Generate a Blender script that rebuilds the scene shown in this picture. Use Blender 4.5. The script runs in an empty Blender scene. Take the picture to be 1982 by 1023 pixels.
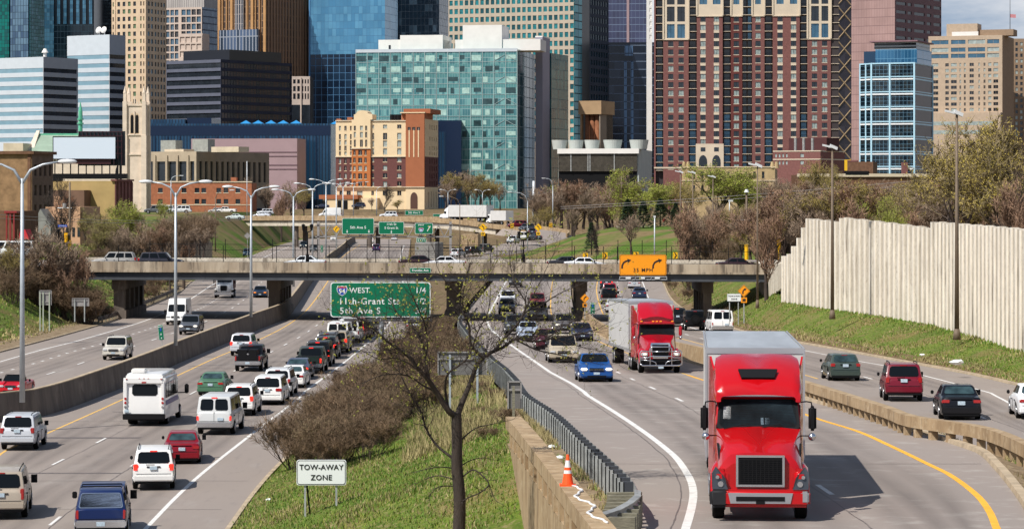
import bpy,bmesh,math,random
from mathutils import Vector,Matrix,noise
R=math.radians
SC=bpy.context.scene
# ---------------------------------------------------------------- camera
F=5500.0; CX=991.0; Y0=380.0; HC=12.9
cam_d=bpy.data.cameras.new("camera"); cam=bpy.data.objects.new("camera",cam_d)
SC.collection.objects.link(cam); SC.camera=cam
cam.location=(0,0,HC); cam.rotation_euler=(R(90),0,0)
cam_d.sensor_width=36.0; cam_d.lens=F/1982.0*36.0
cam_d.shift_y=-(511.5-Y0)/1982.0
cam_d.clip_start=0.5; cam_d.clip_end=20000
# ---------------------------------------------------------------- light
SUN_EL=R(51); SUN_H=Vector((0.73,0.683))
d=Vector((SUN_H.x*math.cos(SUN_EL),SUN_H.y*math.cos(SUN_EL),-math.sin(SUN_EL)))
sl=bpy.data.lights.new("sun",'SUN'); sl.energy=5.0; sl.angle=R(0.5); sl.color=(1.0,0.955,0.89)
so=bpy.data.objects.new("sun",sl); SC.collection.objects.link(so)
so.rotation_euler=d.to_track_quat('-Z','Y').to_euler()
W=bpy.data.worlds.new("World"); SC.world=W; W.use_nodes=True
nt=W.node_tree; nt.nodes.clear()
def N(nt,t,**k):
 n=nt.nodes.new(t)
 for a,b in k.items(): setattr(n,a,b)
 return n
sky=N(nt,'ShaderNodeTexSky',sky_type='NISHITA',sun_disc=False)
sky.sun_elevation=SUN_EL; sky.sun_rotation=math.atan2(-SUN_H.x,-SUN_H.y)
sky.air_density=1.2; sky.dust_density=0.6; sky.ozone_density=2.0
bg=N(nt,'ShaderNodeBackground'); bg.inputs[1].default_value=0.095
nt.links.new(sky.outputs[0],bg.inputs[0])
tc0=N(nt,'ShaderNodeTexCoord'); va=N(nt,'ShaderNodeVectorMath',operation='ADD'); va.inputs[1].default_value=(0,0,0.22)
nt.links.new(tc0.outputs['Generated'],va.inputs[0]); vn=N(nt,'ShaderNodeVectorMath',operation='NORMALIZE'); nt.links.new(va.outputs[0],vn.inputs[0]); nt.links.new(vn.outputs[0],sky.inputs[0])
tc=N(nt,'ShaderNodeTexCoord'); mp=N(nt,'ShaderNodeMapping')
mp.inputs['Scale'].default_value=(9,9,34)
no=N(nt,'ShaderNodeTexNoise'); no.inputs['Scale'].default_value=1.0; no.inputs['Detail'].default_value=7; no.inputs['Roughness'].default_value=0.55
cr=N(nt,'ShaderNodeValToRGB'); cr.color_ramp.elements[0].position=0.34; cr.color_ramp.elements[1].position=0.54
bg2=N(nt,'ShaderNodeBackground'); bg2.inputs[0].default_value=(0.86,0.88,0.92,1); bg2.inputs[1].default_value=0.86
mx=N(nt,'ShaderNodeMixShader'); wo=N(nt,'ShaderNodeOutputWorld')
nt.links.new(tc.outputs['Generated'],mp.inputs[0]); nt.links.new(mp.outputs[0],no.inputs['Vector'])
nt.links.new(no.outputs[0],cr.inputs[0])
sx=N(nt,'ShaderNodeSeparateXYZ'); nt.links.new(tc.outputs['Generated'],sx.inputs[0])
zr_=N(nt,'ShaderNodeMapRange'); zr_.inputs[1].default_value=.10; zr_.inputs[2].default_value=.28; zr_.inputs[3].default_value=1.0; zr_.inputs[4].default_value=.12; nt.links.new(sx.outputs[2],zr_.inputs[0])
ml_=N(nt,'ShaderNodeMath',operation='MULTIPLY'); nt.links.new(cr.outputs[0],ml_.inputs[0]); nt.links.new(zr_.outputs[0],ml_.inputs[1]); nt.links.new(ml_.outputs[0],mx.inputs[0])
nt.links.new(bg.outputs[0],mx.inputs[1]); nt.links.new(bg2.outputs[0],mx.inputs[2]); nt.links.new(mx.outputs[0],wo.inputs[0])
SC.view_settings.view_transform='Standard'; SC.view_settings.look='None'
SC.view_settings.exposure=0.06; SC.view_settings.gamma=1.0
try:
 SC.cycles.max_bounces=6; SC.cycles.transparent_max_bounces=8; SC.cycles.caustics_reflective=False; SC.cycles.caustics_refractive=False
except Exception: pass
# ---------------------------------------------------------------- helpers
COL=SC.collection
def P(x,y,Y): return Vector(((x-CX)/F*Y,Y,HC-(y-Y0)/F*Y))
def XY(x,Y): return(x-CX)/F*Y
def lerp(a,b,t): return a+(b-a)*t
def prof(tab):
 def f(Y):
  if Y<=tab[0][0]: return tab[0][1]
  for(a,b),(c,e)in zip(tab,tab[1:]):
   if Y<=c: return b+(e-b)*(Y-a)/(c-a)
  return tab[-1][1]
 return f
PL=prof([(0,12.9),(5000,12.9)])
PR=prof([(50,7.85),(60,7.9),(70,8.04),(90,8.3),(120,8.95),(145,9.55),(165,10.2),(200,11.0),(231,11.7),(260,12.3),(300,12.9)])
PO=prof([(50,9.1),(60,9.2),(100,9.35),(126,9.65),(137,9.8),(157,10.2),(215,11.3),(257,12.2),(300,12.9)])
def solve(y,pf,dh=0.0):
 lo,hi=30.0,4000.0
 for _ in range(50):
  m=(lo+hi)/2
  if Y0+F*(pf(m)-dh)/m>y: lo=m
  else: hi=m
 return(lo+hi)/2
def G(x,y,pf,dh=0.0):
 Y=solve(y,pf,dh); return Vector((XY(x,Y),Y,HC-pf(Y)+dh))
class Rail:
 def __init__(s,pts,pf,dh=0.0,near=None,far=None,dx=0.0):
  s.pf=pf
  q=sorted(((lambda g: (g.y,g.x+dx))(G(x,y,pf,dh))for x,y in pts))
  s.q=q
  if near: s.q=[near]+[p for p in q if p[0]>near[0]]
  if far: s.q=[p for p in s.q if p[0]<far[0]]+[far]
 def X(s,Y):
  q=s.q
  if Y<=q[0][0]: a,b=q[0],q[1]
  elif Y>=q[-1][0]: a,b=q[-2],q[-1]
  else:
   for i in range(len(q)-1):
    if q[i][0]<=Y<=q[i+1][0]:
     a,b=q[i],q[i+1]
     p0=q[i-1]if i>0 else a; p3=q[i+2]if i+2<len(q)else b
     m1=(b[1]-p0[1])/(b[0]-p0[0])if b[0]>p0[0]else 0
     m2=(p3[1]-a[1])/(p3[0]-a[0])if p3[0]>a[0]else 0
     h=b[0]-a[0]; t=(Y-a[0])/h; t2=t*t; t3=t2*t
     return(2*t3-3*t2+1)*a[1]+(t3-2*t2+t)*h*m1+(-2*t3+3*t2)*b[1]+(t3-t2)*h*m2
  return a[1]+(b[1]-a[1])*(Y-a[0])/(b[0]-a[0])
 def at(s,Y,dx=0,dz=0): return Vector((s.X(Y)+dx,Y,HC-s.pf(Y)+dz))
 def heading(s,Y):
  return math.atan2(4.0,s.X(Y+2)-s.X(Y-2))
_mats={}
def mat(name,col,rough=0.7,metal=0.0,var=0.0,scale=1.0,col2=None,spec=0.5,coat=0.0,bump=0.0,emit=0.0,obj_color=False,detail=4,stretch=None,lo=0.3,hi=0.7):
 if name in _mats: return _mats[name]
 m=bpy.data.materials.new(name); m.use_nodes=True; nt=m.node_tree
 b=nt.nodes['Principled BSDF']
 b.inputs['Roughness'].default_value=rough; b.inputs['Metallic'].default_value=metal
 b.inputs['Specular IOR Level'].default_value=spec
 if coat: b.inputs['Coat Weight'].default_value=coat; b.inputs['Coat Roughness'].default_value=0.06
 b.inputs['Base Color'].default_value=(*col,1)
 if emit: b.inputs['Emission Color'].default_value=(*col,1); b.inputs['Emission Strength'].default_value=emit
 if obj_color:
  oi=N(nt,'ShaderNodeObjectInfo'); nt.links.new(oi.outputs['Color'],b.inputs['Base Color'])
 if var or col2 or bump:
  tc=N(nt,'ShaderNodeTexCoord'); mp=N(nt,'ShaderNodeMapping')
  mp.inputs['Scale'].default_value=stretch or(1,1,1)
  n=N(nt,'ShaderNodeTexNoise'); n.inputs['Scale'].default_value=scale; n.inputs['Detail'].default_value=detail; n.inputs['Roughness'].default_value=0.62
  nt.links.new(tc.outputs['Object'],mp.inputs[0]); nt.links.new(mp.outputs[0],n.inputs['Vector'])
  if col2 or var:
   c2=col2 or tuple(max(0,c*(1-var))for c in col)
   c1=col if col2 else tuple(min(1,c*(1+var))for c in col)
   r=N(nt,'ShaderNodeValToRGB'); r.color_ramp.elements[0].position=lo; r.color_ramp.elements[1].position=hi
   r.color_ramp.elements[0].color=(*c2,1); r.color_ramp.elements[1].color=(*c1,1)
   nt.links.new(n.outputs[0],r.inputs[0]); nt.links.new(r.outputs[0],b.inputs['Base Color'])
  if bump:
   bp=N(nt,'ShaderNodeBump'); bp.inputs['Strength'].default_value=bump; bp.inputs['Distance'].default_value=0.05
   nt.links.new(n.outputs[0],bp.inputs['Height']); nt.links.new(bp.outputs[0],b.inputs['Normal'])
 _mats[name]=m; return m
def mat_layers(name,base,layers,rough=0.85,spec=0.3,bump=0.0):
 """layers: list of (colour, scale, lo, hi, stretch) noise overlays, each mixed over the one below"""
 m=bpy.data.materials.new(name); m.use_nodes=True; nt=m.node_tree; b=nt.nodes['Principled BSDF']
 b.inputs['Roughness'].default_value=rough; b.inputs['Specular IOR Level'].default_value=spec
 tc=N(nt,'ShaderNodeTexCoord'); prev=N(nt,'ShaderNodeRGB'); prev.outputs[0].default_value=(*base,1); prev=prev.outputs[0]
 for i,L in enumerate(layers):
  c,s,lo,hi=L[:4]; st=L[4]if len(L)>4 else(1,1,1); wt=L[5]if len(L)>5 else 1.0
  mp=N(nt,'ShaderNodeMapping'); mp.inputs['Scale'].default_value=st; mp.inputs['Location'].default_value=(i*13.7,i*7.1,i*3.3)
  n=N(nt,'ShaderNodeTexNoise'); n.inputs['Scale'].default_value=s; n.inputs['Detail'].default_value=5; n.inputs['Roughness'].default_value=0.6
  mr=N(nt,'ShaderNodeMapRange'); mr.inputs[1].default_value=lo; mr.inputs[2].default_value=hi; mr.inputs[4].default_value=wt
  mix=N(nt,'ShaderNodeMix',data_type='RGBA')
  nt.links.new(tc.outputs['Object'],mp.inputs[0]); nt.links.new(mp.outputs[0],n.inputs['Vector']); nt.links.new(n.outputs[0],mr.inputs[0])
  nt.links.new(mr.outputs[0],mix.inputs[0]); nt.links.new(prev,mix.inputs[6]); mix.inputs[7].default_value=(*c,1)
  prev=mix.outputs[2]
  if bump and i==0:
   bp=N(nt,'ShaderNodeBump'); bp.inputs['Strength'].default_value=bump; bp.inputs['Distance'].default_value=0.1
   nt.links.new(n.outputs[0],bp.inputs['Height']); nt.links.new(bp.outputs[0],b.inputs['Normal'])
 nt.links.new(prev,b.inputs['Base Color']); _mats[name]=m
 return m
class MB:
 def __init__(s): s.v=[]; s.f=[]; s.m=[]
 def quad(s,a,b,c,d,m=0):
  i=len(s.v); s.v+=[tuple(a),tuple(b),tuple(c),tuple(d)]; s.f.append((i,i+1,i+2,i+3)); s.m.append(m)
 def poly(s,pts,m=0):
  i=len(s.v); s.v+=[tuple(p)for p in pts]; s.f.append(tuple(range(i,i+len(pts)))); s.m.append(m)
 def box(s,x0,y0,z0,x1,y1,z1,m=0):
  i=len(s.v)
  s.v+=[(x0,y0,z0),(x1,y0,z0),(x1,y1,z0),(x0,y1,z0),(x0,y0,z1),(x1,y0,z1),(x1,y1,z1),(x0,y1,z1)]
  for f in((3,2,1,0),(4,5,6,7),(0,1,5,4),(1,2,6,5),(2,3,7,6),(3,0,4,7)): s.f.append(tuple(i+k for k in f)); s.m.append(m)
 def obox(s,o,u,v,w,m=0):
  """box from corner o with edge vectors u,v,w"""
  o,u,v,w=map(Vector,(o,u,v,w)); i=len(s.v)
  s.v+=[tuple(p)for p in(o,o+u,o+u+v,o+v,o+w,o+u+w,o+u+v+w,o+v+w)]
  for f in((3,2,1,0),(4,5,6,7),(0,1,5,4),(1,2,6,5),(2,3,7,6),(3,0,4,7)): s.f.append(tuple(i+k for k in f)); s.m.append(m)
 def prism(s,pts,vec,m=0):
  """extrude closed polygon pts along vec"""
  i=len(s.v); n=len(pts); vec=Vector(vec)
  s.v+=[tuple(p)for p in pts]+[tuple(Vector(p)+vec)for p in pts]
  s.f.append(tuple(i+k for k in range(n-1,-1,-1))); s.m.append(m)
  s.f.append(tuple(i+n+k for k in range(n))); s.m.append(m)
  for k in range(n):
   k2=(k+1)%n; s.f.append((i+k,i+k2,i+n+k2,i+n+k)); s.m.append(m)
 def tube(s,pts,rad,n=6,m=0,cap=True):
  pts=[Vector(p)for p in pts]
  if not hasattr(rad,'__len__'): rad=[rad]*len(pts)
  base=len(s.v); ref=None
  for k,p in enumerate(pts):
   t=(pts[min(k+1,len(pts)-1)]-pts[max(k-1,0)])
   if t.length<1e-9: t=Vector((0,0,1))
   t.normalize()
   if ref is None:
    ref=Vector((1,0,0))if abs(t.x)<0.8 else Vector((0,1,0))
   a=(ref-t*ref.dot(t)).normalized(); ref=a; b=t.cross(a)
   for j in range(n):
    an=2*math.pi*j/n; q=p+(a*math.cos(an)+b*math.sin(an))*rad[k]; s.v.append(tuple(q))
  for k in range(len(pts)-1):
   for j in range(n):
    j2=(j+1)%n; s.f.append((base+k*n+j,base+k*n+j2,base+(k+1)*n+j2,base+(k+1)*n+j)); s.m.append(m)
  if cap and n>2:
   s.f.append(tuple(base+j for j in range(n-1,-1,-1))); s.m.append(m)
   e=base+(len(pts)-1)*n; s.f.append(tuple(e+j for j in range(n))); s.m.append(m)
 def cyl(s,c,r,h,n=12,axis=(0,0,1),m=0,r2=None):
  c=Vector(c); s.tube([c,c+Vector(axis).normalized()*h],[r,r if r2 is None else r2],n,m)
 def mesh(s,name,mats,smooth=False,angle=None):
  me=bpy.data.meshes.new(name); me.from_pydata(s.v,[],s.f)
  for q in(mats if isinstance(mats,(list,tuple))else[mats]): me.materials.append(q)
  if len(me.materials)>1: me.polygons.foreach_set('material_index',s.m)
  if smooth or angle:
   me.polygons.foreach_set('use_smooth',[True]*len(me.polygons))
   if angle: me.set_sharp_from_angle(angle=R(angle))
  me.update(); return me
 def build(s,name,mats,parent=None,smooth=False,angle=None,loc=None):
  return put(name,s.mesh(name,mats,smooth,angle),parent,loc)
def put(name,me,parent=None,loc=None,rot=None):
 o=bpy.data.objects.new(name,me); COL.objects.link(o)
 if parent: o.parent=parent
 if loc is not None: o.location=loc
 if rot is not None: o.rotation_euler=rot
 return o
def empty(name,loc=(0,0,0),rz=0.0):
 o=bpy.data.objects.new(name,None); COL.objects.link(o); o.location=loc; o.rotation_euler=(0,0,rz); o.empty_display_size=0.5; return o
def tag(o,label,cat,group=None):
 o['label']=label; o['category']=cat
 if group: o['group']=group
 return o
def struct(o,kind='structure',label=None):
 o['kind']=kind
 if label: o['label']=label
 return o
_txt={}
def text_mesh(s,size,mt,depth=0.0,bold=0.0,spacing=1.0):
 """flat lettering in the XZ plane facing -Y, centred on the origin"""
 cu=bpy.data.curves.new('lettering','FONT'); cu.body=s; cu.size=size; cu.align_x='CENTER'; cu.align_y='CENTER'
 cu.extrude=depth; cu.offset=bold; cu.space_character=spacing; cu.resolution_u=3
 o=bpy.data.objects.new('t',cu); COL.objects.link(o)
 dg=bpy.context.evaluated_depsgraph_get(); me=bpy.data.meshes.new_from_object(o.evaluated_get(dg))
 bpy.data.objects.remove(o); bpy.data.curves.remove(cu)
 me.transform(Matrix.Rotation(R(90),4,'X')); me.materials.clear(); me.materials.append(mt); me.name='lettering'
 return me
def copy_tree(o,parent=None):
 c=o.copy(); COL.objects.link(c); c.parent=parent
 for ch in list(o.children): copy_tree(ch,c)
 return c
# ---------------------------------------------------------------- setting: ground, roads, markings
M_road=mat_layers('road_concrete',(0.305,0.256,0.218),[((0.245,0.208,0.187),0.05,0.35,0.7,(1,.25,1),0.85),((0.36,0.325,0.29),0.5,0.55,0.75,(1,.3,1),0.5),((0.21,0.18,0.165),3.0,0.55,0.8,(1,.15,1),0.55),((0.17,0.145,0.13),14,0.6,0.8,(1,1,1),0.5),((0.13,0.11,0.10),0.35,0.66,0.74,(1,.4,1),0.4)],rough=0.8,bump=0.1)
M_ramp=mat_layers('ramp_concrete',(0.30,0.252,0.22),[((0.27,0.235,0.21),0.12,0.4,0.7,(1,.5,1),0.8),((0.39,0.35,0.31),0.9,0.55,0.75),((0.20,0.17,0.155),6.0,0.6,0.8,(1,1,1),0.5),((0.155,0.13,0.12),18,0.6,0.8,(1,1,1),0.5)],rough=0.85,bump=0.15)
M_grass=mat_layers('grass',(0.095,0.135,0.022),[((0.135,0.19,0.026),0.35,0.42,0.65),((0.19,0.145,0.055),0.16,0.50,0.62),((0.04,0.08,0.012),2.2,0.5,0.8),((0.25,0.20,0.10),5.0,0.50,0.72),((0.03,0.05,0.01),9.0,0.55,0.75),((0.20,0.15,0.07),0.7,0.55,0.68,(1,.6,1),.8)],rough=0.95,spec=0.1,bump=0.8)
M_dry=mat_layers('dry_ground',(0.19,0.135,0.075),[((0.115,0.075,0.04),0.5,0.4,0.65),((0.29,0.22,0.13),2.5,0.52,0.72),((0.09,0.12,0.02),0.3,0.56,0.68),((0.08,0.055,0.03),8,0.55,0.75)],rough=0.95,spec=0.1,bump=0.8)
M_dirt=mat_layers('dirt',(0.27,0.2,0.125),[((0.17,0.12,0.07),1.5,0.42,0.62),((0.36,0.29,0.2),6,0.5,0.7),((0.1,0.07,0.04),12,0.58,0.7)],rough=0.95,spec=0.1,bump=0.8)
M_kerb=mat('kerb_concrete',(0.42,0.33,0.22),0.85,var=0.25,scale=1.2,bump=0.3)
M_white=mat('white_marking',(0.74,0.72,0.68),0.75,col2=(0.50,0.47,0.43),scale=3.0,lo=0.25,hi=0.5)
M_yellow=mat('yellow_marking',(0.78,0.46,0.10),0.75,col2=(0.52,0.34,0.14),scale=3.0,lo=0.25,hi=0.55)
M_yfresh=mat('fresh_yellow_marking',(0.85,0.42,0.03),0.7,var=0.1,scale=2.0)
M_tar=mat('tar_seal',(0.13,0.105,0.092),0.6,var=0.3,scale=4)
rl_L=Rail([(0,682),(46,670),(132,647),(224,620),(254,607),(305,586),(348,566),(376,543),(500,489),(563,468),(640,452)],PL,far=(1300,-78))
rl_Lw=Rail([(0,699.5),(86,675),(147,660),(287,618),(361,582.6),(409,552),(425,543),(530,489),(590,466)],PL)
rl_Ld1=Rail([(0,721),(69,702),(140,680),(203,663),(254,647),(300,632),(381,599),(412,583),(458,547)],PL)
rl_Ld2=Rail([(0,752),(100,721),(152,704),(196,689),(276,664),(391,624.5),(410.5,616),(447,597),(461,588),(474,578),(505,547)],PL)
rl_Mb=Rail([(0,816),(79,812-6),(203,763),(305,721),(356,698),(498,638.5),(551,617),(566,604),(607,543),(634,513),(665,487),(683,471),(711,463),(760,456)],PL)
rl_Ny=Rail([(0,879),(89,839),(188,795),(234,774),(333,731),(417,692),(445,680.5),(500,657.6),(551,632),(586,607),(609,581),(635,543),(663,497),(701,471)],PL,near=(100,-21.2))
rl_Nw=Rail([(282,1022),(341,961),(394,913),(475,849),(500,829),(541,799),(586,763),(589,758),(653,711),(708,666.5),(744,636),(764,607),(778,575),(780,543),(776,497),(782,475)],PL)
rl_Ne=Rail([],PL)if False else None
class Offs:
 def __init__(s,r,dx): s.r,s.dx,s.pf=r,dx,r.pf
 def X(s,Y): return s.r.X(Y)+(s.dx if Y<300 else lerp(s.dx,1.6,min(1,(Y-300)/150)))
 at=Rail.at; heading=Rail.heading
rl_Ne=Offs(rl_Nw,3.15)
rl_Gr=Rail([(894,612),(907,645),(937,675),(1000,734),(1020,763),(1076,801),(1127,847),(1178,893),(1216,931),(1226,956),(1222,984),(1212,1005)],PR,0.75,far=(436,XY(958,436)))
rl_Rw=Rail([(1000,675),(1038,701),(1132,759),(1135,763),(1229,823),(1300,877),(1333,921),(1342,951),(1338,984),(1327,1022),(983,662.7),(947,632),(945,612),(962.6,576),(980,543)],PR)
rl_Ry=Rail([(1066,576),(1069,548),(1074,620),(1158,660),(1188,673),(1318,721),(1361,735),(1586,811),(1660,834),(1723,862),(1787,893),(1838,918),(1889,956),(1914,987),(1929,1022)],PR)
rl_Rk=Rail([(1104,543),(1106,575),(1113,605),(1135,632),(1187,664),(1318,697),(1361,709),(1566,776),(1634,793.5),(1685,811),(1736,828),(1800,844),(1851,862),(1889,875),(1922,905),(1952,941),(1980,981.6),(1998,1022)],PR)
rl_Dd=Rail([(1193,718.6),(1230,736),(1273,755),(1325,778),(1601,950),(1100,672),(1052,648),(1012,622),(1017,576),(1030,543)],PR)
PB=prof([(y,PR(y)*.85+PO(y)*.15)for y in range(50,310,10)])
rl_Bt=Rail([(1564,736),(1646,760.6),(1732,787.5),(1775,802.6),(1904,822),(1981,848),(2060,890)],PB,0.88)
rl_Oy=Rail([(1156,546),(1155,566),(1165,602),(1175,614),(1250,638),(1326,657),(1440,690)],PO)
rl_Ow=Rail([(1244,546),(1259,583),(1290,615),(1400,650),(1563,679),(1609,688),(1660,698),(1716,708),(1787,726),(1914,759),(1927,765.5)],PO)
rl_Od=Rail([(1195,546),(1202,575),(1222,605),(1352,653),(1670,728),(1939.5,822)],PO)
rl_Oe=Rail([(1282,546),(1300,581),(1340,610),(1400,630),(1470,649),(1553,665),(1609,675),(1685,689),(1761,703),(1838,717),(1901,730),(1965,745)],PO)
def outer_left(Y):
 """left edge of the outer carriageway: against the barrier"""
 xb=rl_Bt.X(Y)+0.45 if Y<136 else rl_Rk.X(Y)+0.75
 if 120<Y<150: t=(Y-120)/30; xb=lerp(rl_Bt.X(min(Y,136))+0.45,rl_Rk.X(Y)+0.75,t)
 return xb
def YS(a,b,near=2.0,k=0.018):
 o=[a]
 while o[-1]<b: o.append(min(b,o[-1]+max(near,o[-1]*k)))
 return o
def strip(name,fa,fb,ys,nx=1,za=0,zb=0,m=None,bump=0.0,parent=None,shape=None):
 """sheet between two edge functions Y -> Vector"""
 v=[]; f=[]
 for Y in ys:
  a,b=fa(Y),fb(Y)
  for i in range(nx+1):
   t=i/nx; p=a.lerp(b,t)
   if shape: p.z+=shape(t,Y)
   if bump and 0<i<nx: p.z+=bump*noise.noise(Vector((p.x*.3,p.y*.2,3.1)))
   v.append(tuple(p))
 w=nx+1
 for j in range(len(ys)-1):
  for i in range(nx): f.append((j*w+i,j*w+i+1,(j+1)*w+i+1,(j+1)*w+i))
 me=bpy.data.meshes.new(name); me.from_pydata(v,[],f); me.materials.append(m)
 me.polygons.foreach_set('use_smooth',[True]*len(f)); me.update()
 return put(name,me,parent)
ys=YS(45,1250)
g=MB()
for(x0,x1,y0,y1)in((-6000,6000,-400,30),(-6000,6000,30,1180),(-6000,6000,1180,12000)):
 g.quad((x0,y0,-1.2),(x1,y0,-1.2),(x1,y1,-1.2),(x0,y1,-1.2))
struct(g.build('ground',M_dry))
def sheet(name,ra,rb,y0,y1,m,dza=0,dzb=0,dxa=0,dxb=0,**k):
 return struct(strip(name,lambda Y: ra.at(Y,dxa,dza),lambda Y: rb.at(Y,dxb,dzb),YS(y0,y1),m=m,**k))
sheet('southbound_road',rl_L,rl_Mb,60,1000,M_road,nx=2,dxb=-0.25)
sheet('northbound_road',rl_Mb,rl_Ne,60,1000,M_road,nx=2,dxa=-0.25)
rk_far=lambda Y: rl_Rk.at(Y)
sheet('ramp_road',rl_Gr,rl_Rk,45,436,M_ramp,nx=3,dxa=-0.2)
struct(strip('outer_road',lambda Y: Vector((outer_left(Y),Y,HC-PO(Y))),lambda Y: rl_Oe.at(Y),YS(60,436),2,m=M_road))
def far_edge(x0,x1):
 def f(Y):
  t=(Y-436)/(606-436); t=max(0,min(1,t)); s=t*t*(3-2*t)
  return Vector((lerp(XY(x0,436),XY(x1,606),s),Y,0))
 return f
struct(strip('bend_road',far_edge(958,850),far_edge(1282,968),YS(436,606),2,m=M_road))
def zone(t,Y): return 0
LO=[(0,0.0),(1.5,.12),(3,.35),(6,1.9),(10,4.2),(14,5.9),(18,6.4),(26,6.6),(50,6.8),(120,7.4),(900,8.2)]
def emb(name,rail,side,offs,y0,y1,m,amp=0.25,dmax=1.0):
 v=[]; f=[]; Ys=YS(y0,y1,1.5,0.010); n=len(offs)
 for Y in Ys:
  p=rail(Y)
  for k,(dx,dz)in enumerate(offs):
   q=Vector((p.x+side*dx,Y,p.z+dz))
   if k>1: q.z+=amp*noise.noise(Vector((q.x*.12,q.y*.06,1.7)))*min(1,dz)
   v.append(tuple(q))
 for j in range(len(Ys)-1):
  for i in range(n-1):
   a=(j*n+i,j*n+i+1,(j+1)*n+i+1,(j+1)*n+i); f.append(a if side>0 else a[::-1])
 me=bpy.data.meshes.new(name); me.from_pydata(v,[],f)
 me.materials.append(m); me.polygons.foreach_set('use_smooth',[True]*len(f)); me.update()
 return struct(put(name,me))
def leftrail(Y):
 p=rl_L.at(Y); return p
emb('embankment',leftrail,-1,LO,60,1000,M_grass,0.12)
struct(strip('dirt_shoulder',lambda Y: rl_L.at(Y,-2.6,.30),lambda Y: rl_L.at(Y,-0.02,.06),YS(150,430),1,m=M_dirt))
def isl_l(Y): return rl_Ne.at(Y)
def gutter_top(Y): return rl_Gr.at(Y,-2.6,-0.08)
def isl_z(t,Y):
 return-0.35*math.sin(math.pi*t)*(1 if Y>110 else 0.4)
WB=106.0
def par_x(Y): return _par.X(Y)
_par=Rail([(1008,820),(1050,870),(1098,930),(1145,990),(1172,1023)],PR,0.95)
def vx(Y): return _par.X(Y)if Y<96 else lerp(_par.X(96),rl_Gr.X(Y)-0.5,min(1,(Y-96)/22))+0.0
def isl_r(Y):
 zr=HC-PR(Y)
 return Vector((vx(Y)-0.1,Y,max(0.6,zr-0.05-max(0,95-Y)*0.22)))
struct(strip('grass_island',isl_l,isl_r,YS(60,146,1.2,.01),16,m=M_grass,shape=isl_z)); struct(strip('dry_island',isl_l,isl_r,YS(146,436,1.2,.01),16,m=M_dry,shape=isl_z))
struct(strip('verge',lambda Y: Vector((vx(Y)-.1,Y,HC-PR(Y)-0.04)),lambda Y: rl_Gr.at(Y,-0.2,0.02),YS(45,130,1.5),4,m=M_dirt,bump=0.08))
struct(strip('far_island',lambda Y: rl_Ne.at(Y),lambda Y: far_edge(958,850)(Y),YS(436,606),3,m=M_dry,bump=.6))
def med_x(Y): return rl_Bt.X(Y)if Y<136 else rl_Rk.X(Y)+.4
struct(strip('median_strip',lambda Y: rl_Rk.at(Y,0.12,0.12),lambda Y: Vector((max(med_x(Y),rl_Rk.X(Y)+.2),Y,HC-PB(Y)+0.02)),YS(60,436,1.5),3,m=M_dirt,bump=0.05))
struct(strip('median_bank',lambda Y: Vector((max(med_x(Y),rl_Rk.X(Y)+.2),Y,HC-PB(Y)+0.02)),lambda Y: Vector((max(outer_left(Y),rl_Rk.X(Y)+.3)+.05,Y,HC-PO(Y)+0.03)),YS(60,436,1.5),1,m=M_dirt))
def wear_mat():
 m=bpy.data.materials.new('lane_wear'); m.use_nodes=True; nt=m.node_tree; b=nt.nodes['Principled BSDF']; b.inputs['Base Color'].default_value=(.10,.085,.08,1); b.inputs['Roughness'].default_value=.8
 uv=N(nt,'ShaderNodeUVMap'); sp=N(nt,'ShaderNodeSeparateXYZ'); nt.links.new(uv.outputs[0],sp.inputs[0])
 n=N(nt,'ShaderNodeTexNoise'); n.inputs['Scale'].default_value=.6; n.inputs['Detail'].default_value=5; tc=N(nt,'ShaderNodeTexCoord'); mp=N(nt,'ShaderNodeMapping'); mp.inputs['Scale'].default_value=(1,.12,1); nt.links.new(tc.outputs['Object'],mp.inputs[0]); nt.links.new(mp.outputs[0],n.inputs['Vector'])
 cv=N(nt,'ShaderNodeValToRGB'); e=cv.color_ramp.elements; e[0].position=0; e[0].color=(0,0,0,1); e[1].position=1; e[1].color=(0,0,0,1)
 for p_,v_ in((.10,.10),(.24,.55),(.36,.25),(.5,.75),(.64,.25),(.76,.55),(.90,.10)): q=e.new(p_); q.color=(v_,v_,v_,1)
 nt.links.new(sp.outputs[0],cv.inputs[0]); a=N(nt,'ShaderNodeMath',operation='MULTIPLY'); nt.links.new(cv.outputs[0],a.inputs[0]); mr=N(nt,'ShaderNodeMapRange'); mr.inputs[1].default_value=.3; mr.inputs[2].default_value=.75; mr.inputs[3].default_value=.10; mr.inputs[4].default_value=.52; nt.links.new(n.outputs[0],mr.inputs[0]); nt.links.new(mr.outputs[0],a.inputs[1]); nt.links.new(a.outputs[0],b.inputs['Alpha'])
 return m
M_wear=wear_mat()
def wear(ra,rb,y0,y1):
 o=strip('lane_wear',lambda Y: ra.at(Y,.1,.003),lambda Y: rb.at(Y,-.1,.003),YS(y0,y1,2),10,m=M_wear); me=o.data; uvl=me.uv_layers.new(name='UVMap')
 for l in me.loops: uvl.data[l.index].uv=((l.vertex_index%11)/10,0)
 struct(o)
wallrail=[(1975,677,3.85),(1889,650,3.85),(1812,630,3.8),(1774,622,3.8),(1703,609,3.8),(1591,591.5,3.8),(1515,579,3.7)]
WP=[]
for x,y,z in wallrail:
 Y=F*(HC-z)/(y-Y0); WP.append(Vector((XY(x,Y),Y,z)))
def wall_x(Y):
 q=WP
 if Y<=q[0].y: a,b=q[0],q[1]
 elif Y>=q[-1].y: a,b=q[-2],q[-1]
 else:
  for a,b in zip(q,q[1:]):
   if a.y<=Y<=b.y: break
 return a.x+(b.x-a.x)*(Y-a.y)/(b.y-a.y)
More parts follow.
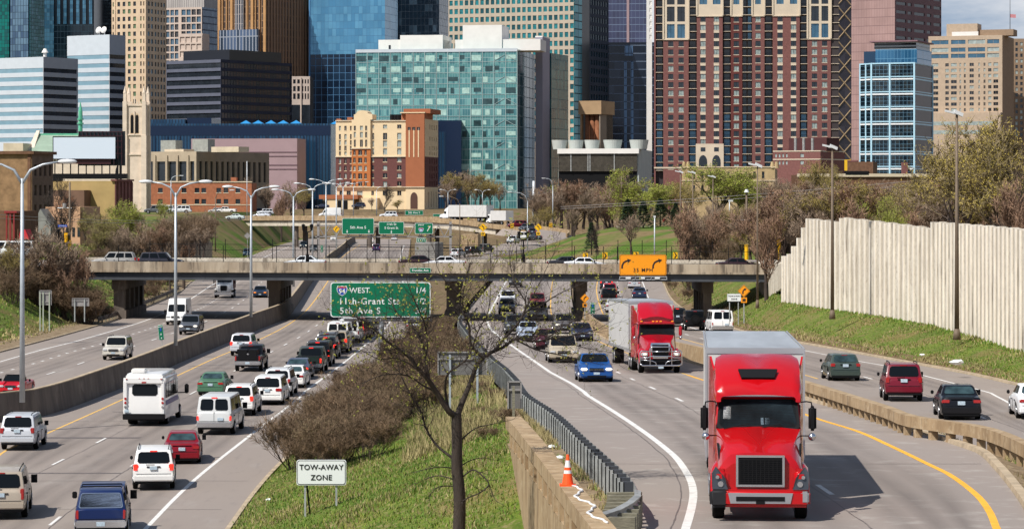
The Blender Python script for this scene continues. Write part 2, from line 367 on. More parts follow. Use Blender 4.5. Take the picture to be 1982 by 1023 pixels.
def right_top(Y):
 e=rl_Oe.X(Y)
 if Y<262: return Vector((max(wall_x(Y)+0.6,e+1.5),Y,3.9))
 t=min(1,(Y-262)/25); return Vector((lerp(wall_x(262)+.6,e+13,t),Y,lerp(3.9,6.3,t)))
def rt_shape(t,Y): return 0.15*math.sin(math.pi*t)
struct(strip('right_embankment',lambda Y: rl_Oe.at(Y),right_top,YS(60,436,1.5,.01),12,m=M_grass,shape=rt_shape))
struct(strip('right_dirt_shoulder',lambda Y: rl_Oe.at(Y,.02,.05),lambda Y: rl_Oe.at(Y).lerp(right_top(Y),0.16)+Vector((0,0,.13)),YS(110,430),2,m=M_dry))
struct(strip('upper_ground',lambda Y: right_top(Y)+Vector((0.3,0,1.8 if Y<262 else 0)),lambda Y: Vector((900,Y,7.5)),YS(60,436),4,m=M_dry))
def rf_e(Y):
 return far_edge(1282,968)(Y)if Y<=606 else Vector((XY(968,606)+(Y-606)*0.30,Y,0))
RO=[(0,0),(3,.3),(8,2.0),(16,4.6),(24,6.0),(40,6.6),(90,7.2),(900,8)]
M_hill=mat_layers('hill_grass',(0.08,0.14,0.02),[((0.20,0.145,0.07),0.06,0.42,0.56),((0.12,0.19,0.02),0.2,0.55,0.7,(1,1,1),.7),((0.10,0.07,0.035),0.5,0.56,0.7)],rough=.95,spec=.1,bump=.8)
emb('hill',rf_e,1,RO,436,1000,M_hill,0.6)
struct(strip('far_median',lambda Y: rl_Ne.at(Y),lambda Y: Vector((rf_e(Y).x,Y,0)),YS(606,1000),3,m=M_dry,bump=.5))
def interp3(t,Y):
 for a,b in zip(t,t[1:]):
  if Y<=b[1]: k=max(0,(Y-a[1])/(b[1]-a[1])); return lerp(a[0],b[0],k),lerp(a[2],b[2],k)
 return t[-1][0],t[-1][2]
c=MB()
def cz(x): return 8.0
cols=[-6000,-600,-300,-90,0,90,300,600,6000]
for a,b in zip(cols,cols[1:]):
 c.quad((a,860,-1),(b,860,-1),(b,905,8),(a,905,8)); c.quad((a,905,8),(b,905,8),(b,12000,8),(a,12000,8))
struct(c.build('city_ground',M_dry))
tr_=[(-76,545,6.3),(-75.5,575,7.6),(-75,610,8.4),(-73,645,9.0),(-72,700,9.0),(-71,790,8.6),(-71,862,8.2)]
struct(strip('upper_lot',lambda Y: Vector((-330,Y,interp3(tr_,Y)[1])),lambda Y: Vector((interp3(tr_,Y)[0],Y,interp3(tr_,Y)[1])),YS(545,862,5),3,m=M_hill))
struct(strip('lot_slope',lambda Y: Vector((interp3(tr_,Y)[0],Y,interp3(tr_,Y)[1])),lambda Y: Vector((rl_L.X(Y)-1.5,Y,.15)),YS(545,862,5),5,m=M_hill,bump=.4))
def kerb(name,rail,dx,w,h,y0,y1,m=M_kerb,dz=0.0):
 v=[]; f=[]; Ys=YS(y0,y1,1.5)
 for Y in Ys:
  p=rail.at(Y,dx,dz); v+=[(p.x,p.y,p.z-.05),(p.x+.03,p.y,p.z+h),(p.x+w,p.y,p.z+h),(p.x+w,p.y,p.z-.05)]
 for j in range(len(Ys)-1):
  for i in range(3): f.append((j*4+i,j*4+i+1,(j+1)*4+i+1,(j+1)*4+i))
 me=bpy.data.meshes.new(name); me.from_pydata(v,[],f); me.materials.append(m); me.update(); return struct(put(name,me))
kerb('kerb',rl_Rk,0,0.28,0.14,45,300); kerb('kerb',rl_Ne,0.0,0.22,0.13,60,420)
kerb('kerb',rl_Oe,0.0,0.2,0.13,60,420); kerb('kerb',rl_L,-0.22,0.22,0.12,60,430)
def line(name,rail,w,y0,y1,m,dz=0.006):
 return struct(strip(name,lambda Y: rail.at(Y,-w/2,dz),lambda Y: rail.at(Y,w/2,dz),YS(y0,y1,1.5,.01),m=m))
line('edge_line',rl_Lw,.17,100,760,M_white); line('edge_line',rl_Nw,.19,90,760,M_white)
line('edge_line',rl_Ny,.15,90,760,M_yellow)
line('edge_line',rl_Rw,.22,50,436,M_white); line('edge_line',rl_Ry,.2,50,160,M_yfresh); line('edge_line',rl_Ry,.14,160,436,M_yellow)
line('edge_line',rl_Ow,.15,70,436,M_white); line('edge_line',rl_Oy,.14,160,436,M_yellow)
def dashes(name,rail,y0,y1,first,per=12.19,ln=3.05,w=.13,m=M_white):
 g=MB(); Y=first
 while Y>y0+per: Y-=per
 while Y<y1:
  for a,b in((Y,Y+ln/2),(Y+ln/2,Y+ln)):
   A,B=rail.at(a,0,.007),rail.at(b,0,.007)
   g.quad(A+Vector((-w/2,0,0)),A+Vector((w/2,0,0)),B+Vector((w/2,0,0)),B+Vector((-w/2,0,0)))
  Y+=per
 return struct(g.build(name,m))
rl_NA=Rail([(113,893),(193,853),(362,765.5),(441,724),(530,678),(553,666),(574,655),(591,645),(640,607),(672,560),(682,543),(702,497),(718,480)],PL)
rl_NB=Rail([(99,1013),(186,945),(259,898),(436,787),(560,707),(648,655),(706,607),(729,543),(739,497),(752,478)],PL)
yA=solve(893+6,PL); yB=solve(945+8,PL)
dashes('lane_dash',rl_NA,90,720,yA); dashes('lane_dash',rl_NB,90,720,yB)
dashes('lane_dash',rl_Ld2,140,640,solve(724,PL),w=.14)
dashes('lane_dash',rl_Ld1,180,460,solve(704,PL),per=3.66,ln=.95,w=.2)
dashes('lane_dash',rl_Dd,50,430,solve(722,PR),w=.15)
dashes('lane_dash',rl_Od,70,430,solve(733,PO),w=.15)
for ra_,rb_,a_,c_ in((rl_Ny,rl_NA,95,700),(rl_NA,rl_NB,95,700),(rl_NB,rl_Nw,95,700),(rl_Rw,rl_Dd,60,430),(rl_Dd,rl_Ry,60,430),(rl_Od,rl_Ow,80,430),(rl_Oy,rl_Od,150,430),(rl_Ld1,rl_Ld2,190,430),(rl_Lw,rl_Ld1,190,430)): wear(ra_,rb_,a_,c_)
t=MB(); rng=random.Random(4)
def tar(ra,rb,Y,w,a=0.0,b=1.0,skew=0.0):
 n=14
 for i in range(n):
  t0=a+(b-a)*i/n; t1=a+(b-a)*(i+1)/n
  p=ra.at(Y).lerp(rb.at(Y),t0); q=ra.at(Y).lerp(rb.at(Y),t1)
  j0=.04*math.sin(i*2.3+Y); j1=.04*math.sin((i+1)*2.3+Y); z=.004
  p.z+=z; q.z+=z
  t.quad(p+Vector((0,j0+skew*t0,0)),q+Vector((0,j1+skew*t1,0)),q+Vector((0,j1+w+skew*t1,0)),p+Vector((0,j0+w+skew*t0,0)))
tar(rl_Mb,rl_Ne,solve(848,PL),.85,.12,.62); tar(rl_Mb,rl_Ne,solve(916,PL),.5,.60,.78); tar(rl_Mb,rl_Ne,solve(797,PL),.35,.2,.7)
tar(rl_Mb,rl_Ne,solve(690,PL),.5,.05,.6); tar(rl_Mb,rl_Ne,solve(713,PL),.45,.1,.7)
for y in(740,770,815,930,985,668,652): tar(rl_Mb,rl_Ne,solve(y,PL),.07,.02,.98)
for Y in(88,104,121,139,158,180): tar(rl_Gr,rl_Rk,Y,.05,.02,.98)
struct(t.build('tar_seal',M_tar))
def crack(rail,y0,y1,dx,w,amp):
 g=MB(); Y=y0; pts=[]
 while Y<y1:
  pts.append(rail.at(Y,dx+amp*noise.noise(Vector((Y*.35,dx,0)))+amp*.5*noise.noise(Vector((Y*1.7,dx,4))),.005)); Y+=0.7
 for p,q in zip(pts,pts[1:]):
  ww=w*(0.6+0.8*abs(noise.noise(Vector((p.y*.9,1,1)))))
  g.quad(p+Vector((-ww/2,0,0)),p+Vector((ww/2,0,0)),q+Vector((ww/2,0,0)),q+Vector((-ww/2,0,0)))
 return g
for(ra,y0,y1,dx,w,amp)in((rl_NA,95,330,.12,.05,.05),(rl_NB,95,330,.12,.07,.10),(rl_Dd,55,230,-.25,.05,.08),(rl_Rw,60,200,-.35,.05,.05),(rl_Od,80,300,.2,.05,.05),(rl_Ld2,150,400,.2,.05,.05),(rl_Ld1,150,400,-.2,.05,.05)):
 struct(crack(ra,y0,y1,dx,w,amp).build('pavement_crack',M_tar))
# ---------------------------------------------------------------- barriers, walls, bridges
M_conc=mat_layers('weathered_concrete',(0.40,0.285,0.165),[((0.28,0.19,0.105),1.2,0.42,0.62,(1,1,.3)),((0.5,0.39,0.25),3,0.52,0.72),((0.16,0.12,0.085),0.6,0.6,0.72,(2,2,.4),.7),((0.12,0.09,0.07),14,0.62,0.75,(1,1,1),.5)],bump=0.25)
M_concdark=mat_layers('stained_concrete',(0.165,0.135,0.11),[((0.11,0.09,0.075),0.9,0.4,0.62,(1,1,.2)),((0.22,0.18,0.145),2,0.55,0.7,(1,.3,.3)),((0.07,0.055,0.05),2.5,0.6,0.72,(1,1,.12),.6)],bump=0.2)
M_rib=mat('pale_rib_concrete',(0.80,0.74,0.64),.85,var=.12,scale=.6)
M_concpale=mat_layers('pale_concrete',(0.60,0.535,0.43),[((0.47,0.41,0.32),0.35,0.4,0.65,(1,1,.12)),((0.30,0.26,0.20),1.3,0.6,0.75,(1,1,.15),.7),((0.72,0.66,0.55),0.8,0.5,0.7,(1,1,.3)),((0.15,0.12,0.09),0.55,0.57,0.66,(1.4,1.4,.45),.8),((0.40,0.34,0.26),4,.5,.7)],bump=0.2)
M_parapet=mat_layers('bridge_concrete',(0.29,0.225,0.155),[((0.42,0.35,0.26),0.5,0.42,0.6,(1,1,.15)),((0.22,0.17,0.12),1.1,0.5,0.7,(1,1,.25)),((0.10,0.08,0.06),1.6,0.53,0.64,(1,1,.08),.85)],bump=0.1)
M_girder=mat('girder_steel',(0.045,0.05,0.058),0.6,var=0.3,scale=.5)
M_steel=mat('galvanised_steel',(0.35,0.355,0.34),0.55,0.3,var=0.35,scale=2.0)
M_steeld=mat('dark_galvanised_steel',(0.33,0.345,0.33),0.6,0.0,var=0.35,scale=1.6)
M_wood=mat('weathered_timber',(0.20,0.185,0.13),0.9,var=0.4,scale=5,stretch=(1,1,6))
M_dark=mat('dark_metal',(0.010,0.010,0.011),0.6,spec=.12)
M_black=mat('black_rubber',(0.012,0.012,0.013),0.75)
def profile_wall(name,fn,ys,sec,m,parent=None):
 v=[]; f=[]; n=len(sec)
 for Y in ys:
  p=fn(Y)
  for dx,dz in sec: v.append((p.x+dx,p.y,p.z+dz))
 for j in range(len(ys)-1):
  for i in range(n-1): f.append((j*n+i,(j+1)*n+i,(j+1)*n+i+1,j*n+i+1))
 f.append(tuple(range(n))); f.append(tuple(len(v)-1-k for k in range(n)))
 me=bpy.data.meshes.new(name); me.from_pydata(v,[],f); me.materials.append(m); me.update(); return put(name,me,parent)
o=profile_wall('median_wall',lambda Y: rl_Mb.at(Y),YS(70,800,3),[(-0.62,-.1),(-0.58,.55),(-0.46,1.62),(-0.20,1.62),(-0.06,.5),(0,.12),(0,-.1)],M_concdark)
tag(o,'tall brown concrete wall running between the southbound and northbound roadways','wall')
cap=profile_wall('wall_cap',lambda Y: rl_Mb.at(Y),YS(70,800,3),[(-0.48,1.60),(-0.48,1.66),(-0.18,1.66),(-0.18,1.60)],M_kerb,o)
o=profile_wall('jersey_barrier',lambda Y: rl_Rk.at(Y,.12),YS(138,330,3),[(0,0),(.05,.35),(.16,1.05),(.42,1.05),(.55,.3),(.6,0)],M_conc)
tag(o,'solid tan concrete barrier curving out of the bridge pier beside the ramp','barrier')
root=empty('concrete_railing',rl_Bt.at(100)); tag(root,'long weathered concrete railing with open posts right of the leading red lorry','railing')
RY=YS(60,140,1.2)
me=profile_wall('rail_beam',lambda Y: rl_Bt.at(Y)-root.location,RY,[(-.34,.46),(-.34,.86),(.02,.86),(.02,.46)],M_conc,root)
Y=62.0
while Y<139:
 p=rl_Bt.at(Y)-root.location; q=rl_Bt.at(Y+.5)-root.location; dd=(q-p); b=MB()
 b.obox(p+Vector((-.28,0,-.35)),(.24,0,0),dd*0.5,(0,0,.84)); b.build('post',M_conc,root); Y+=1.38
root=empty('parapet_wall',Vector((_par.X(80),80,HC-PR(80)))); tag(root,'tan concrete parapet with square openings carrying the traffic cone','parapet')
PYs=YS(45,97,1.0)
def pfn(Y): return Vector((_par.X(Y),Y,HC-PR(Y)))-root.location
profile_wall('coping',pfn,PYs,[(-.28,.55),(-.28,.95),(.24,.95),(.24,.55)],M_conc,root)
profile_wall('wall_base',pfn,PYs,[(-.22,-3.6),(-.22,.04),(.2,.04),(.2,-3.6)],M_conc,root)
Y=46.0; k=0
while Y<96.5:
 p=pfn(Y); b=MB(); L=0.55 if k%3 else 0.85
 q=pfn(Y+L)-p; b.obox(p+Vector((-.25,0,.04)),(.36,0,0),q,(0,0,.52)); b.build('baluster',M_conc,root); Y+=2.2; k+=1
b=MB(); p=pfn(69.2); b.obox(p+Vector((-.34,0,-3.6)),(.64,0,0),(-.0,1.2,0),(0,0,4.62));
root=empty('guardrail',rl_Gr.at(100)); tag(root,'galvanised steel guardrail with close-set posts curving along the ramp edge','guardrail')
def gfn(Y): return rl_Gr.at(Y)-root.location
GY=YS(69.5,330,1.0,.008)
profile_wall('rail_beam',gfn,GY,[(.10,.42),(.17,.46),(.12,.56),(.10,.60),(.17,.66),(.12,.76),(.09,.79),(.09,.42)],M_steel,root)
Y=72.5; gs=[]
n=0; stuffp=MB()
while Y<300:
 p=gfn(Y); q=gfn(Y+.4)-p; q.normalize()
 b=MB()if n<100 else stuffp
 b.obox(p+Vector((-.28,0,-.25)),(.14,0,0),q*.03,(0,0,1.05)); b.obox(p+Vector((-.17,0,.40)),(.26,0,0),q*.16,(0,0,.40),1); b.obox(p+Vector((-.29,0,-.25)),(.04,0,0),q*.17,(0,0,1.05))
 if n<100: b.build('post',[M_steeld,M_girder],root)
 n+=1; Y+=1.22 if Y<160 else 1.9
o=stuffp.build('post',[M_steeld,M_girder],root); o['kind']='stuff'
Y=65.2
while Y<72.3:
 p=gfn(Y); b=MB(); b.obox(p+Vector((-.75+.02*(Y-65),0,-.1)),(.85,0,0),(.04,.16,0),(0,0,.72)); b.build('timber_block',M_wood,root); Y+=0.9
b=MB(); pts=[gfn(70.5)+Vector((.14,0,.6)),gfn(69)+Vector((.12,0,.6)),gfn(67.5)+Vector((-.05,0,.58)),gfn(66.2)+Vector((-.30,0,.55)),gfn(65.2)+Vector((-.62,0,.53))]
for a,c2 in zip(pts,pts[1:]):
 b.quad(a+Vector((0,0,-.19)),c2+Vector((0,0,-.19)),c2+Vector((.06,0,-.06)),a+Vector((.06,0,-.06))); b.quad(a+Vector((.06,0,-.06)),c2+Vector((.06,0,-.06)),c2+Vector((0,0,.03)),a+Vector((0,0,.03)))
 b.quad(a+Vector((0,0,.03)),c2+Vector((0,0,.03)),c2+Vector((.06,0,.16)),a+Vector((.06,0,.16))); b.quad(a+Vector((.06,0,.16)),c2+Vector((.06,0,.16)),c2+Vector((-.1,0,.19)),a+Vector((-.1,0,.19)))
b.build('rail_end',M_steel,root)
root=empty('guardrail',rl_L.at(310)); tag(root,'rusty guardrail curving past the leftmost bridge pier below the slope','guardrail')
GL=Rail([(230,628),(254,604),(305,584),(348,563),(352,558)],PL)
profile_wall('rail_beam',lambda Y: rl_L.at(Y,-.3)-root.location,YS(285,385,2),[(0,.35),(.07,.45),(0,.55),(.07,.65),(0,.78),(-.03,.78),(-.03,.35)],M_concdark,root)
Y=286
while Y<385:
 p=rl_L.at(Y,-.3)-root.location; b=MB(); b.box(p.x-.2,p.y,p.z-.3,p.x-.03,p.y+.15,p.z+.75); b.build('post',M_wood,root); Y+=2.5
root=empty('noise_wall',WP[3]); tag(root,'tall pale ribbed concrete noise wall on top of the grassy slope','wall')
def wpt(Y,z=0): return Vector((wall_x(Y),Y,z))
def y_of_px(px):
 lo,hi=120,330
 for _ in range(40):
  m=(lo+hi)/2
  if CX+F*wall_x(m)/m>px: lo=m
  else: hi=m
 return lo
def ztop(px,py): Y=y_of_px(px); return HC-(py-Y0)/F*Y
secs=[(2110,1803,ztop(1980,447),ztop(1804,430)),(1803,1626,ztop(1795,442),ztop(1627,421)),(1626,1561,ztop(1609,429),ztop(1562,423)),(1561,1552,ztop(1556,440),)*1,(1552,1543),(1543,1533),(1533,1524),(1524,1514)]
steps={3: ztop(1556,440),4: ztop(1547,460),5: ztop(1538,477),6: ztop(1528,491),7: ztop(1519,496)}
for k,sct in enumerate(secs):
 Ya=138 if k==0 else y_of_px(sct[0]); Yb=y_of_px(sct[1])
 za=sct[2]if k<3 else steps[k]; zb=sct[3]if k<3 else steps[k]
 b=MB(); n=max(1,round((Yb-Ya)/1.55));
 for i in range(n):
  a0=Ya+(Yb-Ya)*i/n; a1=Ya+(Yb-Ya)*(i+1)/n; z=lerp(za,zb,(i+.5)/n)+0.05*((i*7)%3-1)
  p,q=wpt(a0),wpt(a1); dv=(q-p); nn=Vector((-dv.y,dv.x,0)).normalized()
  b.obox(Vector((p.x,p.y,2.6)),dv*0.80,nn*-.3,(0,0,z-2.6),0)
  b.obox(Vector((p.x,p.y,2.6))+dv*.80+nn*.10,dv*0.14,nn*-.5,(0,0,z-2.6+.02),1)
 for vv in range(len(b.v)): b.v[vv]=tuple(Vector(b.v[vv])-root.location)
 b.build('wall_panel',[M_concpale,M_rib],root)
# ---------------------------------------------------------------- Franklin bridge
def bz(x):
 t=(x-150)/(1500-150); return 299-17*t
root=empty('road_bridge',(0,290,0)); tag(root,'concrete road bridge with dark girders crossing the whole motorway','bridge')
def brp(x,y,off=0.0): Y=bz(x); p=P(x,y,Y); p.y+=off; return p-root.location
def beam_between(xa,xb,ya0,ya1,yb0,yb1,off,th,m,name,seg=8):
 b=MB()
 for i in range(seg):
  t0,t1=i/seg,(i+1)/seg
  x0,x1=lerp(xa,xb,t0),lerp(xa,xb,t1)
  a,a2=brp(x0,lerp(ya0,yb0,t0),off),brp(x1,lerp(ya0,yb0,t1),off)
  c,c2=brp(x0,lerp(ya1,yb1,t0),off),brp(x1,lerp(ya1,yb1,t1),off)
  gap=(a2-a)*0.004
  D=Vector((0,th,0)); b.prism([a,c,c2-gap,a2-gap],D)
 return b.build(name,m,root)
beam_between(100,1485,505.3,521,511.8,527,0,.35,M_parapet,'parapet',14)
beam_between(100,1485,521,525.8,527,531,-.12,.6,M_parapet,'deck_edge',14)
beam_between(100,1485,525.8,541,531,545.5,.25,.5,M_girder,'girder',14)
for k in range(1,6): beam_between(100,1485,526,540,532,544,.25+k*3.2,.4,M_girder,'girder',1)
beam_between(100,1485,526.5,530,532.5,536,.5,19.0,M_concdark,'deck',1)
b=MB()
for i in range(12):
 x0,x1=lerp(100,1485,i/12),lerp(100,1485,(i+1)/12)
 for_=[(x0,0),(x1,0)]
 A,B=brp(x0,505.3,19.3),brp(x1,lerp(505.3,511.8,(i+1)/12),19.3); A.z=brp(x0,lerp(505.3,511.8,i/12)).z; B.z=brp(x1,lerp(505.3,511.8,(i+1)/12)).z
 b.prism([A,A-Vector((0,0,.95)),B-Vector((0,0,.95)),B],(0,.3,0))
b.build('parapet',M_concpale,root)
def fence(off,xs,htop,name,lab):
 fr=empty(name,(0,290,0)); tag(fr,lab,'fence','fences on the road bridge')
 tops=[]
 for x in xs:
  base=brp(x,lerp(505.3,511.8,(x-100)/1385)); base.y+=off
  b=MB(); b.box(base.x-.035,base.y-.035,base.z-.1,base.x+.035,base.y+.035,base.z+htop); b.build('post',M_dark,fr); tops.append(base)
 b=MB()
 for zz in(0.06,htop*.72):
  b.tube([p+Vector((0,0,zz))for p in tops],.022,4)
 b.build('rail',M_dark,fr)
 b=MB(); p,q=tops[0],tops[-1]; n=int((q.x-p.x)/.34)
 for i in range(n):
  t=i/n; a=p.lerp(q,t)
  b.tube([a+Vector((0,0,.06)),a+Vector((htop*.5,0,htop*.72))],.004,3,cap=False); b.tube([a+Vector((htop*.5,0,.06)),a+Vector((0,0,htop*.72))],.004,3,cap=False)
 b.build('chain_link',M_dark,fr)
fence(.1,[229,331,381,432,535,586,637,677,727,777,830,890,950,1000,1056,1112,1168,1195,1300,1355,1410,1465],1.75,'chain_link_fence','black chain link fence on the near parapet of the bridge')
fence(19.3,[245,297,348,400,449,497,544,590,649,692,737,782,840,900,960,1010,1061,1115,1165,1210,1260,1310,1357,1405],2.1,'chain_link_fence','black chain link fence on the far parapet of the bridge')
def pier(xa,xb,y_base,Y,w=1.1,L=17,lab='',name='bridge_pier',cap_l=True):
 X0,X1=XY(xa,Y),XY(xb,Y); zt=4.25
 r=root; b=MB()
 b.box(X0-.15,Y-290,3.1,X1+.15,Y-290+L,zt)
 b.build('pier_cap',M_conc if False else M_concdark,r)
 b=MB(); b.box(X0,Y-290+.3,-.3,X1,Y-290+1.5,3.1); b.build('pier_column',M_concdark,r)
 for k in range(1,5):
  b=MB(); b.box(X0,Y-290+.3+k*L/4.6,-.3,X1,Y-290+1.5+k*L/4.6,3.1); b.build('pier_column',M_concdark,r)
 b=MB(); b.box(X0-.2,Y-290+.1,-.3,X1+.2,Y-290+L-.1,.9); b.build('pier_base',M_concdark,r)
pier(219,240,615,300); pier(519,541,590,301); pier(864,888,620,296); pier(1116,1134,600,292); pier(1362,1378,600,288)
b=MB(); p=brp(1485,512); q=P(1519,496,268)-root.location
b.prism([(p.x,p.y+1,p.z-.2),(p.x,p.y+1,-1),(q.x,q.y,-1),(q.x,q.y,q.z-.6)],(0.5,18,0)); b.build('wing_wall',M_concpale,root)
b=MB(); q0=brp(100,512); b.box(-62,7,-1,-50.5,28,5.2); b.build('abutment',M_concdark,root)
b=MB(); b.box(XY(1500,283),285-290,-1,XY(1500,283)+16,305-290,5.2); b.build('abutment',M_concdark,root)
for x0,x1 in((-420,-46.5),(25.5,420)):
 g=MB(); g.quad((x0,286,5.95),(x1,286,5.95),(x1,312,5.95),(x0,312,5.95));
 struct(g.build('avenue',M_road))
# ---------------------------------------------------------------- loop ramp bridge beyond
CL=[(905,497,606),(960,483,650),(1015,471,668),(1050,462,672),(1060,453,680),(1038,446.5,686),(985,440,691),(900,430,702),(800,426,714),(640,424,726),(480,424,738),(440,424,741)]
cl=[]
for x,y,Y in CL: cl.append(P(x,y,Y))
def smooth_line(p,n=6):
 o=[]
 for i in range(len(p)-1):
  a,b,c_,d_=p[max(i-1,0)],p[i],p[i+1],p[min(i+2,len(p)-1)]
  for k in range(n):
   t=k/n; o.append(0.5*((2*b)+(c_-a)*t+(2*a-5*b+4*c_-d_)*t*t+(3*b-a-3*c_+d_)*t**3))
 o.append(p[-1]); return o
cls=smooth_line(cl)
def sweep(name,line,sec,m,parent=None):
 v=[]; f=[]; n=len(sec)
 for i,p in enumerate(line):
  t=(line[min(i+1,len(line)-1)]-line[max(i-1,0)]); t.z=0; t.normalize(); nn=Vector((t.y,-t.x,0))
  for dx,dz in sec: q=p+nn*dx; v.append((q.x,q.y,q.z+dz))
 for j in range(len(line)-1):
  for i in range(n-1): f.append((j*n+i,(j+1)*n+i,(j+1)*n+i+1,j*n+i+1))
 f.append(tuple(range(n))); f.append(tuple(len(v)-1-k for k in range(n)))
 me=bpy.data.meshes.new(name); me.from_pydata(v,[],f); me.materials.append(m); me.update(); return put(name,me,parent)
for i in range(1,len(cls)):
 pass
W2=5.0
root=empty('ramp_bridge',(0,0,0)); tag(root,'curved concrete ramp bridge sweeping behind the green overhead signs','bridge')
k0=36
sweep('deck',cls[k0-2:],[(-W2,0),(-W2,-.45),(W2,-.45),(W2,0),(-W2,0.0)],M_road,root)
for side in(-1,1):
 a=W2*side; sweep('parapet',cls[k0-16 if side>0 else k0-16:],[(a-.15,-.3),(a-.15,.85),(a+.15,.85),(a+.15,-.3),(a-.15,-.3)],M_conc,root)
for a in(-4.4,-1.5,1.5,4.4): sweep('girder',cls[k0:],[(a-.25,-.45),(a-.25,-1.7),(a+.25,-1.7),(a+.25,-.45)],M_concpale if abs(a)>4 else M_concdark,root)
for i in(40,46,51,56,61):
 if i<len(cls):
  p=cls[i]
  for dx in(-3,3): b=MB(); b.cyl((p.x+dx*.3,p.y+dx,-1),.6,p.z-.5,10); b.build('pier_column',M_concdark,root)
rr=struct(sweep('loop_road',cls[:k0],[(-W2,.02),(W2,.02),(W2+3,-1.6),(-W2-3,-1.6),(-W2,.02)],M_road))
# ---------------------------------------------------------------- buildings
ZB=8.0
def grid_mat(name,glass,line,cw,ch,lw=.12,lh=.12,glass2=None,spand=None,sfrac=0.0,rough=.12,metal=.25,off=(0,0),mixlo=.45,mixhi=.55,wob=0.0,line_rough=.6):
 """curtain wall: random panes, mullion lines, optional spandrel bands (u = x+y, v = z of the building's own frame)"""
 m=bpy.data.materials.new(name); m.use_nodes=True; nt=m.node_tree; b=nt.nodes['Principled BSDF']; L=nt.links.new
 def math_(op,a,c=None):
  n=N(nt,'ShaderNodeMath',operation=op)
  for i,v in enumerate((a,c)):
   if v is None: continue
   if isinstance(v,(int,float)): n.inputs[i].default_value=v
   else: L(v,n.inputs[i])
  return n.outputs[0]
 tc=N(nt,'ShaderNodeTexCoord'); sp=N(nt,'ShaderNodeSeparateXYZ'); L(tc.outputs['Object'],sp.inputs[0])
 u=math_('DIVIDE',math_('ADD',math_('ADD',sp.outputs[0],sp.outputs[1]),off[0]+1000*cw),cw); v=math_('DIVIDE',math_('ADD',sp.outputs[2],off[1]+100*ch),ch)
 fu,fv=math_('FRACT',u),math_('FRACT',v)
 cu,cv=math_('FLOOR',u),math_('FLOOR',v)
 cb=N(nt,'ShaderNodeCombineXYZ'); L(cu,cb.inputs[0]); L(cv,cb.inputs[1])
 wn=N(nt,'ShaderNodeTexWhiteNoise',noise_dimensions='2D'); L(cb.outputs[0],wn.inputs[0])
 mr=N(nt,'ShaderNodeMapRange'); mr.inputs[1].default_value=mixlo; mr.inputs[2].default_value=mixhi; L(wn.outputs[0],mr.inputs[0])
 def mix(f,a,c):
  n=N(nt,'ShaderNodeMix',data_type='RGBA'); L(f,n.inputs[0])
  for i,q in((6,a),(7,c)):
   if isinstance(q,tuple): n.inputs[i].default_value=(*q,1)
   else: L(q,n.inputs[i])
  return n.outputs[2]
 col=mix(mr.outputs[0],glass,glass2 or tuple(g*0.8 for g in glass))
 nn=N(nt,'ShaderNodeTexNoise'); nn.inputs['Scale'].default_value=0.06; nn.inputs['Detail'].default_value=4; L(tc.outputs['Object'],nn.inputs['Vector'])
 br=N(nt,'ShaderNodeMapRange'); br.inputs[1].default_value=.3; br.inputs[2].default_value=.7; br.inputs[3].default_value=.8; br.inputs[4].default_value=1.15; L(nn.outputs[0],br.inputs[0])
 if spand: col=mix(math_('LESS_THAN',fv,sfrac),col,spand)
 hv=N(nt,'ShaderNodeVectorMath',operation='SCALE'); L(col,hv.inputs[0]); L(br.outputs[0],hv.inputs[3]); col=hv.outputs[0]
 ln=math_('MAXIMUM',math_('LESS_THAN',fu,lw/cw),math_('LESS_THAN',fv,lh/ch))
 col=mix(ln,col,line)
 L(col,b.inputs['Base Color']); b.inputs['Metallic'].default_value=metal
 mr2=N(nt,'ShaderNodeMapRange'); mr2.inputs[3].default_value=rough; mr2.inputs[4].default_value=line_rough; L(ln,mr2.inputs[0]); L(mr2.outputs[0],b.inputs['Roughness'])
 if wob:
  n2=N(nt,'ShaderNodeTexNoise'); n2.inputs['Scale'].default_value=.35; L(tc.outputs['Object'],n2.inputs['Vector'])
  bp=N(nt,'ShaderNodeBump'); bp.inputs['Strength'].default_value=wob; bp.inputs['Distance'].default_value=.3; L(n2.outputs[0],bp.inputs['Height']); L(bp.outputs[0],b.inputs['Normal'])
 _mats[name]=m; return m
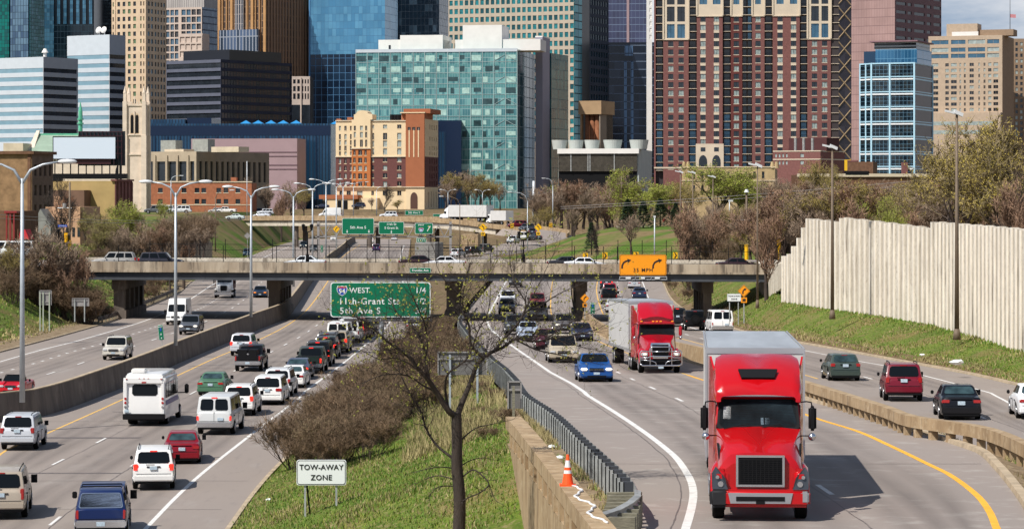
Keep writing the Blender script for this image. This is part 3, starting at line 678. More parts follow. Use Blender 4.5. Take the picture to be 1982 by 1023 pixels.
class Bld:
 def __init__(s,name,label,xa,xb,xc,ytop,Y,th=20,cat='building',depth=None,zb=ZB,group=None):
  th=R(th); s.th=th; s.Y=Y; ka,kb,kc=[(q-CX)/F for q in(xa,xb,xc)]
  bx=kb*Y; s.L1=(bx-ka*Y)/(math.cos(th)+ka*math.sin(th))
  den=math.sin(th)-kc*math.cos(th)
  s.L2=depth if depth else max(8,min(90,(kc*Y-bx)/den if abs(den)>.01 and xc>xb else 25))
  s.o=(bx-s.L1*math.cos(th),Y+s.L1*math.sin(th)); s.zb=zb; s.xa,s.xb,s.xc=xa,xb,xc
  s.H=HC+(Y0-ytop)/F*Y-zb
  s.root=empty(name,(s.o[0],s.o[1],zb),-th); tag(s.root,label,cat,group); s.wins=[]; s.nm={}
 def v(s,y): return HC+(Y0-y)/F*s.Y-s.zb
 def u(s,x): return(x-s.xa)/(s.xb-s.xa)*s.L1
 def ur(s,x): return(x-s.xb)/(s.xc-s.xb)*s.L2
 def box(s,part,x0,y0,z0,x1,y1,z1,m):
  b=MB(); b.box(x0,y0,z0,x1,y1,z1); return b.build(part,m,s.root)
 def pbox(s,part,xa,xb,yt,yb,m,y0=0.0,depth=None):
  """box on the front face between photo columns and rows"""
  return s.box(part,s.u(xa),y0,s.v(yb),s.u(xb),y0+(depth or s.L2),s.v(yt),m)
 def body(s,m,part='wall',z0=-9,inset=0.0):
  return s.box(part,inset,inset,z0,s.L1-inset,s.L2-inset,s.H-inset,m)
 def facade(s,m,glass,side,u0,u1,z0,z1,cols,rows,rec=.35,mb=None,off=0.0,part='wall',glass2=None,seed=0,sill=None):
  """a face with real openings: cols/rows are lists of (start, end) metres"""
  b=mb or MB(); rg=random.Random(seed)
  def pt(u,z,dd=0.0):
   dd=dd-off
   return(u,dd,z)if side=='front' else((s.L1-dd,u,z)if side=='right' else(dd,s.L2-u,z))
  cols=[c for c in cols if c[0]>=u0-1e-4 and c[1]<=u1+1e-4]; rows=[r for r in rows if r[0]>=z0-1e-4 and r[1]<=z1+1e-4]
  rows=sorted(rows); cols=sorted(cols); z=z0
  for(a,c)in rows+[(z1,z1)]:
   if a>z+1e-4: b.quad(pt(u0,z),pt(u1,z),pt(u1,a),pt(u0,a))
   if c>a:
    u=u0
    for(p,q)in cols+[(u1,u1)]:
     if p>u+1e-4: b.quad(pt(u,a),pt(p,a),pt(p,c),pt(u,c))
     if q>p:
      b.quad(pt(p,a),pt(q,a),pt(q,a,rec),pt(p,a,rec)); b.quad(pt(p,c,rec),pt(q,c,rec),pt(q,c),pt(p,c))
      b.quad(pt(p,a),pt(p,a,rec),pt(p,c,rec),pt(p,c)); b.quad(pt(q,a,rec),pt(q,a),pt(q,c),pt(q,c,rec))
      g=glass if not glass2 or rg.random()<.6 else glass2
      s.wins.append(([pt(p,a,rec-.02),pt(q,a,rec-.02),pt(q,c,rec-.02),pt(p,c,rec-.02)],g,[pt((p+q)/2-.04,a,rec-.06),pt((p+q)/2+.04,a,rec-.06),pt((p+q)/2+.04,c,rec-.06),pt((p+q)/2-.04,c,rec-.06)],(Vector(pt(p-.1,a-.22,-.06)),Vector(pt(q+.1,a-.22,-.06)),Vector(pt(p,a,.12))-Vector(pt(p,a,0))),sill))
     u=q
   z=c
  if not mb: b.build(part,m,s.root)
 def done(s,mull=None):
  sst=MB(); sm=None
  w=s.wins
  n=100 if len(w)>100 else len(w)
  rest=MB(); mats=[]
  for i,(q,g,ml,sg,sill)in enumerate(w):
   if i<n: b=MB(); b.quad(*q); mm=[g]
   else:
    if g not in mats: mats.append(g)
    rest.quad(*q,m=mats.index(g)); b=rest; mm=mats
   if mull:
    if i<n: mm=[g,mull]; b.quad(*ml,m=1)
    else:
     if mull not in mats: mats.append(mull)
     rest.quad(*ml,m=mats.index(mull))
   wo=b.build('window',mm,s.root)if i<n else None
   if sill:
    A,B_,D_=sg
    if wo: b=MB(); b.obox(A,B_-A,D_,(0,0,.22)); b.build('sill',sill,wo)
    else: sst.obox(A,B_-A,D_,(0,0,.22)); sm=sill
  if len(w)>n: o=rest.build('window',mats,s.root); o['kind']='stuff'
  if sm: o=sst.build('sill',sm,s.root); o['kind']='stuff'
  s.wins=[]
def per(a,b,n,frac,off=.5):
 """n openings spread over [a, b], each frac of the pitch wide"""
 p=(b-a)/n; return[(a+p*(i+off)-p*frac/2,a+p*(i+off)+p*frac/2)for i in range(n)]
def stone(name,c,var=.18,sc=.25,**k):
 return mat(name,c,.85,var=var,scale=sc,detail=6,spec=.2,**k)
GL_dark=mat('dark_glass',(0.022,0.028,0.036),.1,.2,var=.35,scale=.35,spec=.7)
GL_pale=mat('curtained_glass',(0.36,0.42,0.40),.25,.1,var=.3,scale=.6)
GL_blue=mat('blue_glass',(0.07,0.16,0.24),.12,.4,var=.25,scale=.3)
GL_teal=mat('teal_glass',(0.02,0.20,0.22),.15,.3,var=.5,scale=.5)
M_trim=stone('cream_trim',(0.62,0.52,0.38)); M_whiteb=stone('white_panel',(0.80,0.77,0.72),.06)
M_brick=stone('red_brick',(0.20,0.088,0.078),.18,1.5); M_brickd=stone('brown_brick',(0.16,0.085,0.05),.3,1.2)
# --- far left: dark teal glass tower
B=Bld('glass_tower','dark teal glass tower cut by the left edge of the photo',-60,58,86,-30,1500,24)
B.body(grid_mat('teal_curtain',(0.02,0.12,0.14),(0.004,0.014,0.02),2.0,1.9,.22,.18,(0.07,0.19,0.25),mixlo=.5,mixhi=.95,metal=.4,wob=.25))
B.box('glass_bay',B.u(-10),-1.2,-9,B.u(20),0,B.H,grid_mat('green_curtain',(0.0,0.16,0.13),(0.0,0.02,0.02),1.7,1.9,.2,.15,(0.005,.09,.085),metal=.3))
B.box('glass_bay',B.u(22),-.8,-9,B.u(56),0,B.H,grid_mat('pale_curtain',(0.13,0.22,0.30),(0.012,0.03,0.05),1.7,3.4,.25,.2,(0.055,.10,.17),mixlo=.3,mixhi=.9,metal=.3,wob=.3))
B=Bld('glass_tower','near-black tower with pale blue vertical glass stripes',83,182,184,-30,1560,0,depth=40)
B.body(mat('black_cladding',(0.008,0.013,0.02),.3,.3))
k=0
for u in[B.L1*(.03+.125*i)for i in range(8)]:
 B.box('glass_stripe',u,-.5,B.v(47)if k>1 else 20,u+B.L1*(.06 if k else.13),0,B.H,_mats.get('stripe_curtain')or grid_mat('stripe_curtain',(0.09,0.24,0.36),(0.03,0.07,0.1),1.6,2.2,.12,.15,(0.05,.15,.24),metal=.35)); k+=1
B.box('glass_base',0.3,-.3,0,B.L1-.3,0,B.v(47),grid_mat('night_curtain',(0.006,0.014,0.022),(0.02,0.05,0.075),1.9,3.4,.12,.2,(0.012,.025,.035)))
B=Bld('glass_tower','black glass slab seen between the striped tower and the beige stone tower',183,216,225,-30,1600,0,depth=30)
B.body(grid_mat('ripple_curtain',(0.02,0.035,0.045),(0.01,0.014,0.018),2.6,1.9,.15,.7,(0.13,.18,.2),mixlo=.55,mixhi=.9,metal=.5,wob=.8))
# --- beige stone tower
M_bst=stone('beige_stone',(0.62,0.47,0.32),.12,.2)
B=Bld('stone_tower','tall beige stone tower with rows of small dark windows behind the church tower',216,282,322,-40,1420,26)
B.box('wall',.45,.45,-9,B.L1-.45,B.L2-.45,B.H-.2,M_bst)
rows=[(B.v(y+6.5),B.v(y-2))for y in[-24.6+14.55*i for i in range(21)]]
cf=[(B.L1*a,B.L1*b)for a,b in((.03,.085),(.17,.25),(.325,.405),(.48,.56),(.635,.715),(.84,.88),(.93,.97))]
B.facade(M_bst,GL_dark,'front',0,B.L1,-9,B.H,cf,rows,.4,glass2=mat('green_blind',(0.10,.17,.09),.5),seed=1)
cr_=[(B.L2*a,B.L2*b)for a,b in((.10,.20),(.26,.36),(.44,.52),(.57,.65),(.72,.80),(.86,.94))]
B.facade(M_bst,GL_dark,'right',0,B.L2,-9,B.H,cr_,rows,.4,seed=2,glass2=GL_blue)
for x in(222,281): B.box('pilaster',B.u(x)-.3,-.35,-9,B.u(x)+.6,.3,B.H,M_bst)
B.done()
# --- beige framed office with blue glass
M_fr=stone('pinkish_concrete',(0.56,0.46,0.39),.08)
B=Bld('office_block','stepped beige framed office block with blue glass side',320,392,420,14,1520,22)
B.body(grid_mat('blue_side_curtain',(0.045,0.10,0.19),(0.10,0.15,0.22),2.2,3.6,.25,.7,(0.10,.18,.28),mixlo=.3,mixhi=.8))
B.facade(M_fr,GL_blue,'front',0,B.L1,-9,B.H,per(.5,B.L1*.38,3,.8)+per(B.L1*.44,B.L1-.4,4,.84),[(B.v(y+11),B.v(y))for y in range(18,210,14)],.6,off=.7,glass2=GL_dark,seed=5)
B.done(M_fr)
B=Bld('office_block','pale ribbed crown rising above the stepped beige office',322,395,400,-30,1560,15,depth=25)
B.body(grid_mat('rib_cladding',(0.50,0.46,0.42),(0.22,0.2,0.19),1.3,60,.35,.1,(0.45,.41,.38),metal=0,rough=.8))
B=Bld('office_block','low stepped bay of beige frames just above the black office block',347,392,405,65,1480,20)
B.body(M_fr)
B.facade(M_fr,GL_blue,'front',0,B.L1,-9,B.H,per(.4,B.L1-.3,4,.82),[(B.v(y+11),B.v(y))for y in(71,85,99)],.7,off=.5,glass2=GL_dark); B.done(M_fr)
# --- tan ribbed tower
M_tan=stone('orange_tan_stone',(0.46,0.26,0.115),.1)
B=Bld('ribbed_tower','tall tan tower with continuous vertical ribs, its shaded right side coloured brown',422,515,600,-40,1480,27)
B.body(grid_mat('rib_windows',(0.05,0.035,0.03),(0.26,0.155,0.085),1.55,3.7,.62,.5,(0.10,.075,.06),metal=.1,rough=.3))
for i in range(12):
 u=B.L1*(.01+i*.086); w=1.5 if i in(0,3,8,11)else.5
 B.box('rib',u,-.8,-9,u+w,0,B.H-.2-.01*i,M_tan)
B.box('silver_bay',B.u(456),-1.0,-9,B.u(473),0,B.H-3,grid_mat('silver_ribs',(0.06,0.07,0.09),(0.42,0.38,0.36),1.5,5,.55,.2,metal=.3))
for i in range(15):
 y=B.L2*(.03+i*.066); B.box('rib',B.L1,y,-9,B.L1+.6,y+.8,B.H-.2-.02*i,stone('tan_stone_shade',(0.33,0.20,0.125),.1)if 'tan_stone_shade' not in _mats else _mats['tan_stone_shade'])  # ribs of the shaded side: tan stone with the shade coloured in
B.box('glass_base',B.u(430),-3,-9,B.u(505),-1.05,B.v(57),grid_mat('ribbed_base',(0.03,0.05,0.085),(0.30,0.33,0.38),2.0,8,.6,.5,(0.08,.12,.2),metal=.2))
B=Bld('office_block','small cream office tucked beside the blue glass tower',564,600,604,148,1400,0,depth=25)
B.body(M_dark); B.facade(M_fr,GL_dark,'front',0,B.L1,-9,B.H,per(.5,B.L1*.5,2,.62)+per(B.L1*.54,B.L1-.2,3,.5),[(B.v(162),B.v(154)),(B.v(177),B.v(167)),(B.v(192),B.v(181))],.4,off=.5)
B.box('dark_base',.0,-.9,-9,B.L1,-.52,B.v(203),GL_dark); B.box('column',B.L1*.48,-1.1,-9,B.L1*.55,-.5,B.v(150),M_fr); B.done()
# --- silver striped building, two blocks
M_silver=stone('silver_panel',(0.55,0.60,0.635),.06,.3); M_silver2=stone('silver_panel_shade',(0.34,0.36,0.39),.05,.3)  # second silver is the same panel with the side faces' shade in its colour
GL_sky=mat('pale_blue_band',(0.24,0.39,0.46),.15,.3,var=.12,scale=.2)
def striped(lab,xa,xb,xc,yt,y_first,n,Y,th=32):
 B=Bld('striped_office',lab,xa,xb,xc,yt,Y,th,group='silver office blocks with window bands')
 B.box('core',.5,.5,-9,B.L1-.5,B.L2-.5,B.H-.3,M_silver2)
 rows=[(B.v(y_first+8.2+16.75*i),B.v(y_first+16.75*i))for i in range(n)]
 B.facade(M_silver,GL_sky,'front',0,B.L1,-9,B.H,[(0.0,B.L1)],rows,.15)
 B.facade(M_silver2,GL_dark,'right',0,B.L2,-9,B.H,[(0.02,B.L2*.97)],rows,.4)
 for i in range(1,int(B.L2/3)): pass
 B.done(); return B
B=striped('silver office block with pale blue window bands at the left edge',-30,84,151,110,131.5,9,1280)
b=MB(); b.cyl((B.u(70),6,B.H),.8,2.2,8); b.cyl((B.u(70),6,B.H+2.2),1.6,1.8,10,r2=.6); b.build('roof_dome',M_whiteb,B.root)
B=striped('taller silver office block with satellite dishes on its roof',130,212,243,67,105.5,11,1330)
B.box('penthouse',B.u(128),4,B.v(100),B.u(152),20,B.v(68),GL_dark)
for x in(179,189):
 b=MB(); b.cyl((B.u(x),5,B.H),.3,1.5,6); b.cyl((B.u(x),4.4,B.H+2.6),1.7,.5,14,axis=(0,-1,.35),r2=1.1); b.build('satellite_dish',M_whiteb,B.root)
# --- black office block
M_navy=stone('charcoal_panel',(0.115,0.125,0.165),.1)
B=Bld('black_office','black office block with grey floor bands',322,427,565,115,1300,36)
B.box('core',.5,.5,-9,B.L1-.5,B.L2-.5,B.H-.3,M_navy)
rows=[(B.v(131+16.2*i),B.v(121+16.2*i))for i in range(8)]
B.facade(M_navy,GL_dark,'front',0,B.L1,-9,B.H,[(.3,B.L1)],rows,.5)
B.facade(stone('charcoal_shade',(0.03,0.034,0.055),.15),grid_mat('brownish_panes',(0.02,0.022,0.032),(0.018,0.02,0.03),2.0,30,.8,.1,(0.055,.035,.035)),'right',0,B.L2,-9,B.H,[(.2,B.L2-.2)],rows,.4)  # right wall: charcoal panel again, shade darkened into the colour
B.box('penthouse',B.u(338),6,B.H,B.u(427),B.L2*.85,B.v(95),mat('black_panel',(0.012,0.014,0.02),.4)); B.done()
# --- gothic church
M_lime=stone('limestone',(0.70,0.58,0.46),.15,.5); M_green=mat('copper_roof',(0.27,0.36,0.27),.7,var=.12,scale=.4); M_verd=mat('verdigris',(0.10,0.42,0.26),.7,var=.2,scale=1)
B=Bld('church_tower','pale gothic church tower with corner pinnacles and twin arched openings',242,279,282,196,760,4,cat='church tower',depth=5.4)
w=B.L1
B.box('shaft',0,0,-3,w,w,B.v(203),M_lime)
for z in(B.v(300),B.v(262),B.v(205)): B.box('string_course',-.25,-.25,z,w+.25,w+.25,z+.35,M_lime)
def gothic(b,cx,z0,z1,hw,y,n=5):
 pts=[(cx-hw,y,z0),(cx+hw,y,z0)]; zs=z1-hw*1.6
 for i in range(n+1): t=i/n; pts.append((cx+hw*math.cos(t*math.pi/2),y,zs+(z1-zs)*math.sin(t*math.pi/2)))
 for i in range(n,-1,-1): t=i/n; pts.append((cx-hw*math.cos(t*math.pi/2),y,zs+(z1-zs)*math.sin(t*math.pi/2)))
 b.poly(pts)
for cx in(w*.37,w*.63):
 b=MB(); gothic(b,cx,B.v(258),B.v(222),.42,-.03); gothic(b,w/2+(w/2+.03),0,0,0,0)if False else None
 b.build('arched_opening',M_dark,B.root)
 b=MB(); gothic(b,cx,B.v(261),B.v(219),.56,-.015); b.build('arch_surround',M_bst,B.root)
b=MB(); b.box(w*.5-.09,-.25,B.v(262),w*.5+.09,0,B.v(215)); b.build('mullion',M_lime,B.root)
for cx in(0,w):
 for cy in(0,w):
  b=MB(); b.box(cx-.55,cy-.55,-3,cx+.55,cy+.55,B.v(196)); b.box(cx-.7,cy-.7,-3,cx+.7,cy+.7,B.v(262)); b.build('buttress',M_lime,B.root)
  b=MB(); b.box(cx-.4,cy-.4,B.v(196),cx+.4,cy+.4,B.v(180)); b.cyl((cx,cy,B.v(180)),.52,B.v(166)-B.v(180),8,r2=.04); b.build('pinnacle',M_lime,B.root)
for i in range(5):
 x=w*(.2+.15*i); b=MB(); b.box(x-.15,-.2,B.v(203),x+.15,.1,B.v(197 if i!=2 else 186)); b.build('merlon',M_lime,B.root)
 b=MB(); b.box(w-.1,x-.15,B.v(203),w+.2,x+.15,B.v(197)); b.build('merlon',M_lime,B.root)
B=Bld('stone_church','stone church with pale green copper roof behind the blank billboard',50,238,262,305,790,5,cat='church',depth=30)
B.body(M_lime); W_=B.L1
b=MB(); b.prism([(0,-1,B.H),(0,14,B.v(258)),(0,28,B.H)],(W_,0,0)); b.build('roof',M_green,B.root)
B.box('ridge',0,13.6,B.v(259),W_,14.4,B.v(256),M_verd)
b=MB(); b.prism([(B.u(60),-1.2,B.H-1),(B.u(45),-1.2,B.H-1),(B.u(46),14,B.v(250)),(B.u(52),14,B.v(250))],(0,1,0)); b.build('gable',M_lime,B.root)
b=MB(); gothic(b,B.u(238),B.v(350),B.v(312),2.2,-.04); b.build('tracery_window',M_dark,B.root)
for dx in(-1,0,1): b=MB(); b.box(B.u(238)+dx*1.1-.1,-.15,B.v(350),B.u(238)+dx*1.1+.1,-.05,B.v(318)); b.build('mullion',M_lime,B.root)
B.box('annex',B.u(10),-2,-3,B.u(48),10,B.v(277),M_trim)
B=Bld('copper_spire','thin green copper spire rising over the church roof',150,160,160,235,830,0,cat='spire',depth=1.5)
b=MB(); c_=B.L1/2; b.cyl((c_,.7,-3),c_,B.v(215)+3,8,r2=c_*.8); b.cyl((c_,.7,B.v(215)),c_*.75,B.v(196)-B.v(215),8,r2=.03); b.build('spire',M_verd,B.root)
for zz in(B.v(232),B.v(240)): b=MB(); b.cyl((c_,.7,zz),c_*1.25,.35,8); b.build('collar',M_verd,B.root)
# --- navy glass long block with blue pyramids
M_bluegl=grid_mat('navy_curtain',(0.015,0.06,0.125),(0.006,0.022,0.05),1.25,60,.45,.1,(0.025,.085,.165),metal=.4,wob=.1)
B=Bld('glass_hall','long low navy blue glass hall with a row of blue pyramid rooflights',282,640,652,239,1120,3,depth=50)
B.body(M_bluegl)
B.box('dark_band',-.05,-.12,B.v(262),B.L1+.1,0,B.v(243),mat('navy_panel',(0.008,0.022,0.06),.25,.3)); B.box('upper_block',0,4,B.H,B.u(356),30,B.v(230),M_bluegl); B.box('upper_block',B.u(357),6,B.H,B.u(405),30,B.v(227),mat('navy_panel',(0,0,0)))
for x in(468,492,517,541,566,646):
 b=MB(); cx=B.u(x); r_=2.6; ap=(cx,12,B.v(231)); q=[(cx-r_,12-r_,B.H),(cx+r_,12-r_,B.H),(cx+r_,12+r_,B.H),(cx-r_,12+r_,B.H)]
 for i in range(4): b.poly([q[i],q[(i+1)%4],ap])
 b.build('rooflight',mat('blue_pyramid',(0.03,0.25,0.55),.3),B.root)
for i in range(14): x=300+i*24; B.box('fin',B.u(x),-.25,-3,B.u(x)+.35,0,B.v(264),mat('navy_panel',(0,0,0)))
B=Bld('glass_block','dark navy glass block between the hotel and the teal glass office',846,893,893,233,1150,0,depth=30)
B.body(mat('navy_panel',(0,0,0))); B.box('glass_strip',B.u(851),-.2,-3,B.u(862),0,B.v(255),M_bluegl)
# --- mauve block
M_mauve=stone('mauve_cladding',(0.36,0.255,0.265),.07,.15)
B=Bld('mauve_block','windowless mauve block with darker horizontal bands',370,575,592,268,1090,8)
B.body(M_mauve); Mb2=stone('dark_mauve',(0.16,0.10,0.115),.08)
for y in(295,303,320,328): B.box('band',-.1,-.15,B.v(y),B.L1+.12,0,B.v(y-1.6),Mb2)
# --- beige civic office with tall windows
M_bo=stone('buff_stone',(0.42,0.34,0.245),.14,.3)
B=Bld('civic_office','low buff stone office with tall dark windows and roof plant',283,380,521,293,900,28)
B.box('core',.8,.8,-3,B.L1-.8,B.L2-.8,B.H-.3,M_bo)
B.facade(M_bo,GL_dark,'front',0,B.L1,-3,B.H,[(B.u(a),B.u(b))for a,b in((287,296),(304,320),(326,341),(346,361),(368,376))],[(B.v(350),B.v(312))],.7)
B.facade(stone('buff_stone_shade',(0.26,0.21,0.155),.15),GL_dark,'right',0,B.L2,-3,B.H,per(1,B.L2-1,13,.5),[(B.v(352),B.v(312))],.6)  # side wall is the buff stone, darkened in colour for its shaded face
for x in(283,300,323,343.5,364,379): B.box('pilaster',B.u(x),-.5,-3,B.u(x)+.5,0,B.v(300),M_bo)
for(a,b_,yt,yb,dy)in((290,319,270,290,6),(338,368,268,290,10)): B.box('roof_plant',B.u(a),dy,B.H-.2,B.u(b_),dy+4,B.v(yt),mat('plant_grey',(0.30,0.31,0.28),.6,var=.2,scale=1))
for(a,b_,yt,dy)in((308,345,288,3),(395,447,284,4)): B.box('penthouse',B.u(a),dy,B.H-.2,B.u(b_),dy+6,B.v(yt),M_trim)
B.done()
# --- low red brick
M_rb=stone('orange_brick',(0.37,0.14,0.072),.2,1.2)
B=Bld('brick_building','low two storey red brick building with square windows',275,487,500,353,790,6)
B.box('core',.4,.4,-3,B.L1-.4,B.L2-.4,B.H-.2,M_rb)
B.facade(M_rb,GL_dark,'front',0,B.L1,-3,B.H,[(B.u(a),B.u(a+9))for a in(306,352,377,390,419,433,456,479)],[(B.v(372.5),B.v(363.5)),(B.v(394.5),B.v(385))],.25,sill=M_trim)
B.box('coping',-.15,-.2,B.H,B.L1+.15,.5,B.H+.3,M_trim); B.box('string_course',-.05,-.1,B.v(397),B.L1,0,B.v(395.5),M_trim); B.box('chimney',B.u(444),2,B.H,B.u(455),4,B.v(343),M_rb); B.done()
# --- left: apartment block, ochre building, pink houses
M_ab=stone('yellow_brown_brick',(0.27,0.165,0.085),.35,.9)
B=Bld('apartment_block','brown brick apartment block at the left edge under a heavy cornice',-60,62,88,298,430,14,zb=6,cat='apartment block')
B.box('core',.3,.3,-3,B.L1-.3,B.L2-.3,B.H-.2,M_ab); B.box('wall',0,0,-3,B.L1-.01,.3,B.H,M_ab)
B.facade(stone('yellow_brown_brick_shade',(0.15,0.10,0.075),.25,1.0),GL_dark,'right',0,B.L2,-3,B.H,per(.4,B.L2-.2,4,.45),[(B.v(340),B.v(318)),(B.v(378),B.v(358)),(B.v(416),B.v(396))],.3)  # side brick: same brick, duller colour painted in for the shaded face
B.box('cornice',-.3,-.5,B.H,B.L1+.5,B.L2+.3,B.H+.45,M_brickd); B.box('pier',B.u(54),-.15,-3,B.u(60),0,B.H,M_brickd); B.done()
B=Bld('ochre_building','ochre plastered building under the billboard with red brick corner',90,222,252,350,500,14,zb=6)
B.body(stone('ochre_plaster',(0.42,0.30,0.13),.15,.3)); B.box('brick_side',B.L1,0,-2,B.L1+.15,B.L2,B.H,M_brick)
B.box('cornice',B.L1-.6,-.4,B.H,B.L1+.5,B.L2,B.H+.3,M_brick); B.box('parapet',-.1,-.1,B.H,B.u(120),.5,B.H+.5,M_dark)
for i in range(5): y=B.L2*(.1+.2*i); B.box('pilaster',B.L1+.15,y,-2,B.L1+.4,y+.5,B.H-.2,M_brick)
B.box('side_wing',B.u(84),-3,-3,B.u(176),-.1,B.v(368),stone('brown_plaster',(0.17,0.10,0.07),.2))
B=Bld('pink_house','small pinkish plaster house beside the traffic signals',88,155,165,400,400,12,cat='house',zb=6)
Mp=stone('pink_plaster',(0.55,0.33,0.20),.15); B.body(Mp); B.box('upper_floor',B.u(100),1,B.H,B.u(118),5,B.v(380),Mp)
b=MB(); b.prism([(B.u(84),-3,B.v(425)),(B.u(93),-3,B.v(404)),(B.u(113),-3,B.v(434)),(B.u(113),-3,0),(B.u(84),-3,0)],(0,5,0)); b.build('porch',mat('grey_render',(0.22,0.22,0.2),.8,var=.2),B.root)
for x in(128,140,150): B.box('window',B.u(x),-.04,B.v(458),B.u(x+5),.02,B.v(440),GL_dark)
B=Bld('porch_house','dark brick house front with red balcony posts at the left edge',-30,38,42,408,370,8,zb=6,cat='house')
B.body(M_brickd);
for x in(17,24,31): B.box('post',B.u(x),-1.2,-1,B.u(x)+.18,-1.0,B.H-.2,mat('red_paint',(0.25,0.02,0.02),.5))
B.box('balcony',B.u(14),-1.3,B.v(412),B.u(38),0,B.v(408),mat('red_paint',(0,0,0)))
b=MB(); b.prism([(B.u(50),-3,B.v(462)),(B.u(70),-3,B.v(462)),(B.u(62),-3,B.v(443)),(B.u(53),-3,B.v(445))],(0,2.2,0)); o=b.build('awning',mat('bright_red_canvas',(0.6,0.02,0.03),.7),B.root)
# --- big blue glass tower and its dark neighbour
B=Bld('blue_tower','tall blue mirror glass tower left of the teal glass office',599,745,770,-40,1500,14)
Mu=grid_mat('blue_reflection_glass',(0.075,0.24,0.40),(0.05,0.14,0.25),2.1,3.9,.10,.15,(0.12,.33,.50),mixlo=.2,mixhi=.95,metal=.35,wob=.15)  # paler colour paints the bright reflection on the upper glass
Ml=grid_mat('dark_mirror',(0.007,0.02,0.045),(0.06,0.17,0.32),3.3,3.9,.28,.25,(0.015,.04,.08),metal=.35)
B.box('upper_facade',0,0,B.v(104),B.L1,B.L2,B.H,Mu); B.box('lower_facade',.02,.02,-9,B.L1-.02,B.L2-.02,B.v(104)-.01,Ml)
B.box('corner_mullion',-.3,-.3,-9,.5,.4,B.H,mat('blue_edge',(0.08,0.24,0.45),.4))
B=Bld('dark_tower','dark rippled glass tower with a white corner column',762,850,870,-40,1560,12)
B.body(grid_mat('ripple_dark',(0.012,0.022,0.035),(0.02,0.03,0.045),2.2,3.8,.12,.15,(0.05,.08,.11),mixlo=.6,mixhi=.95,metal=.5,wob=.8))
b=MB(); b.cyl((B.u(764),-1,-9),1.6,B.H+9,14); b.build('corner_column',stone('white_column',(0.6,0.6,0.6),.04),B.root)
# --- tan gridded tower with teal windows
M_grid=stone('tan_granite',(0.47,0.40,0.31),.1)
B=Bld('grid_tower','tall tan grid tower with square teal windows',868,1112,1178,-40,1340,24)
B.box('core',.6,.6,-9,B.L1-.6,B.L2-.6,B.H-.2,M_grid)
rows=[(B.v(16.8*i+4.5),B.v(16.8*i-5.5))for i in range(-1,17)]
cols=[]
n=24
for i in range(n): p=B.L1/n; cols.append((p*i+p*.17,p*i+p*.83))
B.facade(M_grid,GL_teal,'front',0,B.L1,-9,B.H,cols,rows,.3,glass2=mat('deep_teal_glass',(0.012,.085,.10),.15,.3),seed=3)
Msd=stone('tan_granite_shade',(0.045,0.055,0.075),.1)  # tan granite of the right side, its shade painted as a dark colour
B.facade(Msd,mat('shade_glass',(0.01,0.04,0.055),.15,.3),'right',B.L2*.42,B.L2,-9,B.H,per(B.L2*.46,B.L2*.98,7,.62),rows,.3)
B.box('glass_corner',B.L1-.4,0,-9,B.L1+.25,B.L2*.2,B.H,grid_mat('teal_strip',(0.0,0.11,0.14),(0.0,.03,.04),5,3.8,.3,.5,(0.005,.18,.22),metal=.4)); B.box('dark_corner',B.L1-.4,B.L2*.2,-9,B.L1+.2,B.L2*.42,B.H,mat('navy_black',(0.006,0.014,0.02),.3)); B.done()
# --- purple glass tower and dark glass block right of it
B=Bld('glass_tower','purple tinted glass tower behind the pointed brick tower',1177,1258,1262,-30,1600,4,depth=30)
B.body(grid_mat('purple_curtain',(0.07,0.08,0.15),(0.17,0.22,0.32),2.2,3.9,.1,.35,(0.06,.065,.12),mixlo=.3,mixhi=.9,metal=.3))
for x in(1213,): B.box('pier',B.u(x),-.3,-9,B.u(x)+1.4,0,B.H,M_mauve)
B=Bld('dark_block','dark banded glass block under the purple tower',1177,1266,1270,82,1380,3,depth=30)
B.body(grid_mat('banded_curtain',(0.008,0.014,0.028),(0.14,0.18,0.25),3.0,3.9,.0,.42,(0.016,.026,.048),metal=.3))
for x,w_ in((1208,5),(1221,5),(1254,3)): B.box('glass_stripe',B.u(x),-.2,-9,B.u(x+w_),0,B.v(118),grid_mat('sky_strip',(0.10,0.19,0.33),(0.03,.05,.09),1.6,3.9,.2,.4)if 'sky_strip' not in _mats else _mats['sky_strip'])
B.box('glass_stripe',B.u(1209),-.2,B.v(108),B.u(1225),0,B.v(88),_mats['sky_strip'])
B=Bld('white_tower','narrow white tower edge beside the big brick tower',1253,1262,1264,-30,1200,0,depth=12)
B.box('core',.2,.2,-9,B.L1,12,B.H,M_whiteb); B.facade(M_whiteb,GL_dark,'front',0,B.L1,-9,B.H,[(B.L1*.45,B.L1*.9)],[(B.v(y+8),B.v(y))for y in range(-10,70,13)],.3)
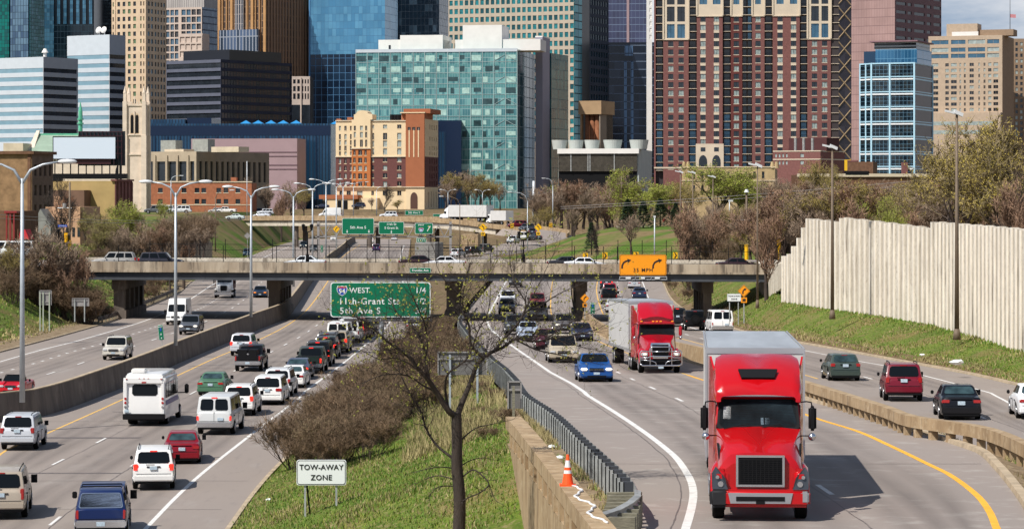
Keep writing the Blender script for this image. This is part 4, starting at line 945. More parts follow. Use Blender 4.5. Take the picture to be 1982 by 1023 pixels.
# --- teal glass office with white penthouses
Mt=grid_mat('teal_office',(0.065,0.205,0.225),(0.30,0.43,0.43),1.05,4.15,.08,.20,(0.18,.40,.38),spand=(0.095,0.27,0.27),sfrac=.42,mixlo=.3,mixhi=.9,metal=.2,rough=.15,off=(0,1.2))
B=Bld('teal_office','long teal glass office with white rooftop penthouses',689,1001,1035,95,1150,9)
B.body(Mt)
Mdk=mat('office_dark_pane',(0.035,0.075,0.08),.12,.2,var=.4,scale=.5)
Mpk=mat('office_blind_pane',(0.42,0.62,0.55),.3,.1,var=.25,scale=.8)
rg=random.Random(8); nfl=13
for r in range(nfl):
 zt_=B.v(106+21.1*r); zb_=zt_-2.3
 B.box('spandrel_line',-.1,-.14,zb_-.5,B.L1+.1,0,zb_-.32,mat('pale_mullion',(0.33,0.44,0.43),.5))
 for i in range(14):
  if rg.random()<.85:
   u0=B.L1*(i+.06)/14; w0=B.L1*rg.choice((.02,.028,.045,.058)); u0+=rg.choice((0,.9))if w0<B.L1*.05 else 0
   B.box('office_window',u0,-.05,zb_+rg.choice((0,0,.6)),u0+w0,.0,zt_,Mdk if rg.random()<.55 else Mpk)
 for(i0,sgn)in(((12.05,1),(13.05,-1))if r%2==0 else()):
  b=MB(); ua=B.L1*i0/14; ub=ua+B.L1*.85/14; a,c_=(zb_,zt_)if sgn>0 else(zt_,zb_)
  b.prism([(ua,-.2,a-.1),(ua,-.2,a+.1),(ub,-.2,c_+.1),(ub,-.2,c_-.1)],(0,.1,0)); b.build('brace',mat('pale_mullion',(0,0,0)),B.root)
for i in range(15): u=B.L1*i/14; B.box('mullion',u-.12,-.22,-3,u+.12,0,B.H,mat('pale_mullion',(0,0,0)))
B.box('parapet',-.1,-.3,B.H-1.0,B.L1+.1,0,B.H+.3,M_silver)
Ms=grid_mat('teal_office_shade',(0.03,0.095,0.115),(0.11,0.17,0.19),9,4.15,.8,.25,(0.07,.15,.17),metal=.1)  # side glass repeats the front wall with shade put into every colour
B.box('side_facade',B.L1,.02,-3,B.L1+.1,B.L2,B.H,Ms)
B.box('penthouse',B.u(727),6,B.H-.3,B.u(853),22,B.v(73.5),M_whiteb); B.box('penthouse',B.u(770),5.4,B.H-.2,B.u(853),26,B.v(65),M_whiteb)
B.box('penthouse',B.u(875),8,B.H-.2,B.u(1040),24,B.v(74),M_whiteb); B.box('penthouse',B.u(890),7.5,B.H-.1,B.u(966),26,B.v(46),M_whiteb)
B.box('door',B.u(747),5.9,B.H,B.u(751),6,B.v(84),GL_dark)
M_lav=stone('lavender_panel',(0.33,0.31,0.36),.05)
B2=Bld('lavender_shaft','lavender clad service shaft at the corner of the teal glass office',1036,1050,1068,72,1175,12,depth=16)
B2.body(M_lav); B2.box('cap',0,0,B2.H-.02,B2.L1,16,B2.H+.5,M_whiteb)
B2=Bld('glass_wing','dark teal glass wing stepping back right of the lavender shaft',1049,1067,1086,103,1190,20,depth=22)
B2.body(grid_mat('wing_glass',(0.02,0.10,0.11),(0.04,0.10,0.11),2.4,4.15,.2,.25,(0.05,.17,.17),metal=.05))
# --- concrete chimney structure + cooling plant
M_tanc=stone('tan_concrete',(0.40,0.27,0.155),.12)
B=Bld('chimney_tower','tan concrete chimney head over brown cylindrical stacks',1123,1162,1186,195,1180,22,cat='chimney')
B.box('cap',-.6,-.6,B.v(221),B.L1+.6,B.L2+.6,B.H,M_tanc); B.box('back_wall',0,B.L2*.5,-3,B.L1,B.L2,B.v(221),M_dark); B.box('corner_wall',B.L1*.94,0,-3,B.L1,B.L2,B.v(221),stone('tan_concrete_shade',(0.27,0.22,0.17),.1)); B.box('corner_wall',0,0,-3,B.L1*.07,2,B.v(221),M_tanc)  # right corner wall: tan concrete with its shaded tone painted in
for i in range(3): b=MB(); b.cyl((B.L1*(.28+.24*i),2.2,-3),B.L1*.115,B.v(221)+3,14); b.build('stack',stone('rust_steel',(0.24,0.10,0.05),.3,.4)if 'rust_steel' not in _mats else _mats['rust_steel'],B.root,smooth=True)
B=Bld('cooling_plant','long cooling plant with louvred front and white rooftop fan cowls',1080,1236,1262,288,960,8)
B.box('core',0,1.2,-3,B.L1,B.L2,B.H,stone('pale_cladding',(0.42,0.45,0.43),.08)); B.box('roof_edge',-.2,-.3,B.v(297),B.L1+.1,1.2,B.H+.1,M_whiteb)
b=MB()
for i in range(20): z=B.v(331)+i*(B.v(298)-B.v(331))/20; b.box(0,.3,z,B.L1-.5,1.2,z+.12)
b.build('louvre',mat('louvre_metal',(0.15,0.13,0.10),.6,var=.3),B.root); B.box('louvre_back',.1,1.0,-3,B.L1-.6,1.25,B.v(297),M_dark)
for x in(1104,1137,1141,1188): B.box('strut',B.u(x),.1,B.v(331),B.u(x)+.35,.35,B.v(297),M_steel)
for x in(1078,1110,1142,1182,1233):
 b=MB(); r_=2.7 if x<1170 else 3.3; b.tube([(B.u(x),7,B.H),(B.u(x),7,B.v(270))],[r_*.82,r_],24,cap=False); b.tube([(B.u(x),7,B.v(270)),(B.u(x),7,B.v(278))],[r_-.1,r_-.3],24,cap=True); b.build('fan_cowl',stone('pale_grp',(0.50,0.52,0.48),.08)if 'pale_grp' not in _mats else _mats['pale_grp'],B.root,smooth=False)
# --- brick apartment tower
M_crm=stone('cream_precast',(0.64,0.54,0.41),.08)
B=Bld('brick_tower','very tall brick apartment tower with balconies and cream upper bays',1266,1608,1648,-40,1080,4,cat='apartment tower',depth=24)
pit=15.85; zr=[(B.v(82.5+pit*i+7),B.v(82.5+pit*i-3.2))for i in range(-8,16)]
B.box('core',.5,1.6,-3,B.L1-.5,B.L2-.4,B.H-.2,M_dark)
def colw(*xs): return[(B.u(a),B.u(b))for a,b in xs]
GLp=mat('pale_window',(0.30,0.36,0.34),.2,.1,var=.4,scale=1)
def bay(xa,xb,wins,off,m=M_brick,z1=None,rec=.25,glass=GL_dark,z0=-3):
 B.facade(m,glass,'front',B.u(xa),B.u(xb),z0,z1 if z1 is not None else B.H,colw(*wins),[r for r in zr if r[1]<(z1 if z1 is not None else B.H)-.3],rec,off=off,glass2=GLp,seed=int(xa),sill=M_crm)
 for e in(xa,xb): B.box('return_wall',B.u(e)-.02,-off+.01,z0,B.u(e)+.02,1.7,z1 if z1 is not None else B.H,m)
zc=B.v(75); zc2=B.v(30)
def balc(xa,xb,off=.0):
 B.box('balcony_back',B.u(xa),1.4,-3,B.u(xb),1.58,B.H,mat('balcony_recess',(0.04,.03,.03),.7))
 for(a,c_)in zr:
  z=a-.55
  b=MB(); b.box(B.u(xa)+.05,-off-.5,z,B.u(xb)-.05,1.4,z+.18); b.build('balcony_slab',M_crm,B.root)
 b=MB()
 for(a,c_)in zr:
  z=a-.37; w0,w1=B.u(xa)+.1,B.u(xb)-.1
  b.box(w0,-off-.45,z+1.0,w1,-off-.40,z+1.06)
  n_=max(3,int((w1-w0)/.35))
  for i in range(n_+1): q=w0+(w1-w0)*i/n_; b.box(q,-off-.45,z,q+.04,-off-.41,z+1.0)
 o=b.build('balcony_railing',M_dark,B.root); o['kind']='stuff'
 n_=max(1,int((B.u(xb)-B.u(xa))/1.6))
 for(a,c_)in zr:
  for i in range(n_): u0=lerp(B.u(xa),B.u(xb),(i+.15)/n_); u1=lerp(B.u(xa),B.u(xb),(i+.85)/n_); B.wins.append(([(u0,1.38,a-.3),(u1,1.38,a-.3),(u1,1.38,c_+.1),(u0,1.38,c_+.1)],GL_dark if(i+int(a))%3 else GL_blue,[(0,5,0)]*4,None,None))
bay(1266,1269,(),.1)
balc(1269,1284); bay(1284,1333,((1293.5,1303.5),(1313.5,1323.5)),.5,z1=zc); balc(1333,1349)
bay(1349,1399,((1356,1366),(1382,1392)),.9,z1=zc2); balc(1400,1415,-.3); bay(1415,1437,((1420.5,1430.5),),.2,z1=zc2,m=stone('dark_red_brick',(0.13,0.04,0.035),.18,1.5)); balc(1437,1456); bay(1456,1480,((1462.5,1472.5),),.3,z1=zc2)
balc(1480,1496); bay(1496,1548,((1505,1515),(1531,1541)),.9,z1=zc2); balc(1549,1563); bay(1563,1608,((1571.5,1581.5),(1591,1601)),.5,z1=zc)
for xa,xb,wn,z0,off in((1284,1333,((1291,1306),(1311,1326)),zc,.6),(1349,1399,((1354,1369),(1380,1395)),zc2,1.0),(1415,1437,((1419.5,1431.5),),zc2,.3),(1456,1480,((1462,1473),),zc2,.4),(1496,1548,((1503,1517),(1529,1543)),zc2,1.0),(1563,1608,((1570,1585),(1590,1603)),zc,.6)):
 B.facade(M_crm,GL_dark,'front',B.u(xa),B.u(xb),z0,B.H,colw(*wn),[(B.v(y0),B.v(y1))for y0,y1 in((73,46),(41,12),(8,-20))],.4,off=off,glass2=GL_blue)
 B.box('corbel',B.u(xa)-.1,-off-.25,z0-.35,B.u(xb)+.1,1.5,z0,M_crm)
 for e in(xa,xb): B.box('pier',B.u(e)-.3,-off-.35,z0,B.u(e)+.3,.2,B.H,M_crm)
for x in(1361,1387,1510,1536):
 b=MB()
 for(a,c_),(a2,c2)in zip(zr,zr[1:]):
  if a2>c_ and False: pass
  zlo,zhi=min(c_,c2),max(a,a2)
 for i in range(len(zr)-1):
  lo_,hi_=zr[i+1][1],zr[i][0]
  if lo_<zc2 and hi_<zc2: b=MB(); b.box(B.u(x)-1.02,-.93,lo_+.02,B.u(x)+1.02,-.88,hi_-.24); b.build('spandrel',M_crm,B.root)
B.box('stone_base',B.u(1347),-1.1,B.v(325),B.u(1401),-.9,B.v(278),M_crm)
for x in(1361,1387): b=MB(); gothic(b,B.u(x),B.v(322),B.v(300),1.6,-1.14); b.build('arched_window',GL_dark,B.root); B.box('window',B.u(x)-.9,-1.14,B.v(293),B.u(x)+.9,-1.1,B.v(285),GL_dark)
B.box('string_course',B.u(1266),-.65,B.v(326),B.u(1336),-.1,B.v(323),M_crm)
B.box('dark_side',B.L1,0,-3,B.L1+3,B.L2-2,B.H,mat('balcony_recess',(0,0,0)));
for(a,c_)in zr: b=MB(); b.box(B.L1+.1,-.4,a-.55,B.L1+3.2,0,a-.37); b.build('balcony_slab',M_crm,B.root)
B.done(M_dark)
# --- dark braced tower
B=Bld('braced_tower','dark glass tower striped with a zigzag of tan cross bracing',1608,1648,1650,-40,1230,0,depth=20)
B.body(grid_mat('black_curtain',(0.02,0.017,0.025),(0.035,0.03,0.035),3,3.9,.2,.25,(0.035,.03,.04)))
for i in range(11):
 y=-20+33.2*i; xl,xr=1621.5,1647
 for(p,q)in(((xl,y),(xr,y+30)),((xr,y),(xl,y+30))):
  b=MB(); A=Vector((B.u(p[0]),-.3,B.v(p[1]))); C=Vector((B.u(q[0]),-.3,B.v(q[1]))); b.tube([A,C],.28,4); b.build('brace',stone('tan_steel',(0.30,0.22,0.13),.1)if 'tan_steel' not in _mats else _mats['tan_steel'],B.root)
# --- mauve tower
B=Bld('mauve_tower','tall mauve granite tower with dark strip windows on its shaded side',1647,1732,1822,-40,1560,34)
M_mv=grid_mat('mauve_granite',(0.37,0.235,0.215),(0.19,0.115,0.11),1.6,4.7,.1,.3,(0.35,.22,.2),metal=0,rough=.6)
B.box('core',.4,.3,-9,B.L1-.4,B.L2-.3,B.H,M_mauve); B.box('wall',0,0,-9,B.L1-.01,.3,B.H,M_mv)
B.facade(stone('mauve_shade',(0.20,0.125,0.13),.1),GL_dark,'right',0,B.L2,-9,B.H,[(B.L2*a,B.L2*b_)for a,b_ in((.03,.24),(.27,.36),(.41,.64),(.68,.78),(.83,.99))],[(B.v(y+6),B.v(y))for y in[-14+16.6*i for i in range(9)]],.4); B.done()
# --- blue framed octagonal building
M_lb=mat('light_blue_frame',(0.42,0.66,0.78),.45,var=.05,scale=.5); M_bw=mat('white_floor_band',(0.78,0.80,0.80),.6,var=.05,scale=.3)
B=Bld('blue_frame_building','glass building framed in light blue with white floor bands',1687,1770,1805,122,1300,22)
Mg2=grid_mat('square_panes',(0.012,0.022,0.032),(0.16,0.32,0.45),1.85,1.8,.10,.10,(0.035,.045,.05),metal=.3)
B.body(Mg2); B.box('side_facade',B.L1,.1,-9,B.L1+.08,B.L2,B.H-.2,grid_mat('brown_panes',(0.065,0.043,0.043),(0.12,0.095,0.10),1.85,1.8,.07,.07,metal=0,rough=.4))
b=MB(); b.prism([(0,0,-9),(-6.9,5.2,-9),(-6.9,14,-9),(0,18,-9)],(0,0,B.H+9)); b.build('angled_bay',Mg2,B.root)
floors=[122,149,178,207,236,265,294,323]
for y in floors:
 z=B.v(y)
 for dz,th_,m_ in((0,.5,M_lb),(-1.2,.7,M_bw))if y>122 else((-.3,.6,M_lb),):
  B.box('floor_band',-.1,-.35,z+dz,B.L1+.3,.0,z+dz+th_,m_)
  B.box('floor_band',B.L1,0,z+dz+.01,B.L1+.3,B.L2,z+dz+th_-.02,M_lb)
  b=MB(); b.prism([(-.1,-.35,z+dz),(-7.2,5.0,z+dz),(-7.0,5.3,z+dz),(0.05,0,z+dz)],(0,0,th_)); b.build('floor_band',m_,B.root)
for u in(0,B.L1*.43,B.L1): B.box('column',u-.45,-.5,-9,u+.35,.1,B.H+.2,M_lb)
for y in(.98,): B.box('column',B.L1-.1,B.L2*y-.5,-9,B.L1+.5,B.L2*y+.4,B.H+.1,M_lb)
for t in(.48,.98): x_,y_=-6.9*t,5.2*t; B.box('column',x_-.35,y_-.5,-9,x_+.25,y_+.2,B.H+.2,M_lb)
B.box('upper_storey',B.L1*.05,3,B.H,B.L1*1.02,B.L2*.9,B.v(94),grid_mat('upper_blue',(0.03,0.13,0.26),(0.10,0.26,0.40),1.6,4,.16,.3,(0.045,.17,.32),metal=.3)); B.box('upper_storey',-5,5,B.H,B.L1*.06,B.L2*.9,B.v(97),mat('navy_glass',(0.02,.055,.11),.15,.3))
B.box('crown',B.L1*.02,3.3,B.v(94),B.L1,B.L2*.85,B.v(80),grid_mat('crown_bars',(0.03,0.035,0.04),(0.40,0.43,0.43),40,1.6,.3,.7)); B.box('roof',-1.4,1.6,B.v(80),B.L1*1.05,B.L2*.95,B.v(77.5),stone('mauve_roof',(0.25,0.15,0.17),.1))
# --- beige apartment block right
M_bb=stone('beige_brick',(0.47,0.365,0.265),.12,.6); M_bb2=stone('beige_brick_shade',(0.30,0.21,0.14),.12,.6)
B=Bld('apartment_tower','beige brick apartment tower with three glazed top floors and a flagpole',1797,1940,1962,68,1450,20,cat='apartment tower')
B.box('core',.4,.4,-9,B.L1-.4,B.L2-.4,B.H-.2,M_bb)
glz=[(B.u(a),B.u(b_))for a,b_ in((1803,1836),(1841,1869),(1874,1907),(1911,1934))]
B.facade(M_bb,GL_blue,'front',0,B.L1,B.v(117),B.H,glz,[(B.v(y+8),B.v(y))for y in(76,91,103)],.3,glass2=GL_pale,seed=3)
B.facade(M_bb,GL_dark,'front',0,B.L1,-9,B.v(117),colw_ if False else[(B.u(a),B.u(b_))for a,b_ in((1804,1816),(1830,1836.5),(1841,1852),(1857.5,1860.5),(1866,1869.5),(1877,1885),(1894,1897),(1904,1907.5),(1913,1919),(1923,1932))],[(B.v(y+6.2),B.v(y))for y in[121+10.95*i for i in range(17)]],.25,glass2=GL_pale,seed=4)
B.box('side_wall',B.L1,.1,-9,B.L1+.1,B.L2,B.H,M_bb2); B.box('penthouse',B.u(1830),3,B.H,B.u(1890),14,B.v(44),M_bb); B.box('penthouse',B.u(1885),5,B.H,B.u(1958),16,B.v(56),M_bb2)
B.box('roof_rail',B.u(1842),1,B.H,B.u(1893),1.3,B.v(60),M_whiteb); B.done(M_bb)
o=put('lettering',text_mesh('PLACE',2.6,M_dark,.05,.03),B.root,(B.u(1902),-.3,B.v(222)))
B.box('podium',B.u(1787),-5,-9,B.L1,0,B.v(218),M_bb)
for y in(235,252): B.box('podium_window',B.u(1795),-5.05,B.v(y+7),B.u(1925),-5,B.v(y),GL_pale)
fp=empty('flagpole',B.root.location+Vector((0,0,B.H))); fp.location=P(1955,60,1460); tag(fp,'flagpole with a small red and white flag on the beige tower roof','flagpole')
b=MB(); b.cyl((0,0,-1),.18,22,6,r2=.09); b.build('pole',M_dark,fp)
b=MB(); b.obox((.1,0,8.6),(2.9,0,-.2),(0,.05,0),(0,0,-1.8)); b.build('flag',mat('flag_cloth',(0.6,0.25,0.27),.8),fp)
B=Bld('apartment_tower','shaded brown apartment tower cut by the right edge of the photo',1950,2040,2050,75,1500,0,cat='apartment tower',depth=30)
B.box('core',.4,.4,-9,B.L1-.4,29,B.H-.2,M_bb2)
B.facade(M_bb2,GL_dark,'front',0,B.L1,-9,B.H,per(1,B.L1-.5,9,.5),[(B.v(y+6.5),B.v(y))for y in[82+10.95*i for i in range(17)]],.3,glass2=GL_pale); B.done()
# --- hotel
M_ho=stone('hotel_cream',(0.78,0.61,0.385),.06,.3); M_pl=stone('hotel_plum_brick',(0.155,0.065,0.058),.12,1.5); M_or=stone('hotel_orange_brick',(0.50,0.17,0.055),.12,1.5); M_rd=stone('hotel_russet',(0.37,0.135,0.065),.06,.5)
B=Bld('hotel','cream, plum and orange hotel block with a domed gable in the middle distance',650,822,848,232,1080,10,cat='hotel')
B.box('core',.5,.5,-3,B.L1-.5,B.L2-.5,B.H-.3,M_ho)
zb_,zm=B.v(362),B.v(303)
def hf(m,xa,xb,z0,z1,cols,rows,off=0.0,sd=0):
 B.facade(m,GL_dark,'front',B.u(xa),B.u(xb),z0,z1,[(B.u(a),B.u(b))for a,b in cols],[(B.v(b),B.v(a))for a,b in rows],.35,off=off,glass2=GL_pale,seed=sd,sill=M_ho)
 for e in(xa,xb): B.box('return_wall',B.u(e)-.03,-off+.01,z0,B.u(e)+.03,.6,z1,m)
lc=((656,660),(666.5,671),(677.5,681.5))
hf(M_ho,650,682,zm,B.v(232),lc,((243,252),(259,269),(271,280),(282,291),(293,300)),0,1); hf(M_pl,650,682,zb_,zm,lc,((306,316),(320.5,330),(335,345),(350,359)),0,2)
hf(M_ho,682,718,B.v(287),B.v(231),((686,690),(698,703.5),(708,712)),((243,252),(255,266),(270,284)),.9,3)
hf(M_or,682,718,zb_,B.v(287),((685,689.5),(694.5,702),(706.5,711)),((290,300),(305,315),(320.5,330),(335.5,346),(351,360)),.9,4)
hf(M_ho,718,786,zm,B.v(234),((721,724.5),(741.5,749.5),(769,777)),((241,248.5),(257,270),(272,284),(287,299)),0,5); hf(M_pl,718,786,zb_,zm,((720.5,724),(741.5,749.5),(769,777)),((305,313),(320,329),(335,344),(351,360)),0,6)
hf(M_ho,650,786,-3,zb_,((657,664),(671,679),(691,702),(719,724),(741,750),(769,777)),((369,378),),.0,7)
B.facade(M_rd,GL_dark,'front',B.u(786),B.u(822),zb_,B.v(218),[(B.u(a),B.u(a+6))for a in(789.5,798.5,807.5)],[(B.v(252),B.v(246))],.3,off=.5); B.box('return_wall',B.u(786)-.02,-.49,zb_,B.u(786)+.2,.6,B.v(218),M_rd)
for x in(792.7,801.6,810.5): B.box('pilaster_strip',B.u(x)-.2,-.62,B.v(304),B.u(x)+.2,-.5,B.v(252),M_ho)
B.box('tower_top',B.u(776),1,B.v(240),B.L1,B.L2*.6,B.v(218),M_rd); B.box('tower_top',B.u(778),3,B.v(219),B.u(830),B.L2*.9,B.v(210),M_rd); B.box('tower_cornice',B.u(776)-.2,-.7,B.v(219),B.L1+.2,1.2,B.v(217),M_ho)
B.box('base_wall',B.u(786),-.52,-3,B.L1,.4,zb_-.2,M_ho)
b=MB(); gothic(b,B.u(802),B.v(404),B.v(372),1.4,-.58); b.build('arched_window',mat('brown_glass',(0.10,.05,.035),.4),B.root)
for(xa,xb,y,off)in((650,682,303,0),(718,786,303,0),(681,719,287,.9),(650,822,362,.55),(650,682,233,0),(718,787,233.5,0)): B.box('cornice',B.u(xa)-.1,-off-.4,B.v(y+.8),B.u(xb)+.1,.3,B.v(y-1),M_trim)
B.facade(M_ho,GL_dark,'right',0,B.L2,zm,B.v(230),per(B.L2*.3,B.L2*.95,4,.35),[(B.v(b),B.v(a))for a,b in((240,250),(264,272),(282,290),(293,300))],.3,off=.02)
B.facade(M_pl,GL_dark,'right',0,B.L2,zb_,zm,per(B.L2*.3,B.L2*.95,4,.35),[(B.v(b),B.v(a))for a,b in((306,316),(321,330),(335,345),(350,359))],.3,off=.02)
B.facade(M_ho,GL_dark,'right',0,B.L2,-3,zb_,per(B.L2*.2,B.L2*.95,4,.3),[(B.v(402),B.v(371))],.3,off=.02)
gb=MB(); cx=B.u(702); hw=B.u(720)-B.u(702)
pts=[(B.u(682),-.85,B.v(231)),(B.u(722),-.85,B.v(231)),(B.u(722),-.85,B.v(221)),(B.u(718),-.85,B.v(221))]
for i in range(9): a=math.pi*i/8; pts.append((cx+hw*.62*math.cos(a),-.85,B.v(219)+(B.v(213)-B.v(219))*math.sin(a)))
pts+=[(B.u(688),-.85,B.v(221)),(B.u(686),-.85,B.v(221)),(B.u(686),-.85,B.v(231))]
gb.prism(pts[::1],(0,7,0)); gb.build('gable',M_ho,B.root)
B.box('chimney',B.u(650),1,B.H,B.u(658),3,B.v(229),M_rd); B.box('chimney',B.u(671),1,B.H,B.u(680),3,B.v(226),M_rd)
for x in(755,762,768): b=MB(); b.cyl((B.u(x),4,B.H-.2),.9,2.4,8); b.build('roof_fan',M_dark,B.root)
B.box('porch',B.u(632),-6,-1,B.u(690),-.1,B.v(385),M_ho); B.box('porch',B.u(625),-6.4,B.v(385),B.u(700),-.1,B.v(377),M_rd)
B.box('porch',B.u(700),-4,-1,B.u(735),-.1,B.v(383),M_ho)
for x in(632,660,672): B.box('porch_opening',B.u(x),-6.1,-1,B.u(x+8),-6.0,B.v(388),M_dark)
B.done(M_crm)
# --- right, low brick buildings in front of the braced tower, sandstone hall
B=Bld('brick_block','low brown brick block with cream bands and rooftop plant',1497,1588,1635,292,900,30)
B.box('core',.3,.3,-3,B.L1-.3,B.L2-.3,B.H-.2,M_brick)
B.facade(M_brick,GL_pale,'front',0,B.L1,-3,B.H,[(B.u(a),B.u(a+3.5))for a in(1500,1507,1514,1521)]+[(B.u(1549),B.u(1556))],[(B.v(304),B.v(297)),(B.v(318),B.v(311))],.2)
for y in(292,308): B.box('band',-.1,-.12,B.v(y+1),B.L1,0,B.v(y-1),M_crm); B.box('band',B.L1,0,B.v(y+1),B.L1+.12,B.L2,B.v(y-1),M_crm)
B.box('penthouse',B.u(1517),4,B.H,B.u(1590),14,B.v(266),stone('dark_brown_brick',(0.085,0.035,0.035),.2)); B.box('side_wall',B.L1,.05,-3,B.L1+.05,B.L2,B.H-.3,M_brick)
for x in(1530,1546,1563): b=MB(); b.cyl((B.u(x),4,B.H),.5,4.2,8); b.build('roof_fan',M_steel,B.root)
B.done()
B=Bld('yellow_billboard','small bright yellow panel on the roofline beside the brick block',1635,1647,1648,309,900,0,cat='sign panel',depth=1)
B.box('panel',0,0,B.v(330),B.L1,1,B.H,mat('bright_yellow_panel',(0.85,0.50,0.02),.5)); B.box('pole',B.L1*.4,.3,-3,B.L1*.6,.6,B.v(330),M_dark)
B=Bld('brick_shop','small dark red brick building with a flat roof left of the blue framed building',1640,1690,1698,313,860,15)
B.body(M_brickd); B.box('parapet',0,-.1,B.H,B.L1*.4,1,B.H+.5,M_brick); B.box('shop_front',B.u(1636),-2,-1,B.u(1682),-.1,B.v(331),M_dark)
B=Bld('flat_roof_store','long low store with a pale roof edge behind the brown trees',1545,1905,1915,338,800,0,depth=20)
B.body(M_brickd); B.box('roof_edge',-.3,-.5,B.v(342),B.L1+.3,.3,B.H+.3,M_trim); B.box('sign_band',B.u(1636),-.6,B.v(338),B.u(1681),-.52,B.v(333),M_dark); B.box('chimney',B.u(1750),3,B.H,B.u(1760),6,B.v(314),M_brick)
M_sand=stone('sandstone',(0.45,0.33,0.18),.2,.5)
B=Bld('sandstone_hall','tan sandstone hall with small pinnacles behind the budding trees',1320,1500,1508,322,760,6)
B.box('core',.4,.4,-3,B.L1-.4,B.L2-.4,B.H-.2,M_sand)
B.facade(M_sand,GL_dark,'front',0,B.L1,-3,B.H,per(2,B.L1-2,9,.3),[(B.v(345),B.v(332)),(B.v(375),B.v(358))],.4,sill=M_sand)
for x in(1324,1332,1495,1503): b=MB(); b.cyl((B.u(x),.4,B.H-.5),.7,1.8,8,r2=.35); b.build('pinnacle',M_sand,B.root)
for y in(324,350): B.box('cornice',-.1,-.2,B.v(y),B.L1+.2,0,B.v(y-1.5),M_trim)
B.done()
B=Bld('retaining_wall','white graffiti stained retaining wall above the far grassy slope',1193,1328,1330,438,640,0,cat='wall',depth=.6,zb=0)
b=MB(); pts=[(B.u(1193),0,B.v(448)),(B.u(1215),0,B.v(462)),(B.u(1260),0,B.v(474)),(B.u(1328),0,B.v(479)),(B.u(1328),0,B.v(438)),(B.u(1193),0,B.v(437))]
b.prism(pts,(0,.6,0)); b.build('wall',M_concpale,B.root)
B=Bld('white_house','pale house roof and window seen through bare branches behind the noise wall',1822,1885,1890,408,300,10,cat='house',zb=5)
B.body(stone('grey_siding',(0.28,.27,.26),.15)); B.box('roof_edge',-.3,-.4,B.H,B.L1+.2,5,B.H+.25,M_whiteb)
B.box('window',B.u(1855),-.05,B.v(432),B.u(1862),0,B.v(418),GL_pale); B.box('door',B.u(1866),-.05,B.v(436),B.u(1874),0,B.v(418),mat('orange_door',(.6,.3,.08),.6))
B=Bld('block_house','low brown concrete hut between the roads under the ramp bridge',893,925,928,453,640,5,cat='hut',zb=0,depth=6)
B.body(M_conc)
B=Bld('concrete_box','grey concrete block structure on the median beyond the bridge',803,842,846,470,560,8,cat='concrete block',zb=0,depth=10)
B.body(mat('grey_concrete',(0.26,0.25,0.23),.85,var=.2,scale=.4))
# --- billboard
root=empty('billboard',P(160,352,490)); tag(root,'blank white billboard on a dark steel frame above the ochre building','billboard')
s_=490/F
def bb(part,xa,ya,xb,yb,y0,y1,m):
 b=MB(); b.box((xa-160)*s_,y0,(352-yb)*s_,(xb-160)*s_,y1,(352-ya)*s_); return b.build(part,m,root)
bb('panel',103,265,223,307,0,.25,mat('blank_panel',(0.68,0.76,0.86),.6)); bb('frame',102,264,103,312,-.05,.3,M_dark); bb('frame',103,263.6,223.3,265,-.05,.3,M_dark); bb('frame',103,307,223,308,-.05,.3,M_dark)
bb('skirt',110,308,214,317,.3,.6,mat('maroon_panel',(0.07,.015,.02),.6)); bb('walkway',92,336,245,346,-.3,1.4,M_dark)
for i in range(9): x=104+15.2*i; bb('post',x,307,x+1.8,340,.6,.9,M_dark)
bb('rear_panel',145,253,236,320,4,4.3,mat('navy_black',(0,0,0)))
for i in range(12): x=146+7.6*i; bb('rear_frame',x,253,x+.8,318,3.6,3.9,mat('maroon_panel',(0,0,0)))
for z_ in(254,262,272,284,296): bb('rear_frame',145,z_,232,z_+.9,3.5,3.6,mat('maroon_panel',(0,0,0)))
# ---------------------------------------------------------------- vehicles
M_paint=mat('car_paint',(.5,.5,.5),.35,.0,coat=.4,obj_color=True,spec=.2)
M_plast=mat('black_plastic',(0.008,0.008,0.009),.6,spec=.15)
M_glass=mat('tinted_car_glass',(0.006,0.008,0.010),.08,0.0,spec=.18)
M_glassl=mat('clear_car_glass',(0.03,0.055,0.06),.06,0.0,spec=.5,var=.6,scale=1.6)
M_chrome=mat('chrome',(0.62,0.63,0.65),.18,.95); M_tyre=mat('tyre',(0.009,0.009,0.009),.9,spec=.1)
M_rim=mat('alloy_rim',(0.42,0.42,0.43),.3,.7); M_red=mat('tail_lens',(0.38,0.008,0.008),.2,spec=.7,coat=.5)
M_brake=mat('lit_brake_lens',(0.9,0.03,0.015),.3,emit=1.1); M_lamp=mat('head_lens',(0.62,0.64,0.66),.08,.3,spec=.9,coat=1.0)
M_lit=mat('lit_head_lens',(1.0,0.93,0.80),.3,emit=.75); M_amber=mat('amber_lens',(0.9,0.28,0.02),.3,emit=.35)
M_plate=mat('number_plate',(0.45,0.55,0.62),.4,var=.25,scale=14); M_rubber=mat('underbody',(0.012,0.012,0.013),.9)
M_int=mat('interior_beige',(0.22,0.19,0.15),.9)
